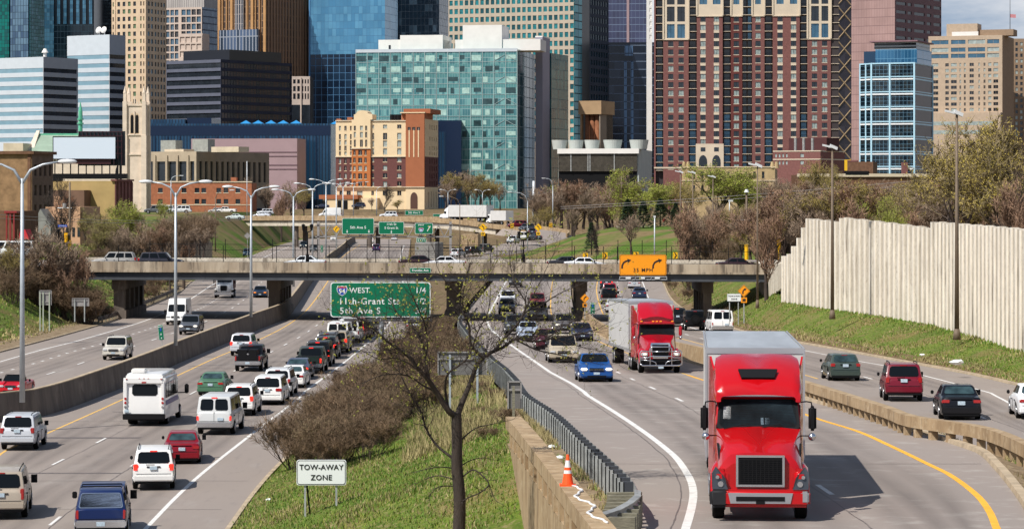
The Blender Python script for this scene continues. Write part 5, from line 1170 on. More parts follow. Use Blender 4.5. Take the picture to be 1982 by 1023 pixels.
def loft(stations,sec,name,m,angle=38):
 """stations: list of (x, halfwidth, zb_func_or_value, ztop); sec: fractions (w, t) bottom centre -> top centre, t in 0..1 between zb and zt"""
 v=[]; f=[]; n=len(sec)
 for(x,w,zb,zt,arch)in stations:
  row=[]
  for(fw,t)in sec:
   z=zb+(zt-zb)*t
   if arch is not None: z=max(z,arch)if t<.5 else max(z,arch+.02)
   row.append((x,w*fw,z))
  v+=row+[(a,-b,c)for a,b,c in reversed(row)]
 N2=2*n
 for j in range(len(stations)-1):
  for i in range(N2-1): f.append((j*N2+i,j*N2+i+1,(j+1)*N2+i+1,(j+1)*N2+i))
 f.append(tuple(range(N2-1,-1,-1))); k=(len(stations)-1)*N2; f.append(tuple(k+i for i in range(N2)))
 me=bpy.data.meshes.new(name); me.from_pydata(v,[],f); me.materials.append(m)
 bm=bmesh.new(); bm.from_mesh(me); bmesh.ops.recalc_face_normals(bm,faces=bm.faces); bm.to_mesh(me); bm.free()
 me.polygons.foreach_set('use_smooth',[True]*len(me.polygons)); me.set_sharp_from_angle(angle=R(angle)); me.update(); return me
SEC=[(0,0),(.80,0),(.93,.03),(.975,.14),(1.0,.45),(.985,.72),(.95,.90),(.87,.985),(.6,1.012),(0,1.02)]
def interp(tab,x):
 if x<=tab[0][0]: return tab[0][1]
 for(a,b),(c,e)in zip(tab,tab[1:]):
  if x<=c: t=(x-a)/(c-a); return b+(e-b)*t
 return tab[-1][1]
def hexa(pts,name,m,bev=.07,seg=2):
 """bevelled eight-cornered hull: 4 base + 4 roof corners"""
 me=bpy.data.meshes.new(name); me.from_pydata([tuple(p)for p in pts],[],[(3,2,1,0),(4,5,6,7),(0,1,5,4),(1,2,6,5),(2,3,7,6),(3,0,4,7)])
 bm=bmesh.new(); bm.from_mesh(me); bmesh.ops.recalc_face_normals(bm,faces=bm.faces); bm.verts.ensure_lookup_table()
 ed=[e for e in bm.edges if max(e.verts[0].index,e.verts[1].index)>3]
 bmesh.ops.bevel(bm,geom=ed,offset=bev,segments=seg,affect='EDGES',profile=.6); bm.to_mesh(me); bm.free()
 me.materials.append(m); me.polygons.foreach_set('use_smooth',[True]*len(me.polygons)); me.set_sharp_from_angle(angle=R(35)); me.update(); return me
def pane(A,B,C,D,u0,u1,v0,v1,off,m,name,ch=.05,curve=0.0):
 """rounded pane on the quad A(bottom-left) B(bottom-right) C(top-right) D(top-left), lifted along its normal"""
 A,B,C,D=map(Vector,(A,B,C,D)); nn=(B-A).cross(D-A).normalized()
 def q(u,v): return(A.lerp(B,u)).lerp(D.lerp(C,u),v)+nn*off
 cu=ch/max(.1,(B-A).length*(u1-u0)); cv=ch/max(.1,(D-A).length*(v1-v0)); cu*=(u1-u0); cv*=(v1-v0)
 pts=[q(u0+cu,v0),q(u1-cu,v0),q(u1,v0+cv),q(u1,v1-cv),q(u1-cu,v1),q(u0+cu,v1),q(u0,v1-cv),q(u0,v0+cv)]
 b=MB(); b.prism(pts,-nn*(off+.02)); return b.mesh(name,m)
def rbox(x0,y0,z0,x1,y1,z1,name,m,bev=.03,seg=2):
 me=bpy.data.meshes.new(name); bm=bmesh.new(); r=bmesh.ops.create_cube(bm,size=1)
 for v in bm.verts: v.co=Vector((x0+(v.co.x+.5)*(x1-x0),y0+(v.co.y+.5)*(y1-y0),z0+(v.co.z+.5)*(z1-z0)))
 bmesh.ops.bevel(bm,geom=bm.edges[:],offset=min(bev,.45*min(abs(x1-x0),abs(y1-y0),abs(z1-z0))),segments=seg,affect='EDGES')
 bm.to_mesh(me); bm.free(); me.materials.append(m); me.polygons.foreach_set('use_smooth',[True]*len(me.polygons)); me.set_sharp_from_angle(angle=R(40)); return me
def wheel_meshes(r,w,dual=False,steel=False):
 b=MB(); n=22; prof_=[(-w/2,r*.66),(-w/2,r*.93),(-w*.36,r),(w*.36,r),(w/2,r*.93),(w/2,r*.66)]
 for k,(y,rr)in enumerate(prof_):
  for i in range(n): a=2*math.pi*i/n; b.v.append((rr*math.cos(a),y,rr*math.sin(a)))
 for k in range(len(prof_)-1):
  for i in range(n): j=(i+1)%n; b.f.append((k*n+i,k*n+j,(k+1)*n+j,(k+1)*n+i)); b.m.append(0)
 b.f.append(tuple(range(n))); b.m.append(0); b.f.append(tuple(5*n+i for i in range(n-1,-1,-1))); b.m.append(0)
 t=b.mesh('wheel',M_tyre,angle=40)
 g=MB()
 for s_ in(-1,1):
  y=s_*w/2
  g.tube([(0,y-.01*s_,0),(0,y+.012*s_,0)],[r*.64,r*.62],20)
  g.tube([(0,y,0),(0,y+.035*s_,0)],[r*.16,r*.12],10)
  for i in range(5):
   a=2*math.pi*i/5
   c0=Vector((math.cos(a)*r*.13,y+.014*s_,math.sin(a)*r*.13)); c1=Vector((math.cos(a)*r*.6,y+.014*s_,math.sin(a)*r*.6)); sd=Vector((-math.sin(a),0,math.cos(a)))*r*.10
   g.prism([c0-sd,c1-sd*1.3,c1+sd*1.3,c0+sd],(0,.014*s_,0))
 return t,g.mesh('rim',M_rim)
_proto={}
class Proto:
 def __init__(s): s.p=[]
 def add(s,name,me,par=-1,loc=(0,0,0),rot=(0,0,0),painted=False): s.p.append((name,me,par,loc,rot,painted)); return len(s.p)-1
 def place(s,name,label,cat,loc,ang,color,group=None,over=None,skip=(),tilt=0.0):
  r=empty(name,loc); r.rotation_euler=(0,-tilt,ang); tag(r,label,cat,group); objs=[]
  for(n,me,par,l,ro,pt)in s.p:
   if n in skip: objs.append(None); continue
   o=bpy.data.objects.new(n,me); COL.objects.link(o); o.parent=r if par<0 else objs[par]; o.location=l; o.rotation_euler=ro
   if pt: o.color=(*color,1)
   if over and n in over:
    o.data=me.copy(); o.data.materials[0]=over[n]
   objs.append(o)
  return r
SPEC={'sedan': dict(L=4.75,W=1.82,H=1.45,wb=2.75,r=.33,zb=.20,top=[(-2.38,.80),(-2.28,.98),(-1.6,1.04),(.95,.98),(1.5,.90),(2.1,.76),(2.38,.58)],gh=(1.15,.35,-.85,-1.65,.95,1.02,.70)),'hatch': dict(L=4.2,W=1.78,H=1.48,wb=2.58,r=.33,zb=.20,top=[(-2.1,.90),(-2.02,1.0),(.95,.98),(1.45,.90),(1.95,.74),(2.1,.58)],gh=(1.15,.38,-1.55,-1.95,.95,.98,.72)),'suv': dict(L=4.75,W=1.88,H=1.78,wb=2.75,r=.38,zb=.34,top=[(-2.38,.98),(-2.30,1.12),(1.0,1.12),(1.5,1.06),(2.15,.98),(2.38,.74)],gh=(1.2,.55,-1.95,-2.28,1.09,1.10,.80)),'bigsuv': dict(L=5.2,W=2.02,H=1.92,wb=3.0,r=.41,zb=.36,top=[(-2.6,1.05),(-2.53,1.2),(1.2,1.2),(1.7,1.14),(2.4,1.05),(2.6,.8)],gh=(1.4,.75,-2.25,-2.52,1.17,1.18,.82)),'minivan': dict(L=5.05,W=1.96,H=1.76,wb=3.0,r=.34,zb=.24,top=[(-2.53,.90),(-2.46,1.04),(1.3,1.04),(1.8,.96),(2.35,.80),(2.53,.58)],gh=(1.75,.75,-2.05,-2.42,1.0,1.02,.80)),'van': dict(L=5.6,W=2.02,H=2.1,wb=3.5,r=.37,zb=.36,top=[(-2.8,1.15),(-2.74,1.3),(1.5,1.3),(1.9,1.2),(2.6,1.02),(2.8,.74)],gh=(1.75,1.15,-2.6,-2.76,1.2,1.27,.84)),'sprinter': dict(L=5.9,W=2.02,H=2.6,wb=3.65,r=.35,zb=.34,top=[(-2.95,1.15),(-2.9,1.25),(1.9,1.25),(2.3,1.15),(2.8,.95),(2.95,.66)],gh=(2.15,1.15,-2.85,-2.92,1.2,1.2,.86)),'pickup': dict(L=5.7,W=2.02,H=1.88,wb=3.6,r=.42,zb=.42,top=[(-2.85,1.16),(-2.8,1.22),(1.35,1.22),(1.9,1.18),(2.65,1.05),(2.85,.8)],gh=(1.55,.95,-.65,-.85,1.19,1.19,.84)),'jeep': dict(L=4.2,W=1.86,H=1.85,wb=2.5,r=.41,zb=.42,top=[(-1.9,1.0),(-1.88,1.12),(.7,1.12),(1.1,1.1),(1.85,1.04),(1.95,.84)],gh=(.75,.5,-1.85,-1.88,1.1,1.1,.92)),'roadster': dict(L=4.1,W=1.75,H=1.25,wb=2.4,r=.32,zb=.2,top=[(-2.05,.62),(-1.9,.82),(-.9,.86),(.6,.84),(1.2,.80),(1.8,.68),(2.05,.5)],gh=None),}
def make_car(kind,glass_rear=M_glass,rack=False,canopy=False,dual_rear=False,boxes=False):
 S=SPEC[kind]; p=Proto(); L,W,wb,r=S['L'],S['W'],S['wb'],S['r']; hw=W/2
 axf,axr=L/2-(L-wb)*.46,-(L/2-(L-wb)*.54); ra=r+.07; zc=r+.01
 st=[]; xs=set([-L/2,-L/2+.04,-L/2+.12,-L/2+.3,L/2-.04,L/2-.15,L/2-.35,L/2-.6])
 x=-L/2+.3
 while x<L/2-.3: xs.add(round(x,3)); x+=.16
 for ax in(axf,axr):
  for k in range(-6,7): xs.add(round(ax+ra*math.sin(k*math.pi/12),4))
  xs.add(ax-ra-.004); xs.add(ax+ra+.004)
 for x in sorted(xs):
  t=abs(x)/(L/2); w=hw*(1-.035*t**2-(.10 if x>0 else.06)*max(0,(t-.80)/.2)**2.5); arch=None
  if kind in('jeep',): w=hw*(.93 if x<.6 else.80)
  for ax in(axf,axr):
   dd=abs(x-ax)
   if dd<ra: arch=zc+math.sqrt(max(0,ra*ra-dd*dd))
  zb=S['zb']+(.10*max(0,(t-.93)/.07))
  st.append((x,w,zb,interp(S['top'],x),arch))
 body=p.add('body',loft(st,SEC,'body',M_paint),painted=True)
 b=MB(); b.box(-L/2+.25,-hw*.74,S['zb']-.06,L/2-.25,hw*.74,S['zb']+.35); p.add('underbody',b.mesh('underbody',M_rubber))
 gh=S['gh']; zt=S['H']
 if gh:
  f0,f1,r1,r0,zf,zr,wf=gh; wb_=hw*.945; wt=hw*wf; e=.10
  base=[(r0,wb_,zr-e),(f0,wb_,zf-e),(f0,-wb_,zf-e),(r0,-wb_,zr-e)]; top=[(r1,wt,zt-.02),(f1,wt,zt),(f1,-wt,zt),(r1,-wt,zt-.02)]
  if kind in('sprinter',): base[1]=(f0,wb_,zf-e)
  p.add('cabin',hexa(base+top,'cabin',M_paint,.09 if kind!='jeep' else.05),painted=True)
  bl,fl,fr,br=base; tbl,tfl,tfr,tbr=top
  v0=e/(zt-zf)*.9+.08 if kind not in('van','sprinter')else.14
  wf_top=.90 if kind!='sprinter' else.62
  p.add('windshield',pane(fl,fr,tfr,tfl,.05,.95,v0,wf_top,.012,M_glass if kind not in('minivan',)else M_glass,'windshield',.1))
  if kind=='van':
   for a,c in((.09,.47),(.53,.91)): p.add('rear_window',pane(br,bl,tbl,tbr,a,c,.20,.86,.012,M_glass,'rear_window',.08))
  elif kind=='sprinter':
   for a,c in((.09,.47),(.53,.91)): p.add('rear_window',pane(br,bl,tbl,tbr,a,c,.25,.6,.012,M_glass,'rear_window',.08))
  else: p.add('rear_window',pane(br,bl,tbl,tbr,.08,.92,v0+.04,.88,.012,glass_rear,'rear_window',.09))
  ns={'sedan': ((.10,.50),(.54,.93)),'hatch': ((.06,.34),(.38,.70),(.74,.95)),'suv': ((.05,.30),(.34,.62),(.66,.94)),'bigsuv': ((.04,.33),(.36,.64),(.67,.95)),'minivan': ((.04,.32),(.35,.64),(.67,.94)),'van': ((.05,.36),(.39,.72),(.76,.95)),'sprinter': ((.80,.96),),'pickup': ((.08,.48),(.53,.93)),'jeep': ((.05,.33),(.38,.64),(.68,.95))}[kind]
  for a,c in ns:
   p.add('side_window',pane(bl,fl,tfl,tbl,a,c,v0+.03,.87 if kind!='sprinter' else.6,.008,M_glass,'side_window',.06).copy())if False else None
   p.add('side_window',pane(fl,bl,tbl,tfl,1-c,1-a,v0+.03,.87 if kind!='sprinter' else.6,.008,M_glass,'side_window',.06))
   p.add('side_window',pane(br,fr,tfr,tbr,a,c,v0+.03,.87 if kind!='sprinter' else.6,.008,M_glass,'side_window',.06))
  if rack:
   for s_ in(-1,1): q=MB(); q.tube([(r1+.1,s_*wt*.86,zt-.01),(r1+.25,s_*wt*.88,zt+.07),(f1-.3,s_*wt*.88,zt+.08),(f1-.1,s_*wt*.86,zt-.01)],.022,5); p.add('roof_rail',q.mesh('roof_rail',M_plast))
 mirx=(gh[0]-.35 if gh else.55); mz=(gh[4]+.06 if gh else.88)
 for s_ in(-1,1):
  big=kind in('van','sprinter','pickup','bigsuv'); mm=rbox(mirx-.07,s_*(hw+.03)-.0,mz-.06,mirx+.06,s_*(hw+(.22 if big else.16)),mz+(.20 if big else.11),'mirror',M_plast,.03); p.add('mirror',mm)
 xr=-L/2; zl={'sedan': .80,'hatch': .88,'suv': 1.02,'bigsuv': 1.02,'minivan': .95,'van': .92,'sprinter': 1.05,'pickup': .98,'jeep': .88,'roadster': .62}[kind]
 hl={'sedan': .16,'hatch': .20,'suv': .30,'bigsuv': .46,'minivan': .20,'van': .30,'sprinter': .4,'pickup': .36,'jeep': .16,'roadster': .12}[kind]
 wl={'sedan': .36,'hatch': .26,'suv': .20,'bigsuv': .16,'minivan': .40,'van': .13,'sprinter': .12,'pickup': .14,'jeep': .14,'roadster': .2}[kind]
 for s_ in(-1,1):
  y1=s_*hw*.925; y0=y1-s_*wl
  p.add('tail_light',rbox(xr-.025,min(y0,y1),zl-hl/2,xr+.22,max(y0,y1),zl+hl/2,'tail_light',M_red,.035))
 p.add('brake_light',rbox((gh[2]-.05 if gh else xr)if kind not in('sedan',)else gh[3]+.30,-.16,(zt-.10 if kind!='sedan' else gh[5]+.08),(gh[2]if gh else xr+.1)if kind!='sedan' else gh[3]+.36,.16,(zt-.05 if kind!='sedan' else gh[5]+.12),'brake_light',M_red,.01))if gh else None
 chrome=kind in('van','pickup'); bm_=M_chrome if chrome else(M_plast if kind=='jeep' else M_paint); zb_=S['zb']
 p.add('rear_bumper',rbox(xr-.07,-hw*.94,zb_+.08,xr+.25,hw*.94,zb_+(.36 if kind not in('sedan','hatch','minivan')else.34),'rear_bumper',bm_,.05),painted=not chrome and kind!='jeep')
 p.add('lower_valance',rbox(xr-.02,-hw*.86,zb_-.03,xr+.3,hw*.86,zb_+.10,'lower_valance',M_plast,.03))
 zp={'van': .88,'pickup': zb_+.22,'jeep': .75}.get(kind,zl-.02 if kind!='sedan' else.74); px=xr-.035 if kind!='pickup' else xr-.08; py=.35 if kind=='van' else 0
 if kind=='jeep': py=.0
 p.add('number_plate',rbox(px-.012,-py-.16,zp-.08,px+.02,-py+.16,zp+.08,'number_plate',M_plate,.006,1))
 zt_=(gh[4]if gh else.8)-.06
 def bit(nm,*q): b=MB(); b.box(*q); p.add(nm,b.mesh(nm,M_plast))
 if gh:
  for s_ in(-1,1):
   for x_ in((gh[0]-.25),(gh[0]+gh[3])/2+.2,gh[3]+.55 if kind not in('pickup',)else gh[3]+.1):
    bit('door_seam',x_-.009,s_*hw*1.004-.006,zb_+.12,x_+.009,s_*hw*1.004+.006,zt_-.12)
   for x_ in((gh[0]+gh[3])/2+.38,gh[3]+.75): bit('door_handle',x_,s_*hw*.995-.03,zt_-.14,x_+.16,s_*hw*.995+.03,zt_-.10)
  bit('bumper_seam',xr-.012,-hw*.80,zb_+.40,xr+.1,hw*.80,zb_+.412)
  if kind in('van','sprinter'): bit('door_seam',xr-.012,-.008,zb_+.4,xr+.1,.008,gh[5])
  elif kind in('suv','bigsuv','minivan','hatch'): bit('rear_handle',xr-.03,-.30,zl+.02,xr+.1,.30,zl+.06); bit('wiper',gh[3]-.01,-.05,gh[5]+.02,gh[3]+.06,.32,gh[5]+.045)
  elif kind=='sedan': bit('boot_seam',xr-.012,-hw*.5,.90,xr+.1,hw*.5,.912)
 xf=L/2; zh={'sedan': .66,'hatch': .66,'suv': .82,'bigsuv': .9,'minivan': .70,'van': .86,'sprinter': .85,'pickup': .92,'jeep': .92,'roadster': .60}[kind]
 for s_ in(-1,1):
  y1=s_*hw*(.90 if kind!='jeep' else.62); y0=y1-s_*(.36 if kind!='jeep' else.2)
  p.add('headlight',rbox(xf-.30,min(y0,y1),zh-.07,xf+.012,max(y0,y1),zh+.08,'headlight',M_lamp,.05,3))
 p.add('grille',rbox(xf-.1,-hw*.42,zh-.10,xf+.02,hw*.42,zh+.07,'grille',M_plast,.03))
 p.add('grille_trim',rbox(xf-.1,-hw*.44,zh-.03,xf+.03,hw*.44,zh+.005,'grille_trim',M_chrome,.01))
 p.add('front_bumper',rbox(xf-.28,-hw*.92,zb_+.05,xf+.06,hw*.92,zb_+.30,'front_bumper',M_paint,.07),painted=True)
 p.add('air_intake',rbox(xf-.1,-hw*.55,zb_+.04,xf+.068,hw*.55,zb_+.17,'air_intake',M_plast,.02)); p.add('number_plate',rbox(xf+.03,-.16,zb_+.19,xf+.075,.16,zb_+.31,'number_plate',M_plate,.006,1))
 tw=.24 if W>1.9 else.215
 tm,rm=wheel_meshes(r,tw)
 for ax in(axf,axr):
  for s_ in(-1,1): k=p.add('wheel',tm,loc=(ax,s_*(hw-.13),r)); p.add('rim',rm,k)
 if kind=='pickup' and not boxes and not canopy:
  b=MB(); b.box(-L/2+.10,-hw*.80,1.215,-1.0,hw*.80,1.262); p.add('bed_floor',b.mesh('bed_floor',M_plast))
  for s_ in(-1,1): p.add('bed_rail',rbox(-L/2+.05,s_*hw*.80,1.2,-.9,s_*hw*.93,1.30,'bed_rail',M_paint,.03),painted=True)
  p.add('tailgate',rbox(-L/2-.02,-hw*.78,.72,-L/2+.08,hw*.78,1.29,'tailgate',M_paint,.03),painted=True)
 if canopy:
  b0,b1=-L/2+.03,-.95; base=[(b0,hw*.93,1.14),(b1,hw*.93,1.14),(b1,-hw*.93,1.14),(b0,-hw*.93,1.14)]; top=[(b0+.22,hw*.78,1.86),(b1,hw*.80,1.9),(b1,-hw*.80,1.9),(b0+.22,-hw*.78,1.86)]
  p.add('canopy',hexa(base+top,'canopy',M_paint,.06),painted=True)
  p.add('rear_window',pane(base[3],base[0],top[0],top[3],.06,.94,.16,.86,.014,M_glass,'rear_window',.06)); p.add('window_trim',pane(base[3],base[0],top[0],top[3],.045,.955,.12,.89,.008,M_chrome,'window_trim',.06))
  for i in(1,0):
   pass
  p.add('side_window',pane(base[1],base[0],top[0],top[1],.08,.92,.25,.8,.01,M_glass,'side_window')); p.add('side_window',pane(base[3],base[2],top[2],top[3],.08,.92,.25,.8,.01,M_glass,'side_window'))
  for x_ in(-2.2,-1.3): q=MB(); q.tube([(x_,-.75,1.93),(x_,-.74,1.98),(x_,.74,1.98),(x_,.75,1.93)],.025,5); p.add('roof_bar',q.mesh('roof_bar',M_plast))
 if boxes:
  for s_ in(-1,1): p.add('tool_box',rbox(-L/2-.02,min(0,s_*.72)+.01,.82,-1.05,max(0,s_*.72)-.01,1.62,'tool_box',M_plast,.03))
  p.add('handle',rbox(-L/2-.05,-.10,1.25,-L/2,.04,1.36,'handle',M_chrome,.02))
 if kind=='jeep':
  q=MB(); q.tube([(-L/2+.02,0,1.08),(-L/2-.25,0,1.08)],.40,22); k=p.add('spare_wheel',q.mesh('spare_wheel',M_tyre,angle=40)); q=MB(); q.tube([(-L/2-.25,0,1.08),(-L/2-.27,0,1.08)],.24,16); p.add('rim',q.mesh('rim',M_plast),k)
  for ax in(axf,axr):
   for s_ in(-1,1): p.add('wheel_arch',rbox(ax-.55,s_*hw*.86 if s_>0 else-hw*1.02,.86,ax+.5,s_*hw*1.02 if s_>0 else-hw*.86,.94,'wheel_arch',M_plast,.03))
 if kind=='roadster':
  b=MB(); b.box(-.85,-.62,.80,.5,.62,.875); p.add('cockpit',b.mesh('cockpit',M_plast))
  p.add('windshield',pane((.75,.72,.83),(.75,-.72,.83),(.35,-.60,1.22),(.35,.60,1.22),0,1,0,1,.01,M_glass,'windshield',.08))
  q=MB(); q.tube([(.77,.74,.82),(.35,.62,1.25),(.35,-.62,1.25),(.77,-.74,.82)],.03,6); p.add('windshield_frame',q.mesh('windshield_frame',M_plast))
  for s_ in(-1,1): p.add('seat',rbox(-.55,s_*.34-.22,.7,-.35,s_*.34+.22,1.16,'seat',M_int,.08)); p.add('fender',loft([(x_,.02+.22*math.sqrt(max(0,1-((x_-1.25)/.75)**2)),.4,.42+.46*math.sqrt(max(0,1-((x_-1.25)/.78)**2)),None)for x_ in[.5+.15*i for i in range(11)]],SEC,'fender',M_paint),loc=(0,s_*.66,0),painted=True)
 return p
def proto(kind,**k):
 key=(kind,tuple(sorted(k.items(),key=lambda q: q[0])).__repr__())
 if key not in _proto: _proto[key]=make_car(kind,**k)
 return _proto[key]
ROADS={'NB': (rl_Ny,PL),'SB': (rl_Lw,PL),'RT': (rl_Ry,PR),'RW': (rl_Rw,PR),'OA': (rl_Ow,PO)}
def vehicle(kind,x,y,road,away,color,label,cat='car',name=None,group=None,brake=False,lit=False,over=None,yaw=None,dz=0.0,**k):
 rail,pf=ROADS[road]; g=G(x,y,pf); a=rail.heading(g.y)if yaw is None else yaw
 p=proto(kind,**k)if kind in SPEC else kind; L=SPEC[kind]['L']if kind in SPEC else p.L
 dv=Vector((math.cos(a),math.sin(a),0)); c_=g+dv*(L/2); c_.z=HC-pf(c_.y)+dz
 tilt=math.atan2((HC-pf(c_.y+2))-(HC-pf(c_.y-2)),4.0)*(1 if away else-1)
 ov=dict(over or{})
 if brake: ov['tail_light']=M_brake; ov['brake_light']=M_brake
 if lit: ov['headlight']=M_lit
 nm=name or{'sedan': 'sedan_car','hatch': 'hatchback_car','suv': 'suv','bigsuv': 'suv','minivan': 'minivan','van': 'van','sprinter': 'delivery_van','pickup': 'pickup_truck','jeep': 'off_road_car','roadster': 'convertible_car'}.get(kind,'vehicle')if isinstance(kind,str)else name
 return p.place(nm,label,cat,c_,a if away else a+math.pi,color,group,ov or None,tilt=tilt)
WHT=(.78,.77,.74); SIL=(.45,.46,.47); BLK=(.004,.004,.005); TAN=(.36,.30,.225); NAV=(.02,.035,.10)
QG='vehicles queueing in the exit lane'; NG='traffic driving away on the northbound road'; SG='traffic coming towards us on the southbound road'; RG='traffic coming towards us on the ramp'; OG='traffic driving away on the outer road'
V=vehicle
V('suv',33,872,'NB',True,(.50,.52,.55),'silver suv with roof rails beside the brown wall at the left edge','suv',group=NG,rack=True)
V('bigsuv',1,1006,'NB',True,(.40,.34,.27),'large champagne suv cut by the left edge, lower left corner','suv',group=NG,rack=True)
V('pickup',195,1046,'NB',True,(.005,.02,.095),'dark blue pickup with canopy and roof bars cut by the bottom edge','pickup truck',group=NG,canopy=True)
V('suv',297,949,'NB',True,WHT,'white suv with roof rails right behind the red sedan','suv',group=NG,rack=True,brake=True)
V('sedan',352,898,'NB',True,(.22,.004,.012),'red sedan ahead of the white suv with roof rails','sedan',group=NG,glass_rear=M_glassl)
V('van',414,842,'NB',True,(.60,.61,.60),'pale silver passenger van with two dark rear windows and chrome bumper','van',group=QG,brake=True)
V('suv',461,805,'NB',True,WHT,'white suv just ahead of the pale silver passenger van','suv',group=QG,brake=True,rack=True)
V('sedan',407,766,'NB',True,(.075,.17,.10),'pale green sedan in the middle lane beside the white bus','sedan',group=NG,glass_rear=M_glassl)
V('pickup',479,719,'NB',True,(.005,.005,.008),'black pickup with tool boxes in its bed behind the silver crossover','pickup truck',group=NG,boxes=True)
V('suv',466,689,'NB',True,(.55,.56,.58),'silver crossover in front of the black pickup with tool boxes','suv',group=NG,over={'tail_light': M_brake})
V('minivan',517,784,'NB',True,WHT,'white minivan with wide red tail lights in the exit queue','minivan',group=QG)
V('suv',536,768,'NB',True,(.70,.71,.71),'off-white estate car with roof rails in the queue ahead of the white minivan','estate car',group=QG,rack=True)
V('sedan',563,751,'NB',True,WHT,'white sedan in the queue behind the slate blue sedan','sedan',group=QG,glass_rear=M_glassl)
V('sedan',573,735,'NB',True,(.06,.075,.12),'slate blue sedan in the queue behind the black open pickup','sedan',group=QG,brake=True,glass_rear=M_glassl)
V('pickup',597,724,'NB',True,(.018,.03,.025),'dark pickup with open bed in the exit queue','pickup truck',group=QG,brake=True)
V('bigsuv',614,710,'NB',True,BLK,'black suv directly ahead of the dark open pickup in the queue','suv',group=QG,brake=True)
V('suv',629,695,'NB',True,(.02,.02,.028),'black crossover with lit brake lights, second suv ahead of the open pickup','suv',group=QG,brake=True)
V('suv',632,687,'NB',True,(.05,.05,.055),'dark suv with roof rails squeezed beside the beige suv','suv',group=QG,rack=True)
V('suv',651,683,'NB',True,TAN,'beige suv in the queue behind the white cargo van','suv',group=QG,brake=True)
V('van',653,671,'NB',True,WHT,'white cargo van with ladders in the exit queue','van',group=QG)
V('van',674,664,'NB',True,(.7,.7,.68),'second white van, ahead of the white cargo van in the queue','van',group=QG)
V('bigsuv',684,659,'NB',True,(.35,.02,.02),'dark red suv mostly hidden between the white vans and the black suv','suv',group=QG,brake=True)
V('pickup',697,655,'NB',True,(.02,.035,.03),'black suv at the far end of the queue beside the sign post','pickup truck',group=QG)
V('sedan',708,640,'NB',True,(.05,.22,.10),'green taxi just below the big green sign','taxi',group=QG)
V('hatch',803,648,'NB',True,(.55,.56,.56),'silver hatchback on the shoulder seen through the tree branches','car',group=QG)
V('suv',716,628,'NB',True,(.6,.62,.66),'white suv just under the lower edge of the big green sign','suv',group=QG)
V('suv',219,697,'SB',False,(.55,.52,.46),'pale champagne suv with black grille driving towards us by the dotted line','suv',group=SG,rack=True)
V('roadster',20,765,'SB',False,(.55,.01,.02),'red convertible with round headlights at the left edge','convertible',group=SG)
V('sprinter',339,629,'SB',False,WHT,'tall white delivery van behind the second lamp post','van',group=SG)
V('suv',364,648,'SB',False,(.10,.11,.13),'dark grey suv beside the tall white delivery van','suv',group=SG,lit=True,rack=True)
V('sedan',503,576,'SB',False,(.015,.03,.06),'dark blue sedan under the bridge beside the second pier','sedan',group=SG,over={'headlight': M_amber})
V('suv',587,481,'SB',False,(.03,.05,.07),'dark teal suv beyond the bridge, left of two','suv',group=SG,lit=True)
V('suv',607,488,'SB',False,(.04,.05,.06),'black suv beyond the bridge beside the gantry post','suv',group=SG)
V('sedan',645,466,'SB',False,WHT,'white car under the ramp bridge left of the dark wall','car',group=SG)
V('sedan',629,461,'SB',False,WHT,'farther white car partly hidden by the gantry post','car',group=SG)
V('suv',478,497,'SB',False,(.03,.06,.10),'dark blue car at the foot of the far green slope','car',group=SG)
V('suv',728,487,'NB',True,(.05,.03,.09),'dark purple suv beyond the bridge in the middle lane','suv',group=NG)
V('sedan',717,470,'NB',True,WHT,'white sedan beyond the dark purple suv','sedan',group=NG)
V('sedan',763,465,'NB',True,(.6,.6,.6),'pale sedan just below the middle green overhead sign','sedan',group=NG)
V('sedan',1155,739,'RW',False,(.012,.08,.28),'bright blue sedan with lit headlights on the ramp','sedan',group=RG,lit=True)
V('minivan',1092,702,'RW',False,(.42,.36,.27),'gold minivan behind the bright blue sedan','minivan',group=RG)
V('sedan',1128,660,'RT',False,(.02,.025,.06),'dark navy sedan with silver grille next to the gold minivan','sedan',group=RG)
V('suv',1094,646,'RT',False,(.13,.12,.12),'dark grey crossover with lit headlights behind the dark navy sedan','suv',group=RG,lit=True)
V('sedan',1024,657,'RW',False,(.42,.48,.58),'silver blue sedan with one amber lamp behind the branches','sedan',group=RG)
V('hatch',1060,676,'RW',False,(.09,.02,.03),'maroon car half hidden behind the gold minivan','car',group=RG)
V('suv',999,648,'RW',False,(.08,.09,.10),'dark suv left of the silver blue sedan','suv',group=RG)
V('suv',981,609,'RW',False,(.14,.15,.18),'grey suv in front of the white patrol car under the bridge','suv',group=RG)
V('suv',982,592,'RW',False,(.7,.72,.74),'white patrol suv with a blue band near the bridge shadow','suv',group=RG,over={'grille_trim': mat('patrol_blue',(.02,.08,.5),.4)})
V('pickup',1042,619,'RW',False,(.55,.55,.56),'silver pickup at the bridge shadow on the ramp','pickup truck',group=RG)
V('suv',1040,598,'RW',False,(.20,.03,.04),'maroon suv behind the silver pickup','suv',group=RG)
V('suv',997,556,'RW',False,(.03,.03,.035),'dark car just below the bridge girder on the ramp side','car',group=RG)
V('pickup',1179,589,'OA',True,BLK,'black pickup driving away beside the lorry trailer','pickup truck',group=OG)
V('suv',1180,575,'OA',True,(.30,.01,.03),'red suv just ahead of the black pickup','suv',group=OG,brake=True)
V('suv',1174,560,'OA',True,(.03,.03,.04),'dark suv with red lights under the bridge edge','suv',group=OG,brake=True)
V('sedan',1228,558,'OA',True,(.50,.50,.52),'silver sedan directly under the orange speed sign','sedan',group=OG)
V('sedan',1238,579,'OA',True,(.02,.035,.08),'dark blue sedan behind the silver sedan under the bridge','sedan',group=OG)
V('sedan',1188,605,'OA',True,(.5,.5,.52),'silver car just left of the parked-looking white trailer front','sedan',group=OG)
V('suv',1312,632,'OA',True,(.02,.02,.025),'black suv between the second lorry and the black off-roader','suv',group=OG,brake=True)
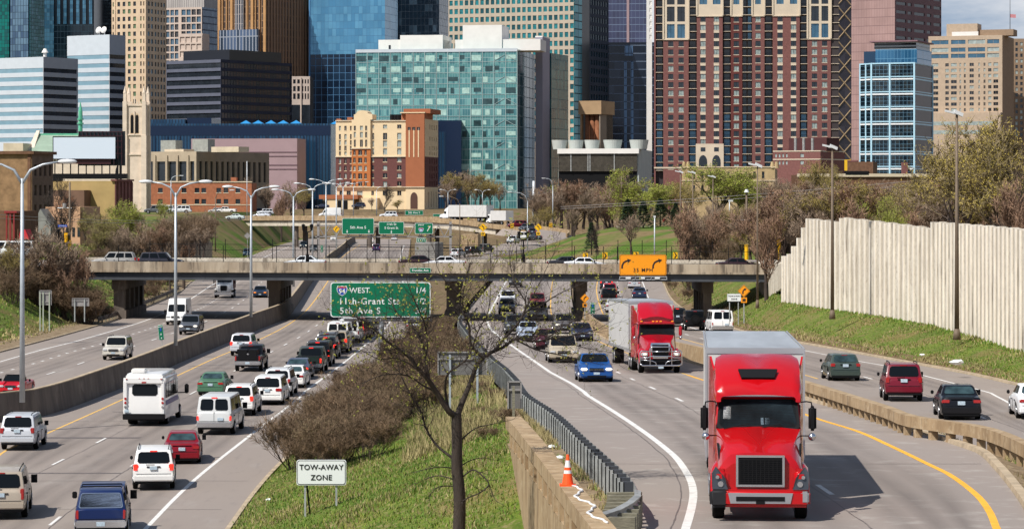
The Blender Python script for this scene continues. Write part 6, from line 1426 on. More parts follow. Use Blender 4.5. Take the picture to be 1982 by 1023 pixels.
V('jeep',1346,640,'OA',True,(.004,.004,.005),'boxy black off-roader with a spare wheel on its back','off-road car',group=OG)
V('van',1399,647,'OA',True,(.80,.80,.78),'white van with two rear windows next to the grassy slope','van',group=OG)
V('hatch',1637,737,'OA',True,(.045,.065,.055),'dark green hatchback on the outer road','hatchback',group=OG,glass_rear=M_glassl)
V('suv',1750,777,'OA',True,(.16,.008,.02),'maroon suv with tinted rear glass on the outer road','suv',group=OG,rack=True)
V('sedan',1861,813,'OA',True,(.005,.005,.007),'black sedan with a rear spoiler behind the concrete railing','sedan',group=OG,over={'brake_light': M_brake},glass_rear=M_glassl)
V('sedan',2012,812,'OA',True,(.80,.80,.80),'white sedan cut by the right edge of the photo','sedan',group=OG,glass_rear=M_glassl)
def onbridge(kind,x,dirn,color,label,Yo=9,zdeck=5.20,Y=None,cat='car',group='vehicles crossing the road bridge',**k):
 Yb=bz(x)+Yo if Y is None else Y; p=proto(kind,**k)if isinstance(kind,str)else kind
 nm={'sedan': 'sedan_car','suv': 'suv','van': 'van','sprinter': 'delivery_van','hatch': 'hatchback_car','bigsuv': 'suv','pickup': 'pickup_truck'}.get(kind,'vehicle')
 return p.place(nm,label,cat,Vector((XY(x,Yb),Yb,zdeck)),0 if dirn>0 else math.pi,color,group)
onbridge('suv',222,-1,(.33,.32,.30),'silver grey suv heading left on the bridge, nearest its left end',Yo=6,cat='suv')
onbridge('suv',312,1,(.02,.02,.03),'black suv on the bridge right of the silver grey suv',Yo=5,cat='suv')
onbridge('sedan',588,-1,(.65,.67,.68),'white sedan on the bridge left of the dark wall',Yo=7)
onbridge('sedan',858,-1,(.66,.66,.66),'white taxi with an orange roof sign on the bridge',Yo=8,cat='taxi')
onbridge('sedan',815,1,(.03,.01,.012),'black car with red tail light behind the white taxi',Yo=12)
onbridge('sedan',1135,1,(.8,.81,.83),'white sedan on the bridge left of the orange sign',Yo=6,cat='sedan')
onbridge('sedan',1102,1,(.02,.02,.025),'black car tucked behind the white sedan left of the orange sign',Yo=10)
onbridge('sedan',1430,1,(.03,.012,.015),'dark maroon sedan near the right end of the bridge',Yo=7,zdeck=5.2)
onbridge('van',18,-1,(.7,.72,.7),'pale van on the avenue at the left edge behind bushes',Yo=10,zdeck=5.95)
def far(kind,x,y,Y,ang,color,label,cat='car',group='vehicles on the ramp bridge',**k):
 p=proto(kind,**k)if isinstance(kind,str)else kind
 nm={'sedan': 'sedan_car','suv': 'suv','van': 'van','sprinter': 'delivery_van','pickup': 'pickup_truck','hatch': 'hatchback_car','minivan': 'minivan'}.get(kind,'vehicle')
 return p.place(nm,label,cat,P(x,y,Y),R(ang),color,group)
far('sprinter',639,421,740,180,WHT,'white van on the ramp bridge left of the first green sign','van')
far('suv',752,422,738,180,(.7,.72,.74),'white suv on the ramp bridge above the middle green sign','suv')
far('suv',1001,441,660,200,(.16,.01,.02),'dark red suv first in the queue on the curved ramp')
far('suv',1019,447,655,240,(.10,.11,.13),'grey car facing us on the curved ramp behind the dark red suv')
far('suv',1030,456,650,90,(.03,.03,.05),'black car on the curved ramp left of the yellow arrow sign')
far('van',1012,466,640,95,WHT,'white van driving up the ramp behind the black lamp post')
far('pickup',993,472,625,78,(.75,.76,.77),'white pickup driving up the ramp beside the hut')
far('sedan',1036,464,640,110,(.05,.06,.07),'dark car near the tightest bend of the ramp')
far('suv',887,497,600,70,(.6,.61,.62),'white suv on the bend road just over the bridge parapet')
far('suv',915,492,610,60,(.02,.02,.025),'black suv on the bend road right of the white suv')
far('pickup',938,488,625,65,(.03,.04,.04),'dark pickup on the bend road under the ramp')
far('sedan',507,421,760,170,(.6,.63,.68),'pale blue car at the left end of the ramp bridge')
far('sedan',455,425,700,175,(.55,.62,.60),'pale green sedan at the top of the green slope',group='cars parked by the brick building')
far('suv',512,416,790,200,(.72,.74,.76),'white suv parked by the brick building corner',group='cars parked by the brick building')
far('suv',497,415,800,190,(.03,.06,.10),'dark blue car parked by the brick building corner',group='cars parked by the brick building')
far('pickup',438,413,780,175,WHT,'white pickup parked in front of the brick building',group='cars parked by the brick building')
far('hatch',418,412,790,180,(.5,.5,.5),'silver hatchback parked in front of the brick building',group='cars parked by the brick building')
for i,(x,c_,lb)in enumerate(((300,(.10,.11,.12),'grey'),(318,(.6,.62,.63),'white'),(350,(.65,.66,.66),'off-white'))):
 far('suv',x,413,640,180,c_,'%s car parked below the left half of the brick building'%lb,group='cars parked by the brick building')
far('suv',694,402,960,180,(.03,.04,.07),'black car parked in front of the hotel porch',group='cars parked by the hotel')
far('sedan',624,402,980,180,(.03,.04,.08),'dark blue car parked at the hotel corner',group='cars parked by the hotel')
far('sedan',1043,404,900,180,(.6,.6,.6),'pale car on the street below the lavender shaft',group='cars on far streets')
# --- bus
def make_bus():
 p=Proto(); p.L=7.4; hw=1.18; L=7.4
 MW=mat('white_coachwork',(0.80,0.79,0.76),.3,coat=.6,var=.03,scale=2)
 base=[(-3.7,hw,.42),(1.9,hw,.42),(1.9,-hw,.42),(-3.7,-hw,.42)]; top=[(-3.62,hw*.95,2.72),(1.6,hw*.95,2.72),(1.6,-hw*.95,2.72),(-3.62,-hw*.95,2.72)]
 p.add('body',hexa(base+top,'body',MW,.16,3))
 p.add('roof',loft([(-3.55,hw*.86,2.55,2.90,None),(-3.3,hw*.9,2.55,2.96,None),(1.2,hw*.9,2.55,2.96,None),(1.7,hw*.8,2.5,2.82,None)],SEC,'roof',MW))
 p.add('rear_cap',rbox(-3.78,-hw*1.0,2.28,-3.2,hw*1.0,2.84,'rear_cap',MW,.14,4))
 for s_ in(-1,1): p.add('corner_panel',rbox(-3.76,min(s_*.92,s_*hw),.55,-3.5,max(s_*.92,s_*hw),2.6,'corner_panel',MW,.06))
 p.add('rear_window',pane((-3.7,-hw,.42),(-3.7,hw,.42),(-3.62,hw*.95,2.72),(-3.62,-hw*.95,2.72),.17,.80,.56,.84,.03,M_glass,'rear_window',.12))
 p.add('roof_hatch',rbox(-3.4,-.02,2.95,-2.6,.78,3.20,'roof_hatch',MW,.05))
 p.add('bumper',rbox(-3.95,-hw,.38,-3.6,hw,.70,'bumper',M_plast,.03)); p.add('mudflap_bar',rbox(-3.8,-hw*.95,.30,-3.6,-hw*.1,.36,'mudflap_bar',M_plast,.01))
 for s_ in(-1,1):
  for z,m in((1.55,M_red),(1.32,M_red),(1.08,M_chrome)): q=MB(); q.tube([(-3.70,s_*1.05,z),(-3.80,s_*1.05,z)],.07,12); p.add('tail_light',q.mesh('tail_light',m))
  p.add('marker_light',rbox(-3.82,s_*.98-.05,2.62,-3.75,s_*.98+.05,2.67,'marker_light',M_red,.01))
  for i in range(5): x0=-3.3+i*.95; yy=s_*(hw*.985+.0); p.add('side_window',rbox(x0,min(yy,yy+.03*s_),1.55,x0+.82,max(yy,yy+.03*s_),2.40,'side_window',M_glass,.03))
  p.add('stripe',rbox(-3.3,min(s_*(hw-.01),s_*(hw+.012)),1.15,1.4,max(s_*(hw-.01),s_*(hw+.012)),1.42,'stripe',mat('violet_stripe',(.13,.11,.25),.5),.005))
  q=MB(); q.tube([(2.0,s_*hw*.9,1.5),(2.2,s_*(hw+.35),1.5)],.03,5); k=p.add('mirror_arm',q.mesh('mirror_arm',M_plast)); p.add('mirror',rbox(2.12,min(s_*(hw+.28),s_*(hw+.52)),1.45,2.26,max(s_*(hw+.28),s_*(hw+.52)),2.0,'mirror',M_plast,.05),k)
 for y in(-.25,0,.25): p.add('marker_light',rbox(-3.80,y-.05,2.66,-3.77,y+.05,2.70,'marker_light',M_red,.01))
 p.add('marker_light',rbox(-3.80,-.13,2.42,-3.76,.13,2.50,'marker_light',M_red,.01))
 p.add('cowl',loft([(1.7,hw*.95,.45,1.75,None),(2.3,hw*.93,.45,1.5,None),(3.3,hw*.88,.45,1.25,None),(3.6,hw*.8,.5,1.0,None)],SEC,'cowl',MW))
 p.add('windshield',pane((2.3,1.0,1.5),(2.3,-1.0,1.5),(1.65,-.95,2.5),(1.65,.95,2.5),0,1,0,1,.02,M_glass,'windshield')); p.add('number_plate',rbox(-3.83,.72+.12,.78,-3.77,1.1,.92,'number_plate',M_plate,.01))
 tm,rm=wheel_meshes(.40,.26); tm2,rm2=wheel_meshes(.40,.5)
 for s_ in(-1,1): k=p.add('wheel',tm,loc=(2.75,s_*(hw-.18),.40)); p.add('rim',rm,k); k=p.add('wheel',tm2,loc=(-2.1,s_*(hw-.30),.40)); p.add('rim',rm2,k)
 b=MB(); b.box(-3.5,-.9,.3,3.2,.9,.6); p.add('underbody',b.mesh('underbody',M_rubber)); return p
bus=make_bus()
V(bus,279,824,'NB',True,WHT,'white shuttle bus seen from behind with a roof hatch','bus',name='shuttle_bus',group=NG)
# --- dump truck coming towards us under the bridge
def make_dump():
 p=Proto(); p.L=7.5; MW=mat('white_coachwork',(0,0,0))
 p.add('cab',hexa([(.6,1.1,1.0),(2.0,1.1,1.0),(2.0,-1.1,1.0),(.6,-1.1,1.0),(.6,1.0,2.85),(1.6,1.0,2.85),(1.6,-1.0,2.85),(.6,-1.0,2.85)],'cab',MW,.1))
 p.add('bonnet',loft([(1.8,1.0,.9,1.95,None),(2.8,.95,.85,1.85,None),(3.55,.88,.8,1.72,None),(3.65,.8,.85,1.6,None)],SEC,'bonnet',MW))
 p.add('windshield',pane((2.0,1.1,1.0),(2.0,-1.1,1.0),(1.6,-1.0,2.85),(1.6,1.0,2.85),.05,.95,.52,.93,.02,M_glass,'windshield',.08))
 p.add('grille',rbox(3.5,-.42,.95,3.72,.42,1.62,'grille',M_plast,.06)); p.add('bumper',rbox(3.5,-1.2,.45,3.85,1.2,.78,'bumper',M_chrome,.05))
 for s_ in(-1,1):
  p.add('headlight',rbox(3.45,min(s_*.62,s_*.9),.95,3.7,max(s_*.62,s_*.9),1.2,'headlight',M_lamp,.05)); p.add('mirror',rbox(1.6,min(s_*1.25,s_*1.42),1.8,1.7,max(s_*1.25,s_*1.42),2.5,'mirror',M_plast,.04))
  p.add('guard_bar',rbox(3.75,s_*.45-.04,.75,3.85,s_*.45+.04,1.5,'guard_bar',M_chrome,.03))
  p.add('fender',rbox(2.3,min(s_*.85,s_*1.22),.95,3.6,max(s_*.85,s_*1.22),1.3,'fender',MW,.14,3))
 p.add('tipper_body',rbox(-3.7,-1.22,1.1,.45,1.22,2.7,'tipper_body',mat('rust_red_tipper',(.14,.05,.04),.6,var=.3,scale=2),.05))
 tm,rm=wheel_meshes(.5,.3)
 for x in(2.6,-1.5,-2.8):
  for s_ in(-1,1): k=p.add('wheel',tm,loc=(x,s_*1.05,.5)); p.add('rim',rm,k)
 return p
V(make_dump(),433,577,'SB',False,WHT,'white bonneted dump lorry with a chrome guard coming from under the bridge','lorry',name='dump_truck',group=SG)
# --- articulated lorries
M_lred=mat('lorry_red_paint',(0.47,0.003,0.006),.25,coat=.6,spec=.25); M_lred2=mat('lorry_crimson_paint',(0.42,0.003,0.014),.25,coat=.55,spec=.25)
M_tra=mat('trailer_white',(0.60,0.585,0.56),.5,var=.08,scale=.8); M_troof=mat('trailer_roof',(0.50,0.53,0.55),.35,.4,var=.2,scale=.6,stretch=(.3,2,1))
def tri_loft(rows,name,m,angle=45):
 """skin through rows of equal length (each row a list of points)"""
 v=[tuple(q)for r_ in rows for q in r_]; n=len(rows[0]); f=[(j*n+i,j*n+i+1,(j+1)*n+i+1,(j+1)*n+i)for j in range(len(rows)-1)for i in range(n-1)]
 me=bpy.data.meshes.new(name); me.from_pydata(v,[],f); me.materials.append(m)
 bm=bmesh.new(); bm.from_mesh(me); bmesh.ops.recalc_face_normals(bm,faces=bm.faces); bm.to_mesh(me); bm.free()
 me.polygons.foreach_set('use_smooth',[True]*len(f)); me.set_sharp_from_angle(angle=R(angle)); me.update(); return me
def sym(pts): return pts+[(x,-y,z)for x,y,z in reversed(pts)]
def lorry(root,red,trailer_len,style):
 """x = 0 at the front bumper, the lorry runs to -x"""
 def A(name,me,par=None,loc=None): return put(name,me,par or root,loc)
 def brow(x,ws,wt,zl,zt,cr=.06): return sym([(x,ws,zl),(x,ws,lerp(zl,zt,.5)),(x,lerp(ws,wt,.45),lerp(zl,zt,.80)),(x,wt,zt),(x,wt*.55,zt+cr*.7),(x,0,zt+cr)])
 if style==1:
  rows=[brow(-.30,1.0,.68,.75,1.42,.03),brow(-.36,1.04,.74,.75,1.64),brow(-.6,1.06,.78,.78,1.76),brow(-1.2,1.10,.90,.8,1.94),brow(-1.85,1.13,1.02,.85,2.10),brow(-2.14,1.15,1.07,.85,2.16)]
 else:
  rows=[brow(-.28,.80,.55,.75,1.55,.03),brow(-.34,.86,.62,.75,1.72),brow(-.8,.93,.70,.78,1.86),brow(-1.5,1.0,.86,.8,2.0),brow(-2.1,1.05,.98,.85,2.12)]
 A('bonnet',tri_loft(rows,'bonnet',red))
 b=MB(); b.poly(rows[0]); A('nose',b.mesh('nose',red))
 for s_ in(-1,1):
  rws=[]
  for k in range(9):
   a=math.pi*(k/8); cx,cz,rr=-1.15,.62,.66
   x=cx+rr*1.12*math.cos(a); z=cz+rr*.98*math.sin(a)
   rws.append([(x,s_*1.02*.62,z+.12),(x,s_*1.08,z+.12*math.sin(a)+.04),(x,s_*1.21,z),(x*1.0,s_*1.23,z-.16)])
  A('fender',tri_loft(rws,'fender',red,60))
  A('fender_front',rbox(-.50,min(s_*.78,s_*1.20),.72,-.16,max(s_*.78,s_*1.20),1.30 if style==1 else 1.22,'fender_front',red,.12,3))
  if style==1:
   hl=MB(); hl.prism([(-.125,s_*.80,.80),(-.125,s_*1.19,.80),(-.145,s_*1.20,1.20),(-.20,s_*1.10,1.36),(-.13,s_*.87,1.08)],(-.08,0,0)); A('headlight',hl.mesh('headlight',mat('dark_lens',(.045,.05,.06),.1,.1,coat=.4)))
   for(yy,zz,rr)in((.98,.93,.10),(1.06,1.10,.065)): q=MB(); q.tube([(-.14,s_*yy,zz),(-.11,s_*yy,zz)],[rr*.8,rr*.7],14); A('lamp_bowl',q.mesh('lamp_bowl',M_chrome))
  else: A('headlight',rbox(-.2,min(s_*.72,s_*1.12),.98,-.10,max(s_*.72,s_*1.12),1.2,'headlight',M_lamp,.06,3)); A('headlight_bulb',rbox(-.12,s_*.9-.1,1.03,-.085,s_*.9+.1,1.15,'headlight_bulb',M_lit,.04,3))
 gz0,gz1,gw=(.86,1.64,.60)if style==1 else(.90,1.74,.52)
 fr=MB(); t_=.055
 if style==1:
  for(y0,y1,z0,z1)in((-gw,gw,gz1-t_,gz1),(-gw,gw,gz0,gz0+t_),(-gw,-gw+t_,gz0+t_,gz1-t_),(gw-t_,gw,gz0+t_,gz1-t_)): fr.box(-.30,y0,z0,-.17,y1,z1)
 else: fr.prism([(-.30,-gw*.82,gz0-.05),(-.30,gw*.82,gz0-.05),(-.30,gw*1.12,gz1-.15),(-.34,gw*1.02,gz1),(-.34,-gw*1.02,gz1),(-.30,-gw*1.12,gz1-.15)],(.10,0,0))
 gf=A('grille',fr.mesh('grille',M_chrome))
 b=MB(); b.box(-.28,-gw*.9,gz0+.04,-.19 if style==1 else-.185,gw*.9,gz1-.10 if style==2 else gz1-.05); A('grille_mesh',b.mesh('grille_mesh',M_dark),gf)
 b=MB()
 for i in range(13):
  z=lerp(gz0+.06,gz1-.12,i/12); b.box(-.19,-gw*.88,z,-.165,gw*.88,z+.016)
 for i in range(11): y=lerp(-gw*.85,gw*.85,i/10); b.box(-.19,y,gz0+.05,-.17,y+.014,gz1-.1)
 A('grille_bars',b.mesh('grille_bars',mat('grille_grey',(.016,.016,.017),.7,spec=.1)),gf)
 if style==1:
  A('bumper',rbox(-.42,-1.23,.36,-.06,1.23,.80,'bumper',red,.09,3))
  b=MB(); b.prism([(-.055,-.74,.46),(-.055,.74,.46),(-.055,.80,.72),(-.055,-.80,.72)],(.02,0,0)); A('bumper_trim',b.mesh('bumper_trim',mat('satin_silver',(.42,.42,.43),.35,.6)))
  b=MB(); b.box(-.04,-.60,.52,-.02,.60,.63); b.box(-.04,-.11,.44,-.02,.11,.56); A('bumper_slot',b.mesh('bumper_slot',M_dark))
  b=MB(); b.prism([(-.05,1.235,.36),(-.05,.72,.36),(-.05,.80,.78),(-.05,1.235,.80)],(-.40,0,0)); o=A('bumper_corner',rbox(-.44,-1.25,.35,-.045,-.78,.81,'bumper_corner',mat('scuffed_grey_plastic',(.022,.022,.024),.65,spec=.2),.08,3))
  A('bumper_corner',rbox(-.44,1.0,.46,-.045,1.2,.76,'bumper_corner',mat('satin_silver',(0,0,0)),.04,2))
 else:
  A('bumper',rbox(-.40,-1.18,.42,-.10,1.18,.82,'bumper',M_plast,.08,3))
  def bar(pts,r_=.035): q=MB(); q.tube(pts,r_,8); A('guard_bar',q.mesh('guard_bar',M_chrome,smooth=True))
  x=.12
  bar([(x,-.62,.40),(x,-.62,1.42),(x,-.50,1.52),(x,.50,1.52),(x,.62,1.42),(x,.62,.40)]); bar([(x,-1.2,.52),(x,-1.2,1.2),(x,-1.12,1.3),(x,-.62,1.25)]); bar([(x,1.2,.52),(x,1.2,1.2),(x,1.12,1.3),(x,.62,1.25)])
  bar([(x,-1.2,.9),(x,-.75,.9),(x,-.62,.98),(x,.62,.98),(x,.75,.9),(x,1.2,.9)]); bar([(x,-1.2,.55),(x,-1.05,.45),(x,1.05,.45),(x,1.2,.55)],.045); bar([(x,-1.2,.80),(x,-.5,.72),(x,-.3,.62),(x,-.25,.45)],.028); bar([(x,1.2,.80),(x,.5,.72),(x,.3,.62),(x,.25,.45)],.028); bar([(x,-.6,1.25),(x,.6,1.25)],.025)
  for s_ in(-1,1): bar([(-.2,s_*.62,.6),(x,s_*.62,.6)])
  A('number_plate',rbox(.14,-.15,.28,.16,.15,.40,'number_plate',M_plate,.005,1))
 zc0,zs0,zs1=.8,2.14,2.86
 if style==2: zs0,zs1=2.10,2.78
 cab=[(-4.4,1.15,zc0),(-2.1,1.15,zc0),(-2.1,-1.15,zc0),(-4.4,-1.15,zc0),(-4.4,1.15,zs1+.1),(-2.62,1.06,zs1+.1),(-2.62,-1.06,zs1+.1),(-4.4,-1.15,zs1+.1)]
 A('cab',hexa(cab,'cab',red,.07))
 Al,Ar,Tl,Tr=Vector((-2.12,1.04,zs0)),Vector((-2.12,-1.04,zs0)),Vector((-2.50,.98,zs1)),Vector((-2.50,-.98,zs1))
 A('windshield_frame',pane(Al,Ar,Tr,Tl,-.01,1.01,-.05,1.04,.06,M_dark,'windshield_frame',.12)); ws=A('windshield',pane(Al,Ar,Tr,Tl,.02,.98,.02,.99,.075,mat('lorry_glass',(.028,.045,.055),.06,spec=.5,var=.7,scale=1.3),'windshield',.13))
 if style==1:
  A('paper_notice',pane(Al,Ar,Tr,Tl,.845,.94,.36,.78,.080,mat('paper_white',(.75,.77,.76),.7),'paper_notice',.01));
  for a,c in((.435,.47),(.36,.415)): A('cup',pane(Al,Ar,Tr,Tl,a,c,.16,.40,.080,mat('pale_blue_cup',(.35,.5,.6),.6),'cup',.01))
  for a,c in((.60,.92),(.22,.52)):
   q=MB(); p0=Al.lerp(Ar,a+.0); p1=Al.lerp(Ar,c); up=(Tl-Al).normalized(); nn=Vector((.09,0,.03)); q.tube([p1+nn,p0+nn+up*.14],.012,4); A('wiper',q.mesh('wiper',M_dark))
 for s_ in(-1,1):
  A('side_window',rbox(-3.3,min(s_*1.06,s_*1.085),2.1,-2.55,max(s_*1.06,s_*1.085),2.75,'side_window',M_glass,.03))
 def frow(x,w,z0,z1,cr): return sym([(x,w,z0),(x-.02,w,lerp(z0,z1,.6)),(x-.05,w*.95,lerp(z0,z1,.92)),(x-.06,w*.80,z1),(x-.06,w*.4,z1+cr),(x-.06,0,z1+cr*1.2)])
 rows=[frow(-2.22,.95,zs1-.02,zs1+.12,.03),frow(-2.25,1.07,zs1-.03,zs1+.30,.04),frow(-2.45,1.11,zs1-.03,zs1+.48,.04),frow(-2.9,1.14,zs1-.03,zs1+.76,.04),frow(-3.6,1.14,zs1-.03,zs1+1.02,.03),frow(-4.2,1.12,zs1-.03,zs1+1.10,.02)]
 if style==2: rows=[frow(-2.45,.90,zs1+.16,zs1+.30,.10),frow(-2.55,1.02,zs1+.12,zs1+.42,.10),frow(-2.9,1.07,zs1+.10,zs1+.72,.08),frow(-3.5,1.04,zs1+.08,zs1+1.08,.05),frow(-4.2,.98,zs1+.08,zs1+1.22,.02)]
 A('roof_fairing',tri_loft(rows,'roof_fairing',red,50))
 if style==2: A('fairing_base',rbox(-4.25,-1.0,zs1+.0,-2.62,1.0,zs1+.5,'fairing_base',red,.1))
 if style==1:
  A('fairing_front',tri_loft([[(-2.20,-.98+.196*i*1.0,zs1-.04)for i in range(11)],[(-2.205,-.98+.196*i,zs1+.14)for i in range(11)]],'fairing_front',red))if False else None
  b=MB(); b.prism([(-2.86,-.42,zs1+.50),(-2.86,.42,zs1+.50),(-3.42,.50,zs1+.80),(-3.42,-.50,zs1+.80)],(0,0,.001));
  sk=MB(); a0,a1=Vector((-2.52,0,zs1+.54)),Vector((-2.80,0,zs1+.745)); sk.prism([a0+Vector((0,-.42,0)),a0+Vector((0,.42,0)),a1+Vector((0,.50,0)),a1+Vector((0,-.50,0))],(.03,0,.05)); A('roof_window',sk.mesh('roof_window',M_dark))
 else:
  A('sun_visor',rbox(-2.62,-1.04,zs1-.02,-2.14,1.04,zs1+.14,'sun_visor',red,.05,3))
  for y in(-.9,-.22,0,.22,.9): A('marker_light',rbox(-2.2,y-.07,zs1+.12,-2.1,y+.07,zs1+.19,'marker_light',M_amber,.02))
 for s_ in(-1,1):
  b=MB(); b.prism([(-3.3,s_*1.07,.8),(-5.2,s_*1.25,.8),(-5.2,s_*1.25,zs1+1.02),(-4.3,s_*1.22,zs1+1.05),(-3.3,s_*1.07,zs1+.5)],(0,-s_*.05,0)); A('side_fairing',b.mesh('side_fairing',red))
  q=MB(); q.tube([(-2.3,s_*1.04,zs1-.03),(-2.15,s_*1.22,zs1+.0),(-2.12,s_*1.34,zs1-.02),(-2.12,s_*1.36,zs1-.12)],.018,6); k=A('mirror_arm',q.mesh('mirror_arm',M_dark))
  mm=M_plast if style==1 else red
  A('mirror',rbox(-2.22,min(s_*1.27,s_*1.47),zs0-.02,-2.02,max(s_*1.27,s_*1.47),zs1-.11,'mirror',mm,.06,3),k)
  q=MB(); q.tube([(-2.0,s_*1.05,2.0),(-1.7,s_*1.3,2.02)],.015,5); k=A('mirror_arm',q.mesh('mirror_arm',M_dark))
  me=bpy.data.meshes.new('round_mirror'); bm=bmesh.new(); bmesh.ops.create_uvsphere(bm,u_segments=12,v_segments=8,radius=.10); bm.to_mesh(me); bm.free(); me.materials.append(M_chrome); me.polygons.foreach_set('use_smooth',[True]*len(me.polygons)); A('round_mirror',me,k,(-1.66,s_*1.34,2.0))
  if style==1:
   b=MB(); b.prism([(-.72,s_*.955,1.36),(-.80,s_*.99,1.40),(-1.35,s_*1.035,1.86),(-1.15,s_*1.0,1.86)],(0,s_*.03,0)); A('bonnet_vent',b.mesh('bonnet_vent',M_dark))
  A('fuel_tank',rbox(-5.2,min(s_*.7,s_*1.15),.45,-3.6,max(s_*.7,s_*1.15),1.0,'fuel_tank',M_chrome,.12,3))if style==2 else None
 tz0,tz1=1.15,4.06; xt=-5.7; tw=1.30
 tr=A('trailer',rbox(xt-trailer_len,-tw,tz0,xt,tw,tz1-.03,'trailer',M_tra,.03,1))
 A('trailer_roof',rbox(xt-trailer_len+.02,-tw+.05,tz1-.04,xt-.05,tw-.05,tz1,'trailer_roof',M_troof,.01,1),tr)
 b=MB()
 b.box(xt-.03,-tw-.012,tz1-.14,xt+.02,tw+.012,tz1+.015)
 for s_ in(-1,1): b.box(xt-trailer_len,s_*tw-.02,tz1-.12,xt,s_*tw+.02,tz1+.012); b.box(xt-.05,s_*tw-.03,tz0,xt+.015,s_*tw+.03,tz1); b.box(xt-trailer_len,s_*tw-.02,tz0-.05,xt,s_*tw+.02,tz0+.12)
 A('edge_rail',b.mesh('edge_rail',mat('aluminium_rail',(.55,.56,.57),.35,.6)),tr)
 b=MB(); b.box(xt-trailer_len+.5,-.5,.85,-.8,.5,1.12); A('chassis',b.mesh('chassis',M_rubber))
 for s_ in(-1,1): A('landing_leg',rbox(xt-2.7,s_*.8-.07,.4,xt-2.55,s_*.8+.07,1.2,'landing_leg',M_steel,.01),tr)
 tm,rm=wheel_meshes(.51,.30); tm2,rm2=wheel_meshes(.51,.58)
 for s_ in(-1,1):
  k=A('wheel',tm,loc=(-1.15,s_*1.03,.51)); A('rim',rm,k,(0,0,0))
  for x in(-5.3,-6.6,xt-trailer_len+2.0,xt-trailer_len+3.25): k=A('wheel',tm2,loc=(x,s_*.93,.51)); A('rim',rm2,k,(0,0,0))
def put_lorry(x,y,dirv,red,tl,style,label):
 g=G(x,y,PR); a=math.atan2(dirv[1],dirv[0]); r_=empty('articulated_lorry',g); sl_=math.atan2((HC-PR(g.y+14))-(HC-PR(g.y)),14.0)
 r_.rotation_euler=(0,sl_,a); tag(r_,label,'lorry','red articulated lorries'); lorry(r_,red,tl,style); return r_
put_lorry(1472,1010,(-.062,-1),M_lred,13.6,1,'nearest bright red lorry with black mirrors and silver framed grille')
put_lorry(1279,722,(.050,-1),M_lred2,14.4,2,'second red lorry with chrome bull bar and white trailer')
def make_white_lorry():
 p=Proto(); p.L=16
 MW=mat('white_coachwork',(0,0,0))
 p.add('trailer',rbox(-8,-1.3,1.15,5.0,1.3,4.05,'trailer',M_tra,.03)); p.add('cab',hexa([(5.3,1.1,.9),(7.2,1.1,.9),(7.2,-1.1,.9),(5.3,-1.1,.9),(5.3,1.05,3.7),(6.6,1.0,3.0),(6.6,-1.0,3.0),(5.3,-1.05,3.7)],'cab',MW,.1))
 p.add('bonnet',loft([(7.0,1.0,.8,1.95,None),(8.0,.95,.8,1.75,None),(8.5,.85,.8,1.5,None)],SEC,'bonnet',MW)); p.add('side_window',rbox(6.0,-1.12,1.9,6.7,1.12,2.5,'side_window',M_glass,.03))
 tm,rm=wheel_meshes(.5,.5)
 for x in(7.9,4.0,2.8,-5.2,-6.5):
  for s_ in(-1,1): k=p.add('wheel',tm,loc=(x,s_*.95,.5)); p.add('rim',rm,k)
 b=MB(); b.box(-7.5,-.5,.8,7.5,.5,1.15); p.add('chassis',b.mesh('chassis',M_rubber)); return p
def make_box_van():
 p=Proto(); p.L=8; MW=mat('white_coachwork',(0,0,0))
 p.add('cargo_box',rbox(-4,-1.2,1.0,2.2,1.2,3.4,'cargo_box',M_tra,.04)); p.add('cab',hexa([(2.3,1.05,.6),(4.2,1.05,.6),(4.2,-1.05,.6),(2.3,-1.05,.6),(2.3,1.0,2.5),(3.4,.95,2.5),(3.4,-.95,2.5),(2.3,-1.0,2.5)],'cab',MW,.1)); p.add('side_window',rbox(2.7,-1.07,1.6,3.5,1.07,2.2,'side_window',M_glass,.03))
 tm,rm=wheel_meshes(.42,.4)
 for x in(3.3,-2.2):
  for s_ in(-1,1): k=p.add('wheel',tm,loc=(x,s_*.9,.42)); p.add('rim',rm,k)
 return p
pl=make_white_lorry(); pl.place('articulated_lorry','white lorry with a long plain trailer crossing the ramp bridge','lorry',P(903,428.5,702),R(137),WHT,'vehicles on the ramp bridge')
pb=make_box_van(); pb.place('box_van','small white box van following the white lorry on the ramp bridge','van',P(967,434.5,694),R(128),WHT,'vehicles on the ramp bridge')
# ---------------------------------------------------------------- lamps, signs, signals
M_pole=mat('galvanised_pole',(0.46,0.50,0.53),.45,.35,var=.15,scale=1.2); M_polew=mat('pale_pole',(0.60,0.63,0.66),.45,.2)
M_poleb=mat('weathered_brown_pole',(0.17,0.125,0.085),.7,.2,var=.25,scale=1); M_head=mat('lamp_housing',(0.66,0.67,0.66),.45,.1)
M_sgreen=mat('sign_green',(0.0,0.155,0.072),.5,spec=.3); M_swhite=mat('sign_white',(0.80,0.83,0.80),.5); M_sorange=mat('sign_orange',(0.92,0.33,0.012),.5,spec=.3); M_syel=mat('sign_yellow',(0.92,0.50,0.01),.5,spec=.3)
M_sblack=mat('sign_black',(0.012,0.012,0.012),.6); M_sgrey=mat('sign_back_aluminium',(0.32,0.30,0.285),.55,.3,var=.15,scale=1.2); M_sblue=mat('sign_blue',(0.012,0.07,0.42),.5); M_sred=mat('sign_red',(0.55,0.03,0.03),.5)
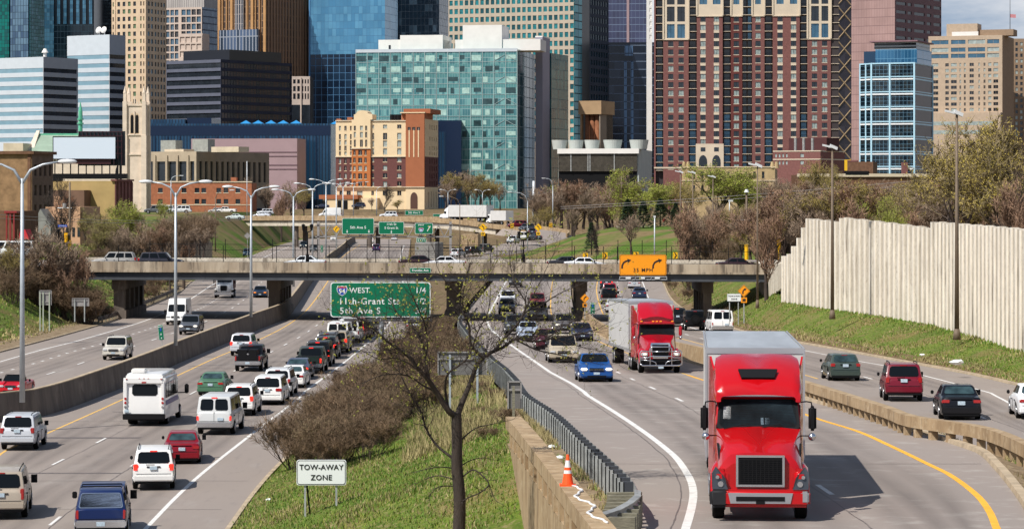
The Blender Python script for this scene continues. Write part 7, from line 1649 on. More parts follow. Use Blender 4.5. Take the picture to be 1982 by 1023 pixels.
def lamp_double(x,yb,yt,Y,span_px,label,m=M_pole,zb=None,r0=.17):
 top=P(x,yt,Y); base=P(x,yb,Y)if zb is None else Vector((top.x,Y,zb)); r_=empty('street_lamp',base); tag(r_,label,'street lamp','street lamps along the motorway')
 H=top.z-base.z; b=MB(); b.tube([(0,0,0),(0,0,H)],[r0,r0*.55],10); b.build('pole',m,r_,smooth=True)
 sp=span_px/F*Y/2
 for s_ in(-1,1):
  b=MB(); pts=[(0,0,H-.3),(s_*sp*.18,0,H+sp*.18),(s_*sp*.45,0,H+sp*.30),(s_*sp*.8,0,H+sp*.36)]; b.tube(pts,[.09,.075,.06,.05],6); arm=b.build('arm',m,r_,smooth=True)
  me=bpy.data.meshes.new('lamp_head'); bm=bmesh.new(); bmesh.ops.create_uvsphere(bm,u_segments=12,v_segments=8,radius=1)
  for v in bm.verts: v.co=Vector((v.co.x*.55,v.co.y*.22,v.co.z*(.16 if v.co.z>0 else.12)))
  bm.to_mesh(me); bm.free(); me.materials.append(M_head); me.polygons.foreach_set('use_smooth',[True]*len(me.polygons)); put('lamp_head',me,arm,(s_*sp*.98,0,H+sp*.36))
 return r_
def lamp_single(x,yb,yt,Y,arm_px,label,m=M_pole,r0=.13,head=True,group='single arm street lamps'):
 base=P(x,yb,Y); H=(yb-yt)/F*Y; r_=empty('street_lamp',base); tag(r_,label,'street lamp',group); L=arm_px/F*Y
 b=MB(); b.tube([(0,0,0),(0,0,H*.88)],[r0,r0*.6],8); b.build('pole',m,r_,smooth=True)
 b=MB(); b.tube([(0,0,H*.86),(L*.12,0,H*.95),(L*.4,0,H*.99),(L*.8,0,H)],[r0*.6,.07,.06,.05],6); arm=b.build('arm',m,r_,smooth=True)
 put('lamp_head',rbox(-.5,-.16,-.08,.5,.16,.1,'lamp_head',M_head,.08,3),arm,(L,0,H)); return r_
def lamp_flood(x,yb,yt,Y,label,m=M_poleb,r0=.16,slant=-1):
 base=P(x,yb,Y); H=(yb-yt)/F*Y; r_=empty('floodlight_mast',base); tag(r_,label,'light mast','tall masts along the right embankment')
 b=MB(); b.tube([(0,0,0),(0,0,.7)],[r0*1.7,r0*1.1],10); b.tube([(0,0,.7),(0,0,H)],[r0,r0*.5],10); b.build('pole',m,r_,smooth=True)
 b=MB(); b.obox((-.75 if slant<0 else 0,-.2,H+.18),(.72,0,-.18),(0,.4,0),(0,0,.14)); b.obox((-.2,-.25,H+.10),(.55,0,-.24),(0,.5,0),(.05,0,.22)); b.build('lamp_head',M_head,r_)
 return r_
lamp_double(43,778,345,156,178,'tall double arm lamp post nearest the left edge',r0=.16)
lamp_double(340,668,373,215,118,'double arm lamp post beside the tall white delivery van',r0=.15)
lamp_double(486,613,378,267,92,'double arm lamp post rising left of the second bridge pier',r0=.15)
lamp_double(568,520,380,375,72,'double arm lamp post just past the bridge, left of the dark wall',zb=1.0)
lamp_double(605,510,366,450,62,'double arm lamp post beyond the bridge right behind the black bridge lamp',zb=1.0)
lamp_double(631,490,357,520,56,'double arm lamp post between the gantry post and the yellow diamond sign',zb=1.0)
lamp_double(651,474,362,610,46,'double arm lamp post over the yellow diamond sign',zb=1.0)
lamp_double(664,424,362,720,36,'double arm lamp post standing above the first green overhead sign',m=M_polew)
lamp_double(867,404,372,900,28,'small double arm lamp post right of the hotel'); lamp_double(934,400,372,900,26,'small double arm lamp post in front of the teal glass office')
lamp_single(684,418,352,760,26,'single arm lamp over the left half of the hotel'); lamp_single(729,418,361,740,17,'single arm lamp in front of the plum brick hotel wall')
lamp_single(890,500,380,580,-36,'brown curved lamp post in front of the white lorry',m=M_poleb); lamp_single(1021,508,372,560,-34,'curved lamp post beside the right black bridge lamp',m=M_pole)
lamp_single(1070,453,345,700,-18,'curved lamp post at the outer bend of the ramp',m=M_pole); lamp_single(1061,400,373,850,-8,'short curved lamp post under the lavender shaft')
lamp_single(417,487,368,520,32,'brown lamp post at the left end of the green slope',m=M_poleb); lamp_single(331,410,340,600,20,'small lamp post in front of the red brick building',m=M_pole)
lamp_flood(1852,657,222,182,'tallest brown light mast in front of the noise wall'); lamp_flood(1611,617,287,218,'brown light mast before the left half of the noise wall',r0=.15)
lamp_flood(1466,596,322,240,'brown mast beside the bridge abutment and traffic signals',r0=.10)
lamp_flood(1317,520,334,400,'thin mast rising left of the white security pole over the orange sign',r0=.13); lamp_flood(1341,520,335,410,'thin mast in front of the large budding green tree',r0=.13); lamp_flood(1380,520,343,420,'thin mast right of the large budding green tree',r0=.13)
def simple_pole(x,yb,yt,Y,r0,label,m,name='utility_pole',cat='pole'):
 b=MB(); base=P(x,yb,Y); H=(yb-yt)/F*Y; r_=empty(name,base); tag(r_,label,cat); b.tube([(0,0,0),(0,0,H)],[r0,r0*.8],8); b.build('pole',m,r_,smooth=True); return r_,H
r_,H=simple_pole(1033,430,350,800,.45,'plain thick pale pole in front of the teal glass office corner',M_polew)
r_,H=simple_pole(478,425,312,640,.09,'thin plain pole above the right end of the brick building',M_polew)
r_,H=simple_pole(1267,500,420,400,.10,'pale security camera pole behind the orange speed sign',M_polew)
b=MB(); b.box(-.15,-.1,H-.1,.15,.1,H+.2); b.build('camera_head',M_head,r_)
r_,H=simple_pole(1412,422,389,500,.10,'short pale pole with a box lamp left of the traffic signals',M_polew)
b=MB(); b.box(-.2,-.1,H-.1,.6,.1,H+.2); b.build('lamp_head',M_head,r_)
r_,H=simple_pole(1203,400,342,700,.16,'utility pole with crossarms behind the brown trees',M_poleb,'telegraph_pole')
for z_ in(H-.6,H-1.8): b=MB(); b.box(-1.2,-.1,z_,1.2,.1,z_+.2); b.build('crossarm',M_poleb,r_)
for x,yt,lb in((595,433,'left black twin lantern lamp on the bridge'),(1013,447,'right black twin lantern lamp on the bridge')):
 Y=bz(x)+1; base=P(x,507,Y); H=(507-yt)/F*Y; r_=empty('lantern_post',base); tag(r_,lb,'street lamp','black lantern posts on the bridge')
 b=MB(); b.tube([(0,0,0),(0,0,.8),(0,0,.85),(0,0,H-.8)],[.20,.17,.09,.07],8); b.tube([(-.42,0,H-.7),(0,0,H-.9),(.42,0,H-.7)],.05,5); b.build('pole',M_dark,r_)
 for s_ in(-1,1): b=MB(); b.tube([(s_*.42,0,H-.7),(s_*.42,0,H-.15)],[.10,.19],8); b.tube([(s_*.42,0,H-.15),(s_*.42,0,H)],[.24,.05],8); b.build('lantern',M_dark,r_)
def wire(pts,label,r_=.022,sag=.6):
 A,B_=pts; q=[]
 for i in range(13): t=i/12; p=A.lerp(B_,t); p.z-=sag*4*t*(1-t); q.append(p)
 b=MB(); b.tube(q,r_,4,cap=False); o=b.build('overhead_wire',M_sgrey); tag(o,label,'wire','overhead wires')
wire((P(-20,414,330),P(490,421,430)),'upper of the two overhead wires at the left'); wire((P(-20,421,330),P(490,424,430)),'lower of the two overhead wires at the left')
wire((P(1085,400,460),P(1790,348,420)),'upper overhead wire crossing the brown trees at the right',.03,.3); wire((P(1085,404,460),P(1790,356,420)),'lower overhead wire crossing the brown trees at the right',.03,.3)
def round_plate(b,w,h,y0,y1,r_,m=0,cx=0,cz=0):
 pts=[]
 for(sx,sz,a0)in((1,-1,-90),(1,1,0),(-1,1,90),(-1,-1,180)):
  for k in range(4): a=R(a0+30*k); pts.append((cx+sx*(w/2-r_)+r_*math.cos(a),y0,cz+sz*(h/2-r_)+r_*math.sin(a)))
 b.prism(pts,(0,y1-y0,0),m)
def panel(root,w,h,m,border=M_swhite,cx=0,cz=0,part='panel',y=0.0,bw=.05,inset=.06):
 b=MB(); round_plate(b,w,h,y,y+.05,min(w,h)*.09,0,cx,cz); o=b.build(part,m,root)
 if border:
  b=MB(); round_plate(b,w-inset,h-inset,y-.008,y-.002,min(w,h)*.08,0,cx,cz); k=b.build('border',border,o)
  b=MB(); round_plate(b,w-inset-bw*2,h-inset-bw*2,y-.016,y-.010,min(w,h)*.07,0,cx,cz); b.build('face',m,o)
 return o
def letters(root,s,size,x,z,m=M_swhite,y=-.03,bold=.012,sp=1.05): return put('lettering',text_mesh(s,size,m,.003,bold*size,sp),root,(x,y,z))
def arrow_poly(b,pts,w,head,y=-.03,m=0):
 """ribbon arrow along pts (x, z)"""
 P2=[Vector((a,0,c))for a,c in pts]; L_,R_=[],[]
 for i,p in enumerate(P2):
  t=(P2[min(i+1,len(P2)-1)]-P2[max(i-1,0)]).normalized(); nn=Vector((-t.z,0,t.x))
  L_.append(p+nn*w/2); R_.append(p-nn*w/2)
 for i in range(len(P2)-1): b.prism([L_[i]+Vector((0,y,0)),L_[i+1]+Vector((0,y,0)),R_[i+1]+Vector((0,y,0)),R_[i]+Vector((0,y,0))],(0,.008,0),m)
 t=(P2[-1]-P2[-2]).normalized(); nn=Vector((-t.z,0,t.x)); e=P2[-1]+Vector((0,y,0)); b.prism([e+nn*head*.6,e+t*head,e-nn*head*.6],(0,.008,0),m)
def shield(root,x,z,s):
 b=MB(); pts=[]
 for(a,c)in((-.42,.5),(-.2,.42),(0,.5),(.2,.42),(.42,.5),(.52,.2),(.46,-.1),(.3,-.36),(0,-.52),(-.3,-.36),(-.46,-.1),(-.52,.2)): pts.append((x+a*s*1.05,-.022,z+c*s))
 b.prism(pts,(0,.004,0)); o=b.build('shield',M_swhite,root)
 b=MB(); b.prism([(x+(q[0]-x)*.88,-.030,z+(q[2]-z)*.88)for q in pts],(0,.004,0)); b.build('shield_field',M_sblue,o)
 b=MB(); b.prism([(x-.40*s,-.036,z+.42*s),(x-.46*s,-.036,z+.26*s),(x+.46*s,-.036,z+.26*s),(x+.40*s,-.036,z+.42*s),(x,-.036,z+.40*s)],(0,.003,0)); b.build('shield_band',M_sred,o)
 put('lettering',text_mesh('94',s*.62,M_swhite,.003,.02*s),o,(x,-.044,z-.08*s))
def sroot(name,x,y,Y,label,cat='sign',group=None): r_=empty(name,P(x,y,Y)); tag(r_,label,cat,group); return r_
Y=233; k=Y/F
r_=sroot('guide_sign',736.5,579.5,Y,'largest green motorway sign, for route 94 west and two exits, partly behind branches')
w,h=194*k,68*k; panel(r_,w,h,M_sgreen,bw=.07,inset=.02)
shield(r_,(662-736.5)*k,(579.5-562)*k,.82)
letters(r_,'WEST',.62,(696-736.5)*k,(579.5-562)*k); letters(r_,'1/4',.68,(814-736.5)*k,(579.5-562)*k)
letters(r_,'11th-Grant Sts',.74,(714.5-736.5)*k,(579.5-583)*k,sp=1.12); letters(r_,'1/2',.68,(814-736.5)*k,(579.5-583)*k); letters(r_,'5th Ave S',.74,(697-736.5)*k,(579.5-601.5)*k,sp=1.15); letters(r_,'3/4',.68,(814-736.5)*k,(579.5-601.5)*k)
for xx in(-3.4,-1.7,0,1.7,3.4): b=MB(); b.box(xx-.05,.06,-h/2-.3,xx+.05,.2,h/2+.1); b.build('bracket',M_sgrey,r_)
for zz in(-h/2-.35,.9): b=MB(); b.box(-3.0,.25,zz,4.2,.5,zz+.22); b.build('beam',M_sgrey,r_)
b=MB(); b.tube([(.05,.5,-4.9),(.05,.5,1.3)],[.26,.22],10); b.build('post',M_pole,r_,smooth=True)
b=MB(); b.box(-.7,.25,h/2+.02,1.0,.6,h/2+.14); b.build('lighting_rail',M_sgrey,r_)
Y=600; k=Y/F
g_=sroot('sign_gantry',744,458,Y,'grey steel truss gantry carrying three green signs beyond the bridge','gantry')
for x in(616,872):
 X=(x-744)*k; b=MB(); b.box(X-.25,0,-4.9,X+.25,.5,3.2); b.build('post',M_sgrey,g_)
for zz in(.0,(458-436)*k):
 for dy in(0,1.0): b=MB(); b.box((610-744)*k,dy,zz-.13,(876-744)*k,dy+.2,zz+.13); b.build('chord',M_sgrey,g_)
n=22
for i in range(n):
 x0=(616-744+256*i/n)*k; x1=(616-744+256*(i+1)/n)*k; z0,z1=(0,22*k)if i%2 else(22*k,0); b=MB(); b.tube([(x0,.1,z0),(x1,.1,z1)],.09,4); b.build('truss_brace',M_sgrey,g_)
for cx,cy,w,h,lab in((693,437.5,62,31,'green overhead sign reading 5th Ave S with two down arrows'),(757.5,441,49,24,'green overhead sign for 11th St and E Grant St'),(820.5,442,35,21,'small green overhead sign reading WEST with a 94 shield'),(815.5,464.5,19,9,'green EXIT sign hanging under the gantry')):
 q=sroot('overhead_sign',cx,cy,Y-.6,lab,group='green signs on the far gantry'); kk=(Y-.6)/F; panel(q,w*kk,h*kk,M_sgreen,bw=.07,inset=.02)
 if cx==693:
  letters(q,'5th Ave S',.82,0,-.28); b=MB()
  for xx in(-2.3,2.3): arrow_poly(b,[(xx,-.75),(xx,-1.12)],.12,.32,-.04);
  b.build('down_arrow',M_swhite,q)
 elif cx==757.5:
  letters(q,'11th St',.68,0,.78); letters(q,'E Grant St',.68,0,.0,sp=1.0); b=MB(); arrow_poly(b,[(0,-.5),(0,-.85)],.12,.3,-.04); b.build('down_arrow',M_swhite,q)
 elif cx==820.5:
  letters(q,'WEST',.48,-.6,.72); shield(q,-.6,-.3,.95); b=MB(); arrow_poly(b,[(.7,-.6),(1.15,.25)],.14,.42,-.04); b.build('arrow',M_swhite,q)
 else: letters(q,'EXIT',.62,0,0,sp=1.3)
for cx,cy,w,h,s_,lab in((801.5,411.5,35,9,'5th Ave S','green 5th Ave S sign behind the ramp bridge, above the middle overhead sign'),(847.5,416.5,19,5,'','thin green sign just left of the white lorry')):
 q=sroot('street_sign',cx,cy,742,lab); kk=742/F; panel(q,w*kk,h*kk,M_sgreen,bw=.05,inset=.02);
 if s_: letters(q,s_,.75,0,0)
 b=MB(); b.box(-.08,.06,-3,.08,.2,0); b.build('post',M_sgrey,q)
q=sroot('street_sign',813.5,523,bz(813)-.4,'small green Franklin Ave sign fixed to the bridge parapet'); kk=bz(813)/F; panel(q,41*kk,10*kk,M_sgreen,bw=.03,inset=.02); letters(q,'Franklin Ave',.30,0,0,y=-.04,bold=.03,sp=1.1)
Y=bz(1244)-.9; k=Y/F
q=sroot('speed_sign',1244.5,512.5,Y,'large orange 35 MPH sign with two bent arrows on the bridge'); w,h=91*k,40*k; panel(q,w,h,M_sorange,M_sblack,bw=.035,inset=.10)
letters(q,'35 MPH',.52,0,-.52,M_sblack,y=-.04,bold=.006,sp=1.2)
for xx in(-1.65,1.45): b=MB(); arrow_poly(b,[(xx-.45,-.35),(xx-.43,-.05),(xx-.30,.22),(xx-.05,.38),(xx+.12,.42)],.17,.36,-.03); b.build('bent_arrow',M_sblack,q)
b=MB()
for zz in(-h/2-.16,-h/2-.42): b.box(-w/2,-.7,zz,w/2,-.6,zz+.06)
for i in range(7): xx=-w/2+w*i/6; b.box(xx-.03,-.7,-h/2-.42,xx+.03,.3,-h/2-.36); b.box(xx-.02,-.66,-h/2-.4,xx+.02,-.62,-h/2-.1)
b.build('lighting_frame',M_polew,q)
for xx in(-1.5,-.1,1.4): b=MB(); b.box(xx-.25,-.85,-h/2-.36,xx+.25,-.5,-h/2-.14); b.build('sign_light',M_head,q)
def tow(x,y,Y,w_px,h_px,label,yleg,grey=False):
 k=Y/F; q=sroot('tow_sign',x,y,Y,label,group='tow-away zone signs'); w,h=w_px*k,h_px*k
 panel(q,w,h,M_swhite,M_sblack,bw=.022*w/1.8,inset=.05*w/1.8); s=w/1.83
 letters(q,'TOW-AWAY',.275*s,0,.19*s,M_sblack,bold=.012,sp=1.04); letters(q,'ZONE',.275*s,0,-.19*s,M_sblack,bold=.012,sp=1.08)
 for xx in(-.33,.30): b=MB(); b.box(w*xx-.035,.055,-(yleg-y)*k-.25,w*xx+.035,.11,-h*.2); b.build('post',M_steeld,q)
 b=MB(); b.tube([(-w*.30,.1,-h*.45),(-w*.24,.5,-(yleg-y)*k)],.03,4); b.build('strut',M_dark,q)
tow(622,913.5,104,96,49,'nearest white TOW-AWAY ZONE sign on the grass beside the black trunked tree',1004)
tow(1421,575.5,236,27,15,'distant white TOW-AWAY ZONE sign beside the white van',622)
def diamond(x,y,Y,s_px,m,label,plate=None,mirror=1,post=60,group='diamond warning signs',txt='35'):
 k=Y/F; q=sroot('warning_sign',x,y,Y,label,group=group); s=s_px*k/2
 b=MB(); b.prism([(0,0,s),(s,0,0),(0,0,-s),(-s,0,0)],(0,.04,0)); o=b.build('panel',m,q)
 b=MB(); b.prism([(0,-.006,s*.92),(s*.92,-.006,0),(0,-.006,-s*.92),(-s*.92,-.006,0)],(0,.004,0)); b.prism([(0,-.012,s*.86),(s*.86,-.012,0),(0,-.012,-s*.86),(-s*.86,-.012,0)],(0,.004,0),1); b.build('border',[M_sblack,m],q)
 if mirror: b=MB(); M_=mirror; arrow_poly(b,[(-.18*s*M_,-.45*s),(-.18*s*M_,-.05*s),(-.08*s*M_,.14*s),(.08*s*M_,.24*s)],.2*s,.36*s,-.025); b.build('bent_arrow',M_sblack,q)
 if plate: o=panel(q,s*.95,s*.85,m,None,0,-s*1.45,'speed_plate'); put('lettering',text_mesh(txt,s*.55,M_sblack,.003,.02),o,(0,-.02,-s*1.45))
 b=MB(); b.box(-.04,.05,-post*k,.04,.1,s*.5); b.build('post',M_steeld,q); return q
diamond(1440,563,232,24,M_sorange,'orange bend warning diamond beside the distant TOW-AWAY ZONE sign',True,1,62)
diamond(1132,577,255,18,M_sorange,'orange bend warning diamond at the pier right of the big tree',True,1,40)
diamond(935,440,580,17,M_syel,'yellow left bend diamond under the ramp bridge',True,-1,60,txt='25'); diamond(1042,440,600,16,M_syel,'yellow left bend diamond at the curved ramp queue',True,-1,60,txt='25')
diamond(651,443,590,14,M_syel,'yellow diamond sign with a dark symbol left of the 5th Ave S sign',False,1,40); diamond(479,456,560,14,M_sgrey,'grey back of a diamond sign on the green slope',False,0,50)
def chevron(x,y,w_px,h_px,Y,label,st=False):
 k=Y/F; q=sroot('chevron_sign',x,y,Y,label,group='chevron signs around the bends'); w,h=w_px*k,h_px*k; panel(q,w,h,M_syel,None)
 b=MB()
 if st:
  for i in(-1,0,1): z=i*h*.33; b.prism([(-w/2,-.02,z-h*.02),(w/2,-.02,z-h*.2),(w/2,-.02,z-h*.05),(-w/2,-.02,z+h*.13)],(0,.01,0))
 else: b.prism([(-w*.25,-.02,h*.42),(w*.02,-.02,h*.42),(w*.36,-.02,0),(w*.02,-.02,-h*.42),(-w*.25,-.02,-h*.42),(w*.08,-.02,0)],(0,.01,0))
 b.build('chevron',M_sblack,q); b=MB(); b.box(-.04,.05,-h/2-1.5,.04,.1,0); b.build('post',M_steeld,q)
chevron(1133,494,10,9,330,'yellow chevron sign above the white sedan on the bridge'); chevron(1171,494.5,10,13,322,'yellow chevron sign nearest the left side of the orange speed sign')
chevron(1231,491,10,7,335,'yellow chevron sign peeking over the orange speed sign'); chevron(1307,494,9,12,320,'yellow chevron sign right of the orange speed sign')
chevron(991,437,7,10,640,'orange striped marker on the near ramp parapet',True); chevron(1066,436,7,9,670,'orange striped marker at the outer ramp bend',True)
def marker(x,y,w_px,h_px,Y,label,rows,tilt=0,post=14):
 k=Y/F; q=sroot('mile_marker',x,y,Y,label,group='green mile markers'); w,h=w_px*k,h_px*k; panel(q,w,h,M_sgreen,M_swhite,bw=.015,inset=.02); q.rotation_euler=(0,R(tilt),0); n=len(rows)
 for i,t in enumerate(rows):
  if t: letters(q,t,h/n*.72 if len(t)<3 else h/n*.45,0,h/2-h/n*(i+.5),y=-.05)
 b=MB(); b.box(-w*.14,-.035,h*.10,w*.14,-.02,h*.32)if n>2 else None;
 if n>2: b.build('shield',M_sblue,q)
 b=MB(); b.box(-.025,.05,-h/2-post*k,.025,.1,0); b.build('post',M_steeld,q)
marker(311.5,643,10,29,224,'green tilted mile marker on the median wall beside the lamp post',('WEST','','0','4'),-6,20)
marker(1147,596,9,22,255,'green mile marker left of the second red lorry',('SOUTH','','16','6'),0,8); marker(556,552,8,18,330,'green mile marker under the bridge next to the second pier',('NORTH','','5'),0,20); marker(623,481,5,13,560,'tiny green mile marker beside the left gantry post',('1','5'),0,10)
def signback(x,y,w_px,h_px,Y,label,legs,yleg,m=M_sgrey,lm=M_polew,grid=False):
 k=Y/F; q=sroot('road_sign',x,y,Y,label,group='signs seen from behind'); w,h=w_px*k,h_px*k; b=MB(); b.box(-w/2,0,-h/2,w/2,.04,h/2); b.build('panel',m,q)
 b=MB();
 for zz in((-.28,.28)if h>1.2 else(.2,)): b.box(-w/2,-.06,h*zz-.04,w/2,-.002,h*zz+.04)
 for xx in(-1,1): b.box(xx*w/2-.03,-.07,-h/2,xx*w/2+.03,0,h/2)
 b.box(-w/2,-.07,h/2-.03,w/2,0,h/2+.03); b.build('stiffener',M_sgrey,q)
 for xx in legs: b=MB(); b.box((xx-x)*k-.05,-.17,-(yleg-y)*k,(xx-x)*k+.05,-.08,h*.4); b.build('post',lm,q)
signback(88,576,23,28,250,'taller grey sign back on three pale legs on the left grassy slope',(78,84,96),640,lm=mat('pale_green_post',(.38,.42,.33),.7)); signback(156,584.5,32,15,262,'wide low grey sign back near the bridge abutment',(145,164),622,lm=M_steeld)
signback(895,703,94,44,135,'large grey sign back on two steel legs behind the black trunked tree',(871,924),870,m=mat('dull_sign_back',(.17,.16,.15),.6,.2,var=.15,scale=1),lm=M_pole)
signback(996,764,25,52,112,'small upright grey sign back on a wooden post beside the guardrail',(),860,m=mat('dull_sign_back',(0,0,0)))
q=sroot('wooden_post',994,860,111.6,'slim wooden post in front of the small upright sign back','post'); b=MB(); b.box(-.05,-.05,-.6,.05,.05,2.3); b.build('post',M_wood,q)
signback(280,546,13,10,380,'small sign back seen below the left end of the bridge',(272,279,285),578)
def signal(name,x,y,Y,label,lit=None,ym=True):
 q=sroot(name,x,y,Y,label,'traffic signal','traffic signals'); b=MB(); b.box(-.2,-.15,-.55,.2,.2,.55); b.build('housing',M_syel if ym else M_dark,q)
 b=MB(); b.box(-.34,.2,-.65,.34,.23,.65); b.build('backplate',M_dark,q)
 for i,z in enumerate((.36,0,-.36)): b=MB(); b.cyl((0,-.15,z),.12,.03,10,axis=(0,-1,0)); b.build('lens',M_amber if lit==i else M_sblack,q)
 for z in(.36,0,-.36): b=MB(); b.cyl((0,-.15,z),.14,.2,8,axis=(0,-1,-.1)); b.build('visor',M_syel if ym else M_dark,q)
r_,H=simple_pole(1445,500,368,330,.14,'dark signal pole with a yellow base beside the abutment',M_poleb,'signal_pole','signal pole')
b=MB(); b.tube([(0,0,-.3),(0,0,1.9)],.22,8); b.build('base_sleeve',M_syel,r_); b=MB(); b.tube([(-1.2,0,H*.56),(2.6,0,H*.56)],.07,6); b.build('mast_arm',M_sgrey,r_); b=MB(); b.cyl((.0,-.1,H-.25),.3,.35,10,r2=.15); b.build('lamp_head',M_head,r_)
signal('traffic_signal',1459,428,329,'yellow traffic signal on the mast arm at the right'); signal('traffic_signal',1447,462,329,'black traffic signal on the signal pole above its yellow base',ym=False)
q=sroot('street_sign',1474,426,330,'green street name board beside the yellow traffic signal'); panel(q,.9,1.3,M_sgreen,None)
q=sroot('signal_post',1507,500,300,'short yellow post with signal head left of the noise wall','signal pole'); b=MB(); b.tube([(0,0,-.5),(0,0,1.0)],.09,8); b.build('post',M_syel,q); b=MB(); b.box(-.18,-.12,1.0,.18,.15,2.1); b.build('housing',M_syel,q)
r_,H=simple_pole(135,500,352,330,.14,'dark utility pole with a yellow base beside the left traffic signals',M_poleb,'signal_pole','signal pole')
b=MB(); b.tube([(0,0,-.3),(0,0,2.1)],.21,8); b.build('base_sleeve',M_syel,r_); b=MB(); b.tube([(-1.4,0,H*.66),(.2,0,H*.66)],.05,6); b.build('mast_arm',M_polew,r_); b=MB(); b.cyl((-.6,0,H*.66),.22,.55,8); b.build('transformer',M_sgrey,r_)
signal('traffic_signal',110,454,332,'traffic signal with a lit amber light at the left',0,False); signal('traffic_signal',121,461,329,'black traffic signal between the amber light and the yellow signal',ym=False); signal('traffic_signal',128,460,329,'yellow traffic signal beside the dark utility pole')
q=sroot('street_sign',121,437,331,'blue street name sign above the left traffic signals'); panel(q,1.05,.26,M_sblue,None); letters(q,'E Franklin Av',.14,0,0)
q=empty('traffic_cone',(0,0,0)); Yc=69.7; q.location=Vector((_par.X(Yc)-.08,Yc,HC-PR(Yc)+.955)); tag(q,'orange traffic cone with two white bands on the parapet','traffic cone')
b=MB(); b.box(-.2,-.2,0,.2,.2,.035); b.build('base',mat('cone_orange',(0.95,0.10,0.01),.5),q)
b=MB(); zs=[.035,.30,.37,.48,.62,.76]
def cr__(z): return lerp(.145,.03,z/.76)
for(a,c,m)in((.035,.30,0),(.30,.38,1),(.38,.45,0),(.45,.62,1),(.62,.76,0)): b.tube([(0,0,a),(0,0,c)],[cr__(a),cr__(c)],18,m=m,cap=(c==.76))
b.build('cone_body',[mat('cone_orange',(0,0,0)),mat('reflective_white',(.78,.78,.76),.5)],q,smooth=False)
b=MB(); pts=[]; rg=random.Random(5)
for i in range(34):
 Y_=69.4-i*.27; X_=_par.X(Y_)+.13*math.sin(i*.42)+.035*math.sin(i*1.7)+.02; pts.append(Vector((X_,Y_,HC-PR(Y_)+.975)))
b.tube(pts,.028,6); o=b.build('cable',mat('white_cable',(.78,.78,.76),.5),smooth=True); tag(o,'white cable wriggling along the parapet from the cone','cable')
for i,(x,y,pf,dz,sz,lb)in enumerate(((1852,700,PO,.9,.35,'crumpled white litter on the right grassy slope'),(1785,686,PO,.7,.16,'small scrap of litter left of the crumpled white litter'),(520,966,PL,.3,.14,'white scrap on the grass by the left road edge'),(1068,864,PR,.05,.14,'crumpled white cup on the verge beside the guardrail'),(1082,885,PR,.05,.16,'flat white scrap on the verge above the cone'),(1928,862,PB,.2,.15,'white litter at the foot of the right railing'))):
 g=G(x,y,pf,dz); rg=random.Random(i); me=bpy.data.meshes.new('litter'); bm=bmesh.new(); bmesh.ops.create_icosphere(bm,subdivisions=2,radius=sz)
 for v in bm.verts: v.co=Vector((v.co.x*rg.uniform(.8,1.4),v.co.y*rg.uniform(.6,1.2),v.co.z*rg.uniform(.3,.6)))
 bm.to_mesh(me); bm.free(); me.materials.append(M_swhite); o=put('litter',me,None,g); tag(o,lb,'litter')
def person(x,y,Y,label):
 b=MB(); p=P(x,y,Y)
 me=bpy.data.meshes.new('person'); ed=[(0,0,.92),(0,0,1.15),(0,0,1.42),(0,0,1.52),(0,0,1.68),(-.19,0,1.40),(-.27,.02,1.12),(-.25,-.1,.88),(.19,0,1.40),(.27,.02,1.12),(.24,-.12,.90),(-.1,0,.88),(-.11,-.04,.47),(-.11,.04,.06),(.1,0,.88),(.12,.06,.48),(.13,.16,.08),(-.11,-.12,.04),(.13,.02,.05)]
 es=[(0,1),(1,2),(2,3),(3,4),(2,5),(5,6),(6,7),(2,8),(8,9),(9,10),(0,11),(11,12),(12,13),(0,14),(14,15),(15,16),(13,17),(16,18)]
 rad=[.15,.14,.16,.06,.11,.07,.05,.035,.07,.05,.035,.10,.07,.05,.10,.07,.05,.04,.04]
 me.from_pydata(ed,es,[]); o=put('person',me,None,p); sk=o.modifiers.new('s','SKIN'); o.modifiers.new('d','SUBSURF').levels=1
 for v,r_ in zip(me.skin_vertices[0].data,rad): v.radius=(r_,r_*.8)
 me.skin_vertices[0].data[0].use_root=True
 dg=bpy.context.evaluated_depsgraph_get(); m2=bpy.data.meshes.new_from_object(o.evaluated_get(dg)); o.modifiers.clear(); o.data=m2; m2.materials.clear()
 for mm in(mat('red_jacket',(.55,.01,.03),.8),mat('skin',(.45,.26,.18),.6),mat('dark_trousers',(.03,.03,.05),.8)): m2.materials.append(mm)
 for f in m2.polygons: z=f.center.z; f.material_index=1 if z>1.5 or(abs(f.center.x)>.2 and z<.95 and z>.84)else(2 if z<.9 else 0)
 tag(o,label,'person')
person(1285,437,650,'person in a red jacket walking above the white retaining wall')
# ---------------------------------------------------------------- trees, shrubs, grass
M_bark=mat('bark_brown',(0.065,0.045,0.034),.9,var=.4,scale=2,bump=.5,stretch=(1,1,.3)); M_barkd=mat('bark_black',(0.022,0.016,0.013),.9,col2=(.06,.043,.031),scale=5,bump=.9,stretch=(1,1,.25))
M_twigs=mat('shrub_stems',(0.19,0.125,0.072),.9,var=.45,scale=.6)
M_twig=mat('twigs_brown',(0.27,0.195,0.135),.9,var=.4,scale=.4); M_twigr=mat('twigs_reddish',(0.27,0.165,0.105),.9,var=.4,scale=.4); M_twigo=mat('twigs_olive',(0.22,0.17,0.085),.9,var=.4,scale=.4)
M_bud=mat('budding_leaf',(0.31,0.30,0.06),.8,var=.35,scale=.5); M_leaf=mat('spring_leaf',(0.30,0.34,0.045),.8,var=.45,scale=.35); M_leafo=mat('ochre_leaf',(0.40,0.31,0.06),.8,var=.4,scale=.4); M_ever=mat('evergreen_needles',(0.025,0.055,0.016),.9,var=.5,scale=.5)
M_dryg=mat('dry_stems',(0.26,0.165,0.075),.9,var=.35,scale=.8)
def rv(rg):
 a=rg.uniform(0,2*math.pi); z=rg.uniform(-1,1); q=math.sqrt(1-z*z); return Vector((q*math.cos(a),q*math.sin(a),z))
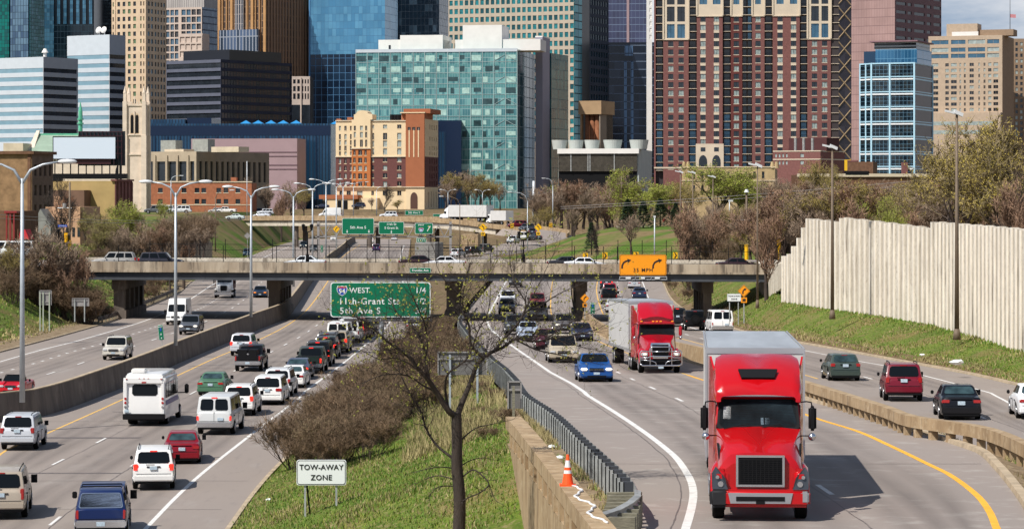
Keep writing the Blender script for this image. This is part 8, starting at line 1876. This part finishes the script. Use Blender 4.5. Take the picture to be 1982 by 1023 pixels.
def make_tree(seed,H,spread=.55,levels=5,kids=3,up=.35,twig_m=M_twig,leaf_m=None,leaf_n=0,leaf_s=.16,bark=M_bark,trunk_h=.25,tmin=.35,shrub=False,twigs=7,tw=.045,r0=None,droop=0.0):
 rg=random.Random(seed); T=MB(); C=MB(); r0=r0 or H*.022
 def twig(p,d_,L,w):
  d_=d_.normalized(); s_=d_.cross(rv(rg)).normalized()*w/2; m_=p+d_*L*.5+rv(rg)*L*.10; e=p+d_*L+rv(rg)*L*.12
  i=len(C.v); C.v+=[tuple(p-s_),tuple(p+s_),tuple(m_+s_*.7),tuple(m_-s_*.7),tuple(e)]; C.f+=[(i,i+1,i+2,i+3),(i+3,i+2,i+4)]; C.m+=[0,0]
  for _ in range(leaf_n):
   c_=m_.lerp(e,rg.uniform(-.3,1))+rv(rg)*L*.18; a=rv(rg)*leaf_s*rg.uniform(.5,1.1); b_=a.cross(rv(rg)).normalized()*leaf_s*rg.uniform(.3,.6); i=len(C.v)
   C.v+=[tuple(c_-a),tuple(c_+b_),tuple(c_+a)]; C.f.append((i,i+1,i+2)); C.m.append(1)
 def grow(p,d_,L,r_,lv):
  n=4 if lv>1 else 3; pts=[p]; q=p.copy(); dd=d_.normalized(); ds=[]
  for k in range(n):
   dd=(dd+rv(rg)*(.10 if lv==levels else.20)+Vector((0,0,up*.22-droop*.1))).normalized(); q=q+dd*L/n; pts.append(q.copy()); ds.append(dd.copy())
  rr=[lerp(r_,r_*.62,k/n)for k in range(n+1)]
  if lv>=levels-2: T.tube(pts,rr,6 if lv>=levels-1 else 4,cap=False)
  else: C.tube(pts,rr,3,cap=False)
  if lv<=1:
   for _ in range(twigs):
    t=rg.uniform(.15,1); k=min(n-1,int(t*n)); a=pts[k].lerp(pts[k+1],t*n-k); twig(a,ds[k]*.8+rv(rg)*.75+Vector((0,0,.15)),L*rg.uniform(.45,.95),tw)
   return
  m=kids+(1 if rg.random()<.5 else 0)
  for i in range(m):
   t=rg.uniform(tmin,1.0)if i else 1.0; k=min(n-1,int(t*n)); a=pts[k].lerp(pts[min(k+1,n)],t*n-k); side=(rv(rg)-ds[k]*0).normalized(); side.z*=.5
   nd=(ds[k]*(1-spread*.5)+side*spread*1.15+Vector((0,0,up*.4))).normalized(); grow(a,nd,L*rg.uniform(.62,.86),rr[k]*.62,lv-1)
 if shrub:
  for i in range(9):
   a=rg.uniform(0,2*math.pi); grow(Vector((math.cos(a)*H*.12,math.sin(a)*H*.12,-.1)),Vector((math.cos(a)*rg.uniform(.1,.9),math.sin(a)*rg.uniform(.1,.9),1)),H*.42,r0*.4,levels)
 else: grow(Vector((0,0,-.3)),Vector((rg.uniform(-.06,.06),rg.uniform(-.06,.06),1)),H*trunk_h+.3,r0,levels)
 mz=max(v[2]for v in T.v+C.v); k=H/mz
 for M_ in(T,C): M_.v=[(x*k,y*k,z*k)for x,y,z in M_.v]
 tm=T.mesh('trunk',bark,smooth=True)if T.v else None; cm=C.mesh('crown',[twig_m,leaf_m or twig_m]); return tm,cm
def make_conifer(seed,H,m=M_ever):
 rg=random.Random(seed); T=MB(); C=MB(); T.tube([(0,0,-.2),(0,0,H)],[H*.022,.02],6)
 for i in range(1500):
  t=rg.random()**.8; z=H*(.08+.92*t); rad=H*.27*(1-t)**.8*rg.uniform(.35,1.05)+.1; a=rg.uniform(0,6.283); c=Vector((rad*math.cos(a),rad*math.sin(a),z-rad*.25)); o=Vector((math.cos(a),math.sin(a),-.15)); s_=rg.uniform(.25,.6)*H/10
  sd=Vector((-math.sin(a),math.cos(a),rg.uniform(-.4,.4)))*s_*.45; C.v+=[tuple(c-o*s_-sd*.3),tuple(c+sd+rv(rg)*.1),tuple(c+o*s_),tuple(c-sd+rv(rg)*.1)]; k=len(C.v)-4; C.f.append((k,k+1,k+2,k+3)); C.m.append(0)
 return T.mesh('trunk',M_bark),C.mesh('crown',m)
TP={'bare': [make_tree(s,10,.5,6,3,.5,M_twig,twigs=7,tw=.046,trunk_h=.22,tmin=.12)for s in(1,2)],'red': [make_tree(s,10,.48,6,3,.45,M_twigr,twigs=7,tw=.048,trunk_h=.2,tmin=.12)for s in(3,4)],'bud': [make_tree(s,10,.6,6,3,.3,M_twigo,M_bud,1,.11,twigs=5,tw=.045)for s in(5,6)],'green': [make_tree(s,10,.62,6,3,.25,M_twigo,M_leaf,3,.125,twigs=5,tw=.04)for s in(7,8)],'ochre': [make_tree(s,10,.6,6,3,.3,M_twigo,M_leafo,2,.085,twigs=5,tw=.045)for s in(9,10)],'dark': [make_tree(s,10,.5,6,3,.35,M_barkd,None,0,bark=M_barkd,twigs=3,tw=.04)for s in(11,)],'shrub': [make_tree(s,3,.5,4,3,.5,M_twigs,M_leafo,0,shrub=True,twigs=10,tw=.022,r0=.07)for s in(12,13,14)],'shrubg': [make_tree(s,3,.5,4,3,.5,M_twigs,M_twigo,1,.05,shrub=True,twigs=9,tw=.022,r0=.07)for s in(15,)],'conifer': [make_conifer(16,10),make_conifer(17,10)],}
trg=random.Random(77)
def tree(kind,loc,h,label,group=None,w=1.0,cat='tree',name=None,idx=None):
 ps=TP[kind]; tm,cm=ps[trg.randrange(len(ps))if idx is None else idx]; base=3.0 if kind.startswith('shrub')else 10.0; s=h/base
 o=empty(name or{'shrub': 'bare_shrub','shrubg': 'bare_shrub','conifer': 'evergreen_tree'}.get(kind,'deciduous_tree'),loc,trg.uniform(0,6.28)); o.scale=(s*w,s*w,s); tag(o,label,cat,group)
 if tm: put('trunk',tm,o)
 put('crown',cm,o); return o
def ground_z(X,Y):
 if Y>905: return 8.0
 l=rl_L.X(Y)
 if X<l:
  d_=l-X; z=LO[-1][1]
  for(a,c),(e,g_)in zip(LO,LO[1:]):
   if a<=d_<=e: z=lerp(c,g_,(d_-a)/(e-a)); break
  if 545<Y<862: q=interp3(tr_,Y); z=max(z,q[1])if X<q[0]else max(z,q[1]*max(0,(l-1.5-X)/(l-1.5-q[0])))
  return z
 if Y>436:
  d_=X-rf_e(Y).x
  if d_>0:
   for(a,c),(e,g_)in zip(RO,RO[1:]):
    if a<=d_<=e: return lerp(c,g_,(d_-a)/(e-a))
  return None
 e=rl_Oe.at(Y); b_=right_top(Y)
 if X>b_.x: return b_.z+(1.8 if Y<262 else 0)
 if X>e.x: return lerp(e.z,b_.z,(X-e.x)/(b_.x-e.x))
 return None
def pt(kind,x,yb,yt,Y,label,group=None,w=1.0,**k):
 gz=ground_z(XY(x,Y),Y)
 if gz is not None:
  yg=Y0+(HC-gz)*F/Y
  if yg>yb: w*=max(.6,(yb-yt)/(yg-yt));
  yb=yg
 """tree by photo column, foot row, top row and distance"""
 return tree(kind,P(x,yb,Y),(yb-yt)/F*Y,label,group,w,**k)
LT='bare bushes and small trees on the left bank'
for kd,x,yb,yt,Y,w,lb in(('bare',12,600,468,250,1.2,'bare brown tree in the left thicket at the photo edge'),('ochre',14,560,470,275,1.0,'yellow-green bush at the far left above the thicket'),('bare',78,590,430,262,1.3,'large bare brown tree in the middle of the left thicket'),('bare',125,585,440,268,1.3,'bare brown tree right above the taller grey sign back'),('red',165,575,470,276,1.2,'reddish bare tree leaning over the left end of the bridge'),('shrub',30,612,530,246,1.4,'low bare bush under the left thicket'),('shrub',110,600,540,262,1.6,'low bare bush behind the grey sign back'),('shrub',175,590,535,272,1.5,'low bare bush beside the bridge abutment'),('shrubg',60,598,545,258,1.3,'dark green tinged bush in the left thicket'),('bare',-20,590,450,240,1.3,'bare tree cut off by the left edge of the photo'),('bare',48,570,460,280,1.2,'bare tree behind the first lamp post'),('red',100,560,470,285,1.2,'dull red bare tree below the amber traffic signal')):
 pt(kd,x,yb,yt,min(284,(48.5+trg.uniform(0,5))*F/(CX-x)),lb,LT,w)
for kd,x,yb,yt,Y,w,lb in(('dark',128,480,335,345,1.1,'big black leafless tree in front of the pink house'),('bud',205,490,400,380,1.2,'budding tree left of the ochre wall corner'),('green',248,480,378,400,1.0,'green budding tree under the brick corner of the ochre building'),('bud',300,495,405,420,1.4,'wide budding tree below the red brick building'),('bare',340,500,410,430,1.3,'bare brown tree behind the second lamp post'),('bare',385,490,405,440,1.2,'bare brown tree at the left end of the green slope'),('bare',232,505,430,380,1.4,'low bare tree above the silver grey suv on the bridge'),('bare',290,505,440,385,1.5,'low bare tree above the black suv on the bridge'),('red',355,500,430,395,1.5,'reddish bare tree beside the dark retaining wall'),('bud',190,500,430,370,1.2,'budding bush above the left end of the bridge'),('bare',400,470,400,470,1.1,'bare tree at the top left of the green slope'),('bud',165,460,392,400,1.0,'yellowish tree in front of the ochre wall'),('bare',265,470,410,450,1.4,'bare tree under the left end of the brick building'),('green',318,400,385,600,1.5,'round green bush in front of the red brick building'),('bud',395,390,345,800,1.2,'budding tree in front of the buff civic office'),('bare',475,395,340,820,1.2,'bare tree at the right end of the civic office')):
 pt(kd,x,yb,yt,Y,lb,'trees on the left beyond the bridge',w)
for kd,x,yb,yt,Y,w,lb in(('bare',520,418,352,800,1.2,'brown bare tree below the mauve block'),('red',545,420,362,790,1.2,'reddish bare tree left of the yellow-green one by the glass hall'),('ochre',588,420,358,800,1.1,'yellow-green tree in front of the navy glass hall'),('bare',565,418,345,860,1.2,'taller bare tree behind the yellow-green one'),('dark',745,408,352,900,1.1,'dark bare tree in front of the hotel'),('ochre',770,408,385,880,1.3,'small yellowish shrub tree beside the dark bare hotel tree'),('bare',720,404,380,940,1.1,'little bare tree by the hotel porch')):
 pt(kd,x,yb,yt,Y,lb,None,w)
for i,(x,yt,kd)in enumerate(((862,340,'bare'),(885,328,'ochre'),(908,326,'bare'),(930,330,'ochre'),(950,342,'bare'),(968,356,'bare'),(875,352,'bare'),(920,350,'bare'))):
 pt(kd,x,402,yt,990+8*i,'dense olive brown tree in the clump left of the teal glass office','tree clump between the hotel and the teal glass office',1.35)
for kd,x,yb,yt,Y,w,lb in(('bare',1035,445,352,740,1.0,'bare brown tree behind the outer ramp bend'),('ochre',1050,460,395,700,1.3,'yellow-green bush at the outer ramp bend'),('bare',1075,460,345,760,1.1,'tall brown tree right of the glass wing'),('green',1105,470,350,800,1.0,'green tinged tree left of the fan-shaped brown tree'),('bare',1145,478,348,620,1.1,'large fan-shaped bare brown tree above the green hill'),('red',1180,470,340,760,1.1,'reddish bare tree behind the fan-shaped brown tree'),('bare',1112,480,400,600,1.2,'bare tree on the crest left of the small evergreen'),('green',1240,450,318,700,1.25,'budding green tree under the cooling plant'),('bare',1215,430,335,740,1.1,'brown tree under the end of the cooling plant'),('green',1300,440,345,640,1.3,'broad green tree between the two largest budding trees'),('green',1385,460,308,600,1.35,'largest budding green tree in front of the sandstone hall'),('green',1430,450,335,640,1.2,'green tree right behind the largest budding tree'),('bare',1222,492,412,440,1.3,'bare tree in front of the white retaining wall'),('dark',1157,492,430,450,1.0,'dark bare tree beside the small evergreen'),('conifer',1145,492,430,460,1.0,'small dark evergreen on the green hill'),('conifer',1215,445,385,600,1.3,'leftmost dark evergreen above the retaining wall'),('conifer',1245,448,388,595,1.4,'second dark evergreen above the retaining wall'),('conifer',1278,448,384,600,1.4,'third dark evergreen above the retaining wall'),('conifer',1308,448,392,590,1.3,'rightmost dark evergreen above the retaining wall'),('bare',1350,505,380,420,1.1,'tall bare tree just behind the thin masts'),('bare',1395,505,390,430,1.2,'bare tree behind the third thin mast'),('ochre',1425,505,400,420,1.2,'yellowish bare tree left of the signal pole'),('ochre',1490,505,400,330,1.0,'yellow-green tree left of the noise wall end'),('dark',1470,510,400,320,.9,'dark bare tree beside the bridge abutment'),('bare',1330,500,410,460,1.3,'bare tree over the right part of the retaining wall'),('bare',1455,500,385,430,1.2,'bare tree behind the traffic signals'),('dark',1522,500,425,300,.8,'dark leaning tree just left of the noise wall'),('ochre',1335,450,345,620,1.2,'yellow-green tree at the left corner of the sandstone hall'),('green',1455,450,352,600,1.2,'olive green tree before the right half of the sandstone hall'),('bare',1495,450,340,590,1.2,'bare tree at the right corner of the sandstone hall'),('ochre',1565,345,302,700,1.4,'yellow-green tree in front of the low brick block'),('ochre',1605,350,315,690,1.0,'small olive tree right of the low brick block')):
 pt(kd,x,yb,yt,Y,lb,None,w)
RT_='brown thicket behind the noise wall'; rg2=random.Random(31)
for i in range(70):
 x=1490+7.3*i+rg2.uniform(-6,6); Y=rg2.choice((262,300,340,400,480)); yt=338+rg2.uniform(0,50)+(18 if Y<300 else 0); kd=rg2.choice(('red','red','bare','bare','ochre'))
 pt(kd,x,380+6.4*F/Y,yt,Y,'reddish brown leafless tree in the thicket behind the noise wall' if kd=='red' else('yellow-tinged tree in the thicket behind the noise wall' if kd=='ochre' else 'grey brown leafless tree in the thicket behind the noise wall'),RT_,1.3)
for i in range(30):
 x=1440+16*i; pt(rg2.choice(('red','bare')),x,412,341+rg2.uniform(0,14),640,'leafless tree in the far brown belt under the flat roofed store','far belt of leafless trees',1.4)
for kd,x,yb,yt,Y,w,lb in(('ochre',1842,470,212,255,1.15,'tall yellow budding tree behind the tallest light mast'),('ochre',1962,480,205,245,1.1,'tall yellow budding tree at the right edge with dark limbs'),('ochre',1900,450,270,300,1.1,'budding tree between the two tall yellow ones'),('green',1730,460,372,260,1.2,'dark olive tree just above the middle of the noise wall'),('green',1690,455,385,265,1.2,'dark olive tree left of the one above the middle of the noise wall'),('ochre',1775,450,330,310,1.1,'yellowish tree at the left foot of the tall budding tree'),('red',1960,470,330,215,1.3,'reddish bare tree low at the right edge'),('dark',1975,470,300,225,1.0,'black limbed tree at the right edge')):
 pt(kd,x,yb,yt,Y,lb,None,w)
for i in range(26):
 x=195+9*i; Y=rg2.choice((335,370,410,460)); pt(rg2.choice(('bare','bare','red')),x,380+7*F/Y,412+rg2.uniform(0,50),Y,'leafless tree in the brown thicket left beyond the bridge','brown thicket left beyond the bridge',1.3)
for i in range(22):
 x=1335+8*i; Y=rg2.choice((345,400,460,520)); pt(rg2.choice(('bare','bare','red','ochre')),x,380+7.5*F/Y,375+rg2.uniform(0,50),Y,'leafless tree in the thicket between the hill and the noise wall','thicket between the hill and the noise wall',1.25)
for i in range(14):
 x=1045+14*i; pt(rg2.choice(('bare','red','bare')),x,440,340+rg2.uniform(0,28),780,'leafless tree in the brown belt under the cooling plant','brown belt under the cooling plant',1.3)
for i in range(120):
 a,b_,ya,yb,Ya,nm_=((190,415,492,505,330,'left beyond the bridge'),(1335,1530,490,508,335,'left of the noise wall'),(1040,1200,446,462,700,'under the cooling plant'),(0,185,580,606,258,'on the left bank'),(1500,1990,425,445,272,'behind the noise wall'))[i%5]
 x=rg2.uniform(a,b_); Y=Ya*rg2.uniform(1,1.25); yy=lerp(ya,yb,rg2.random())if i%5==3 else 380+(6.4 if i%5!=2 else 5.6)*F/Y
 if i%5==3: Y=min(284,(48.5+rg2.uniform(0,4))*F/(CX-x))
 p_=P(x,yy,Y); gz=ground_z(p_.x,Y); p_.z=gz if gz is not None else p_.z
 tree('shrub',p_,rg2.uniform(2.4,4.4)*(1.5 if i%5==2 else 1),'brown undergrowth bush at the foot of the trees '+nm_,'undergrowth '+nm_,1.25,'bush')
tw_=empty('timber_wall',P(345,500,470)); tag(tw_,'dark timber retaining wall at the foot of the brown thicket, left of the green slope','wall'); b=MB(); A_,B2_=P(335,500,480),P(411,500,466)
for i in range(24): p_=A_.lerp(B2_,i/24)-tw_.location; q_=A_.lerp(B2_,(i+.9)/24)-tw_.location; b.obox((p_.x,p_.y,-tw_.location.z),q_-p_,(0,.3,0),(0,0,5.5+.15*math.sin(i*2.1)))
b.build('boards',M_wood2 if False else mat('dark_timber',(.05,.04,.033),.9,var=.4,scale=2),tw_)
rg3=random.Random(9); SG='brown shrubs on the island between the roads'
def island_z(X,Y):
 a,b_=isl_l(Y),isl_r(Y); t=max(0,min(1,(X-a.x)/(b_.x-a.x))); return a.lerp(b_,t).z+isl_z(t,Y)
n=0
for i in range(190):
 Y=124+(i/190)**1.15*147+rg3.uniform(-2,2); a,b_=isl_l(Y).x,isl_r(Y).x; t=rg3.uniform(.12 if Y<150 else.06,.66 if Y<172 else.90); X=lerp(a,b_,t)
 if Y<138 and t>.52: continue
 h=rg3.uniform(2.0,3.3)*(1.0 if Y<185 else.62); tree(rg3.choice(('shrub','shrub','shrub','shrubg')),Vector((X,Y,island_z(X,Y)-.1)),h,'tangled brown shrub on the grassy island between the roads',SG,rg3.uniform(1.0,1.35),'shrub'); n+=1
for i in range(26):
 Y=108+i*6; X=isl_r(Y).x-rg3.uniform(.4,2.4); tree('shrub',Vector((X,Y,island_z(X,Y)-.1)),rg3.uniform(.5,.95),'knee-high brown brush along the guardrail','low brush along the guardrail',1.6,'brush')
for i,(x,yb,yt,Y)in enumerate(((190,610,575,282),(205,616,590,285),(1300,560,540,330),(1330,580,555,310),(1400,612,590,275))): pt('shrub',x,yb,yt,Y,'low brown brush beside a bridge pier','brush beside the piers',1.6,cat='brush')
Yt=80.0; fg=empty('budding_tree',P(885,1060,Yt)); tag(fg,'nearest tree with black trunk, forked limbs and sparse yellow buds','tree')
T=MB(); C=MB(); rg=random.Random(21); kpx=Yt/F
def q3(x,y,d_): return P(x,y,Yt)+Vector((0,d_,0))-fg.location
limbs=[]
def limb(pts,r0,r1,d0,d1,wig=.03):
 n=len(pts); out=[]
 for i,(x,y)in enumerate(pts):
  t=i/(n-1); out.append(q3(x,y,lerp(d0,d1,t)+rg.uniform(-wig,wig)))
 sm=smooth_line(out,4); m=len(sm); rr=[lerp(r0,r1,(i/(m-1))**.8)for i in range(m)]
 T.tube(sm,rr,7 if r0>.06 else 5,cap=False); limbs.append((sm,rr)); return sm
limb([(886,1075),(888,1023),(889,960),(884,905),(884,860),(883,800)],.20,.15,0,0)
limb([(883,805),(868,793),(846,758),(830,733),(815,715),(793,687),(768,668),(746,652),(727,633),(700,612),(672,606)],.105,.012,0,-1.4)
limb([(830,733),(824,699),(818,668),(805,643),(786,624),(764,604),(757,575)],.05,.01,-.3,.8)
limb([(822,690),(827,674),(825,636),(818,611),(800,570),(790,540)],.04,.008,-.2,-1.0)
limb([(883,812),(890,790),(899,768),(912,737),(924,705),(946,686),(974,674),(999,658),(1034,664),(1068,658),(1112,652),(1160,640)],.10,.010,0,1.2)
limb([(937,694),(912,668),(908,630),(899,605),(896,574),(905,527),(915,500)],.05,.008,.2,-.9)
limb([(955,682),(980,652),(1005,624),(1018,590),(999,558),(990,527),(985,500)],.05,.008,.4,1.6)
limb([(1010,618),(1021,605),(1046,596),(1080,574),(1109,561),(1150,545)],.03,.007,1.0,1.9)
limb([(868,793),(862,750),(868,721),(896,699),(911,680),(925,640),(945,600),(950,560)],.045,.008,0,-1.5)
limb([(846,758),(820,745),(790,725),(750,722),(720,730),(690,745)],.035,.006,0,-.9)
limb([(875,885),(845,862),(825,832),(812,795),(790,760),(770,720),(765,690)],.045,.008,0,.9)
limb([(830,733),(800,705),(770,690),(735,690),(700,672),(665,660)],.03,.006,-.5,-1.2)
limb([(1000,660),(1040,680),(1080,690),(1120,700),(1165,712)],.03,.006,.6,1.8); limb([(1068,658),(1100,668),(1140,680),(1190,690)],.022,.005,1.0,2.0); limb([(1060,656),(1090,640),(1120,620),(1170,600),(1215,585)],.022,.005,1.0,1.8)
limb([(876,905),(850,901),(820,905),(790,911)],.022,.006,0,-.8); limb([(878,927),(850,921),(825,928),(808,938)],.022,.006,0,.6); limb([(878,940),(850,940),(835,952),(832,962)],.02,.006,0,-.5)
limb([(890,903),(910,892),(935,888),(952,893)],.02,.006,0,.7); limb([(892,925),(915,908),(935,920),(946,935),(930,950),(905,960),(893,970)],.024,.018,0,-.5); limb([(946,935),(958,962),(975,972)],.014,.005,-.2,-.6); limb([(893,850),(920,830),(950,824),(992,817)],.028,.006,0,1.0)
limb([(896,574),(870,550),(850,520),(845,490)],.018,.005,-.5,-1.2); limb([(899,605),(930,570),(945,530),(960,500)],.018,.005,-.3,.7); limb([(1005,624),(1040,560),(1060,520),(1075,490)],.02,.005,1,2)
def sub(p,d_,L,r_,lv,top):
 n=3; pts=[p]; q=p.copy(); dd=d_.normalized()
 for k in range(n): dd=(dd+rv(rg)*.28+Vector((0,0,.10))).normalized(); q=q+dd*L/n; pts.append(q.copy())
 C.tube(pts,[lerp(r_,r_*.45,k/n)for k in range(n+1)],3,cap=False)
 if lv==0:
  if top>0:
   for _ in range(rg.choice((0,1,2,3))if rg.random()<top else 0):
    c_=pts[rg.choice((2,3,3))]+rv(rg)*.03
    for _ in range(3):
     a=rv(rg)*.027*rg.uniform(.7,1.2); b_=a.cross(rv(rg)).normalized()*.018; c2=c_+rv(rg)*.022; i=len(C.v); C.v+=[tuple(c2-a),tuple(c2+b_),tuple(c2+a),tuple(c2-b_)]; C.f.append((i,i+1,i+2,i+3)); C.m.append(1)
  return
 for i in range(rg.choice((2,3,3))): k=rg.choice((1,2,3)); sub(pts[k],dd*.7+rv(rg)*.8,L*rg.uniform(.5,.85),r_*.6,lv-1,top)
for li,(sm,rr)in enumerate(limbs[1:],1):
 m=len(sm); low=15<=li<=21; cnt=int(m*(.6 if low else(1.6 if rr[0]>.035 else.9)))
 for i in range(cnt):
  j=rg.randrange(m//4,m-1); d_=(sm[j+1]-sm[j]).normalized(); sub(sm[j],d_*.7+rv(rg)*.8+Vector((0,0,.15)),rg.uniform(.35,.95)*(0.5 if low else 1),max(.0045,min(.011,rr[j]*.45)),2 if not low else 1,0 if low or li==22 else.42)
 sub(sm[-1],(sm[-1]-sm[-2]),.6 if not low else.25,.007,2 if not low else 1,0 if low else.5)
T.build('trunk',M_barkd,fg,smooth=True); C.build('crown',[mat('twig_dark',(0.045,0.032,0.026),.9),M_bud],fg)
M_g1=mat('grass_blade',(0.145,0.24,0.025),.8,col2=(0.085,0.165,0.016),scale=.5); M_g2=mat('yellow_grass_blade',(0.20,0.22,0.035),.8,var=.3,scale=.5); M_g3=mat('straw_blade',(0.32,0.265,0.12),.9,var=.3,scale=.6)
def blades(name,n,pick,hh=(.12,.34),wdt=.028,mix=(.50,.32),seed=1):
 rg=random.Random(seed); b=MB()
 for _ in range(n):
  r__=pick(rg)
  if r__ is None: continue
  p,lush=r__; nv=noise.noise(Vector((p.x*.33,p.y*.16,5.0)))
  t=rg.random()+nv*.55; m=0 if t<mix[0]*lush else(1 if t<(mix[0]+mix[1])*lush else 2)
  h=rg.uniform(*hh)*(1+.5*nv); a=rg.uniform(0,6.283); w=wdt*rg.uniform(.6,1.4)*(1+p.y/260); sd=Vector((math.cos(a)*w,math.sin(a)*w,0)); tip=p+Vector((rg.uniform(-.5,.5)*h,rg.uniform(-.5,.5)*h,h))
  i=len(b.v); b.v+=[tuple(p-sd),tuple(p+sd),tuple(tip)]; b.f.append((i,i+1,i+2)); b.m.append(m)
 o=b.build(name,[M_g1,M_g2,M_g3]); o['kind']='stuff'; return o
def pick_island(rg):
 u=rg.random(); Y=1/(lerp(1/88,1/300,u)); a,b_=isl_l(Y),isl_r(Y); t=rg.uniform(.015,.99); X=lerp(a.x,b_.x,t)
 return Vector((X,Y,island_z(X,Y)-.03)),(1.0 if Y<170 else.55)*(.75 if t<.12 else 1)
blades('grass',95000,pick_island,(.05,.19),.022,(.48,.32),seed=2)
def pick_left(rg):
 Y=1/(lerp(1/215,1/420,rg.random())); p=rl_L.at(Y); dx=rg.uniform(1.6,17); z=0
 for(a,c),(e,g_)in zip(LO,LO[1:]):
  if a<=dx<=e: z=lerp(c,g_,(dx-a)/(e-a))
 return Vector((p.x-dx,Y,z+p.z)),(1.25 if dx>4 else.35)
blades('grass',15000,pick_left,(.12,.3),.045,seed=3)
def pick_right(rg):
 Y=1/(lerp(1/140,1/420,rg.random())); a=rl_Oe.at(Y); b_=right_top(Y); t=rg.uniform(.06,1); p=a.lerp(b_,t); p.z+=.05; return p,(.45 if t<.25 else 1.0)
blades('grass',42000,pick_right,(.08,.24),.035,seed=4)
def pick_verge(rg):
 Y=rg.uniform(66,128); g=rl_Gr.at(Y); t=rg.random()**2; X=lerp(g.x-.35,vx(Y)+.2,t*.7);
 if noise.noise(Vector((X*.8,Y*.5,9)))<-.12: return None
 return Vector((X,Y,HC-PR(Y)-.02)),(.08 if Y<100 else.25)
blades('dry_weeds',5000,pick_verge,(.08,.32),.014,(.2,.15),5)
def pick_stems(rg):
 Y=1/(lerp(1/112,1/230,rg.random())); a,b_=isl_l(Y),isl_r(Y); t=rg.uniform(.60,.985); X=lerp(a.x,b_.x,t)
 if noise.noise(Vector((X*.45,Y*.2,3)))<-.1: return None
 return Vector((X,Y,island_z(X,Y)-.03)),.1
blades('dry_weeds',16000,pick_stems,(.25,.75),.018,(.1,.2),8)
def pick_med(rg):
 Y=rg.uniform(70,135); a=rl_Rk.X(Y)+.3; b_=rl_Bt.X(Y)-.1; X=lerp(a,max(a+.1,b_),rg.random()**.6)
 if noise.noise(Vector((X*.8,Y*.3,2)))<-.05: return None
 return Vector((X,Y,HC-PB(Y)+.12)),.08
blades('dry_weeds',4200,pick_med,(.06,.24),.014,(.2,.15),6)
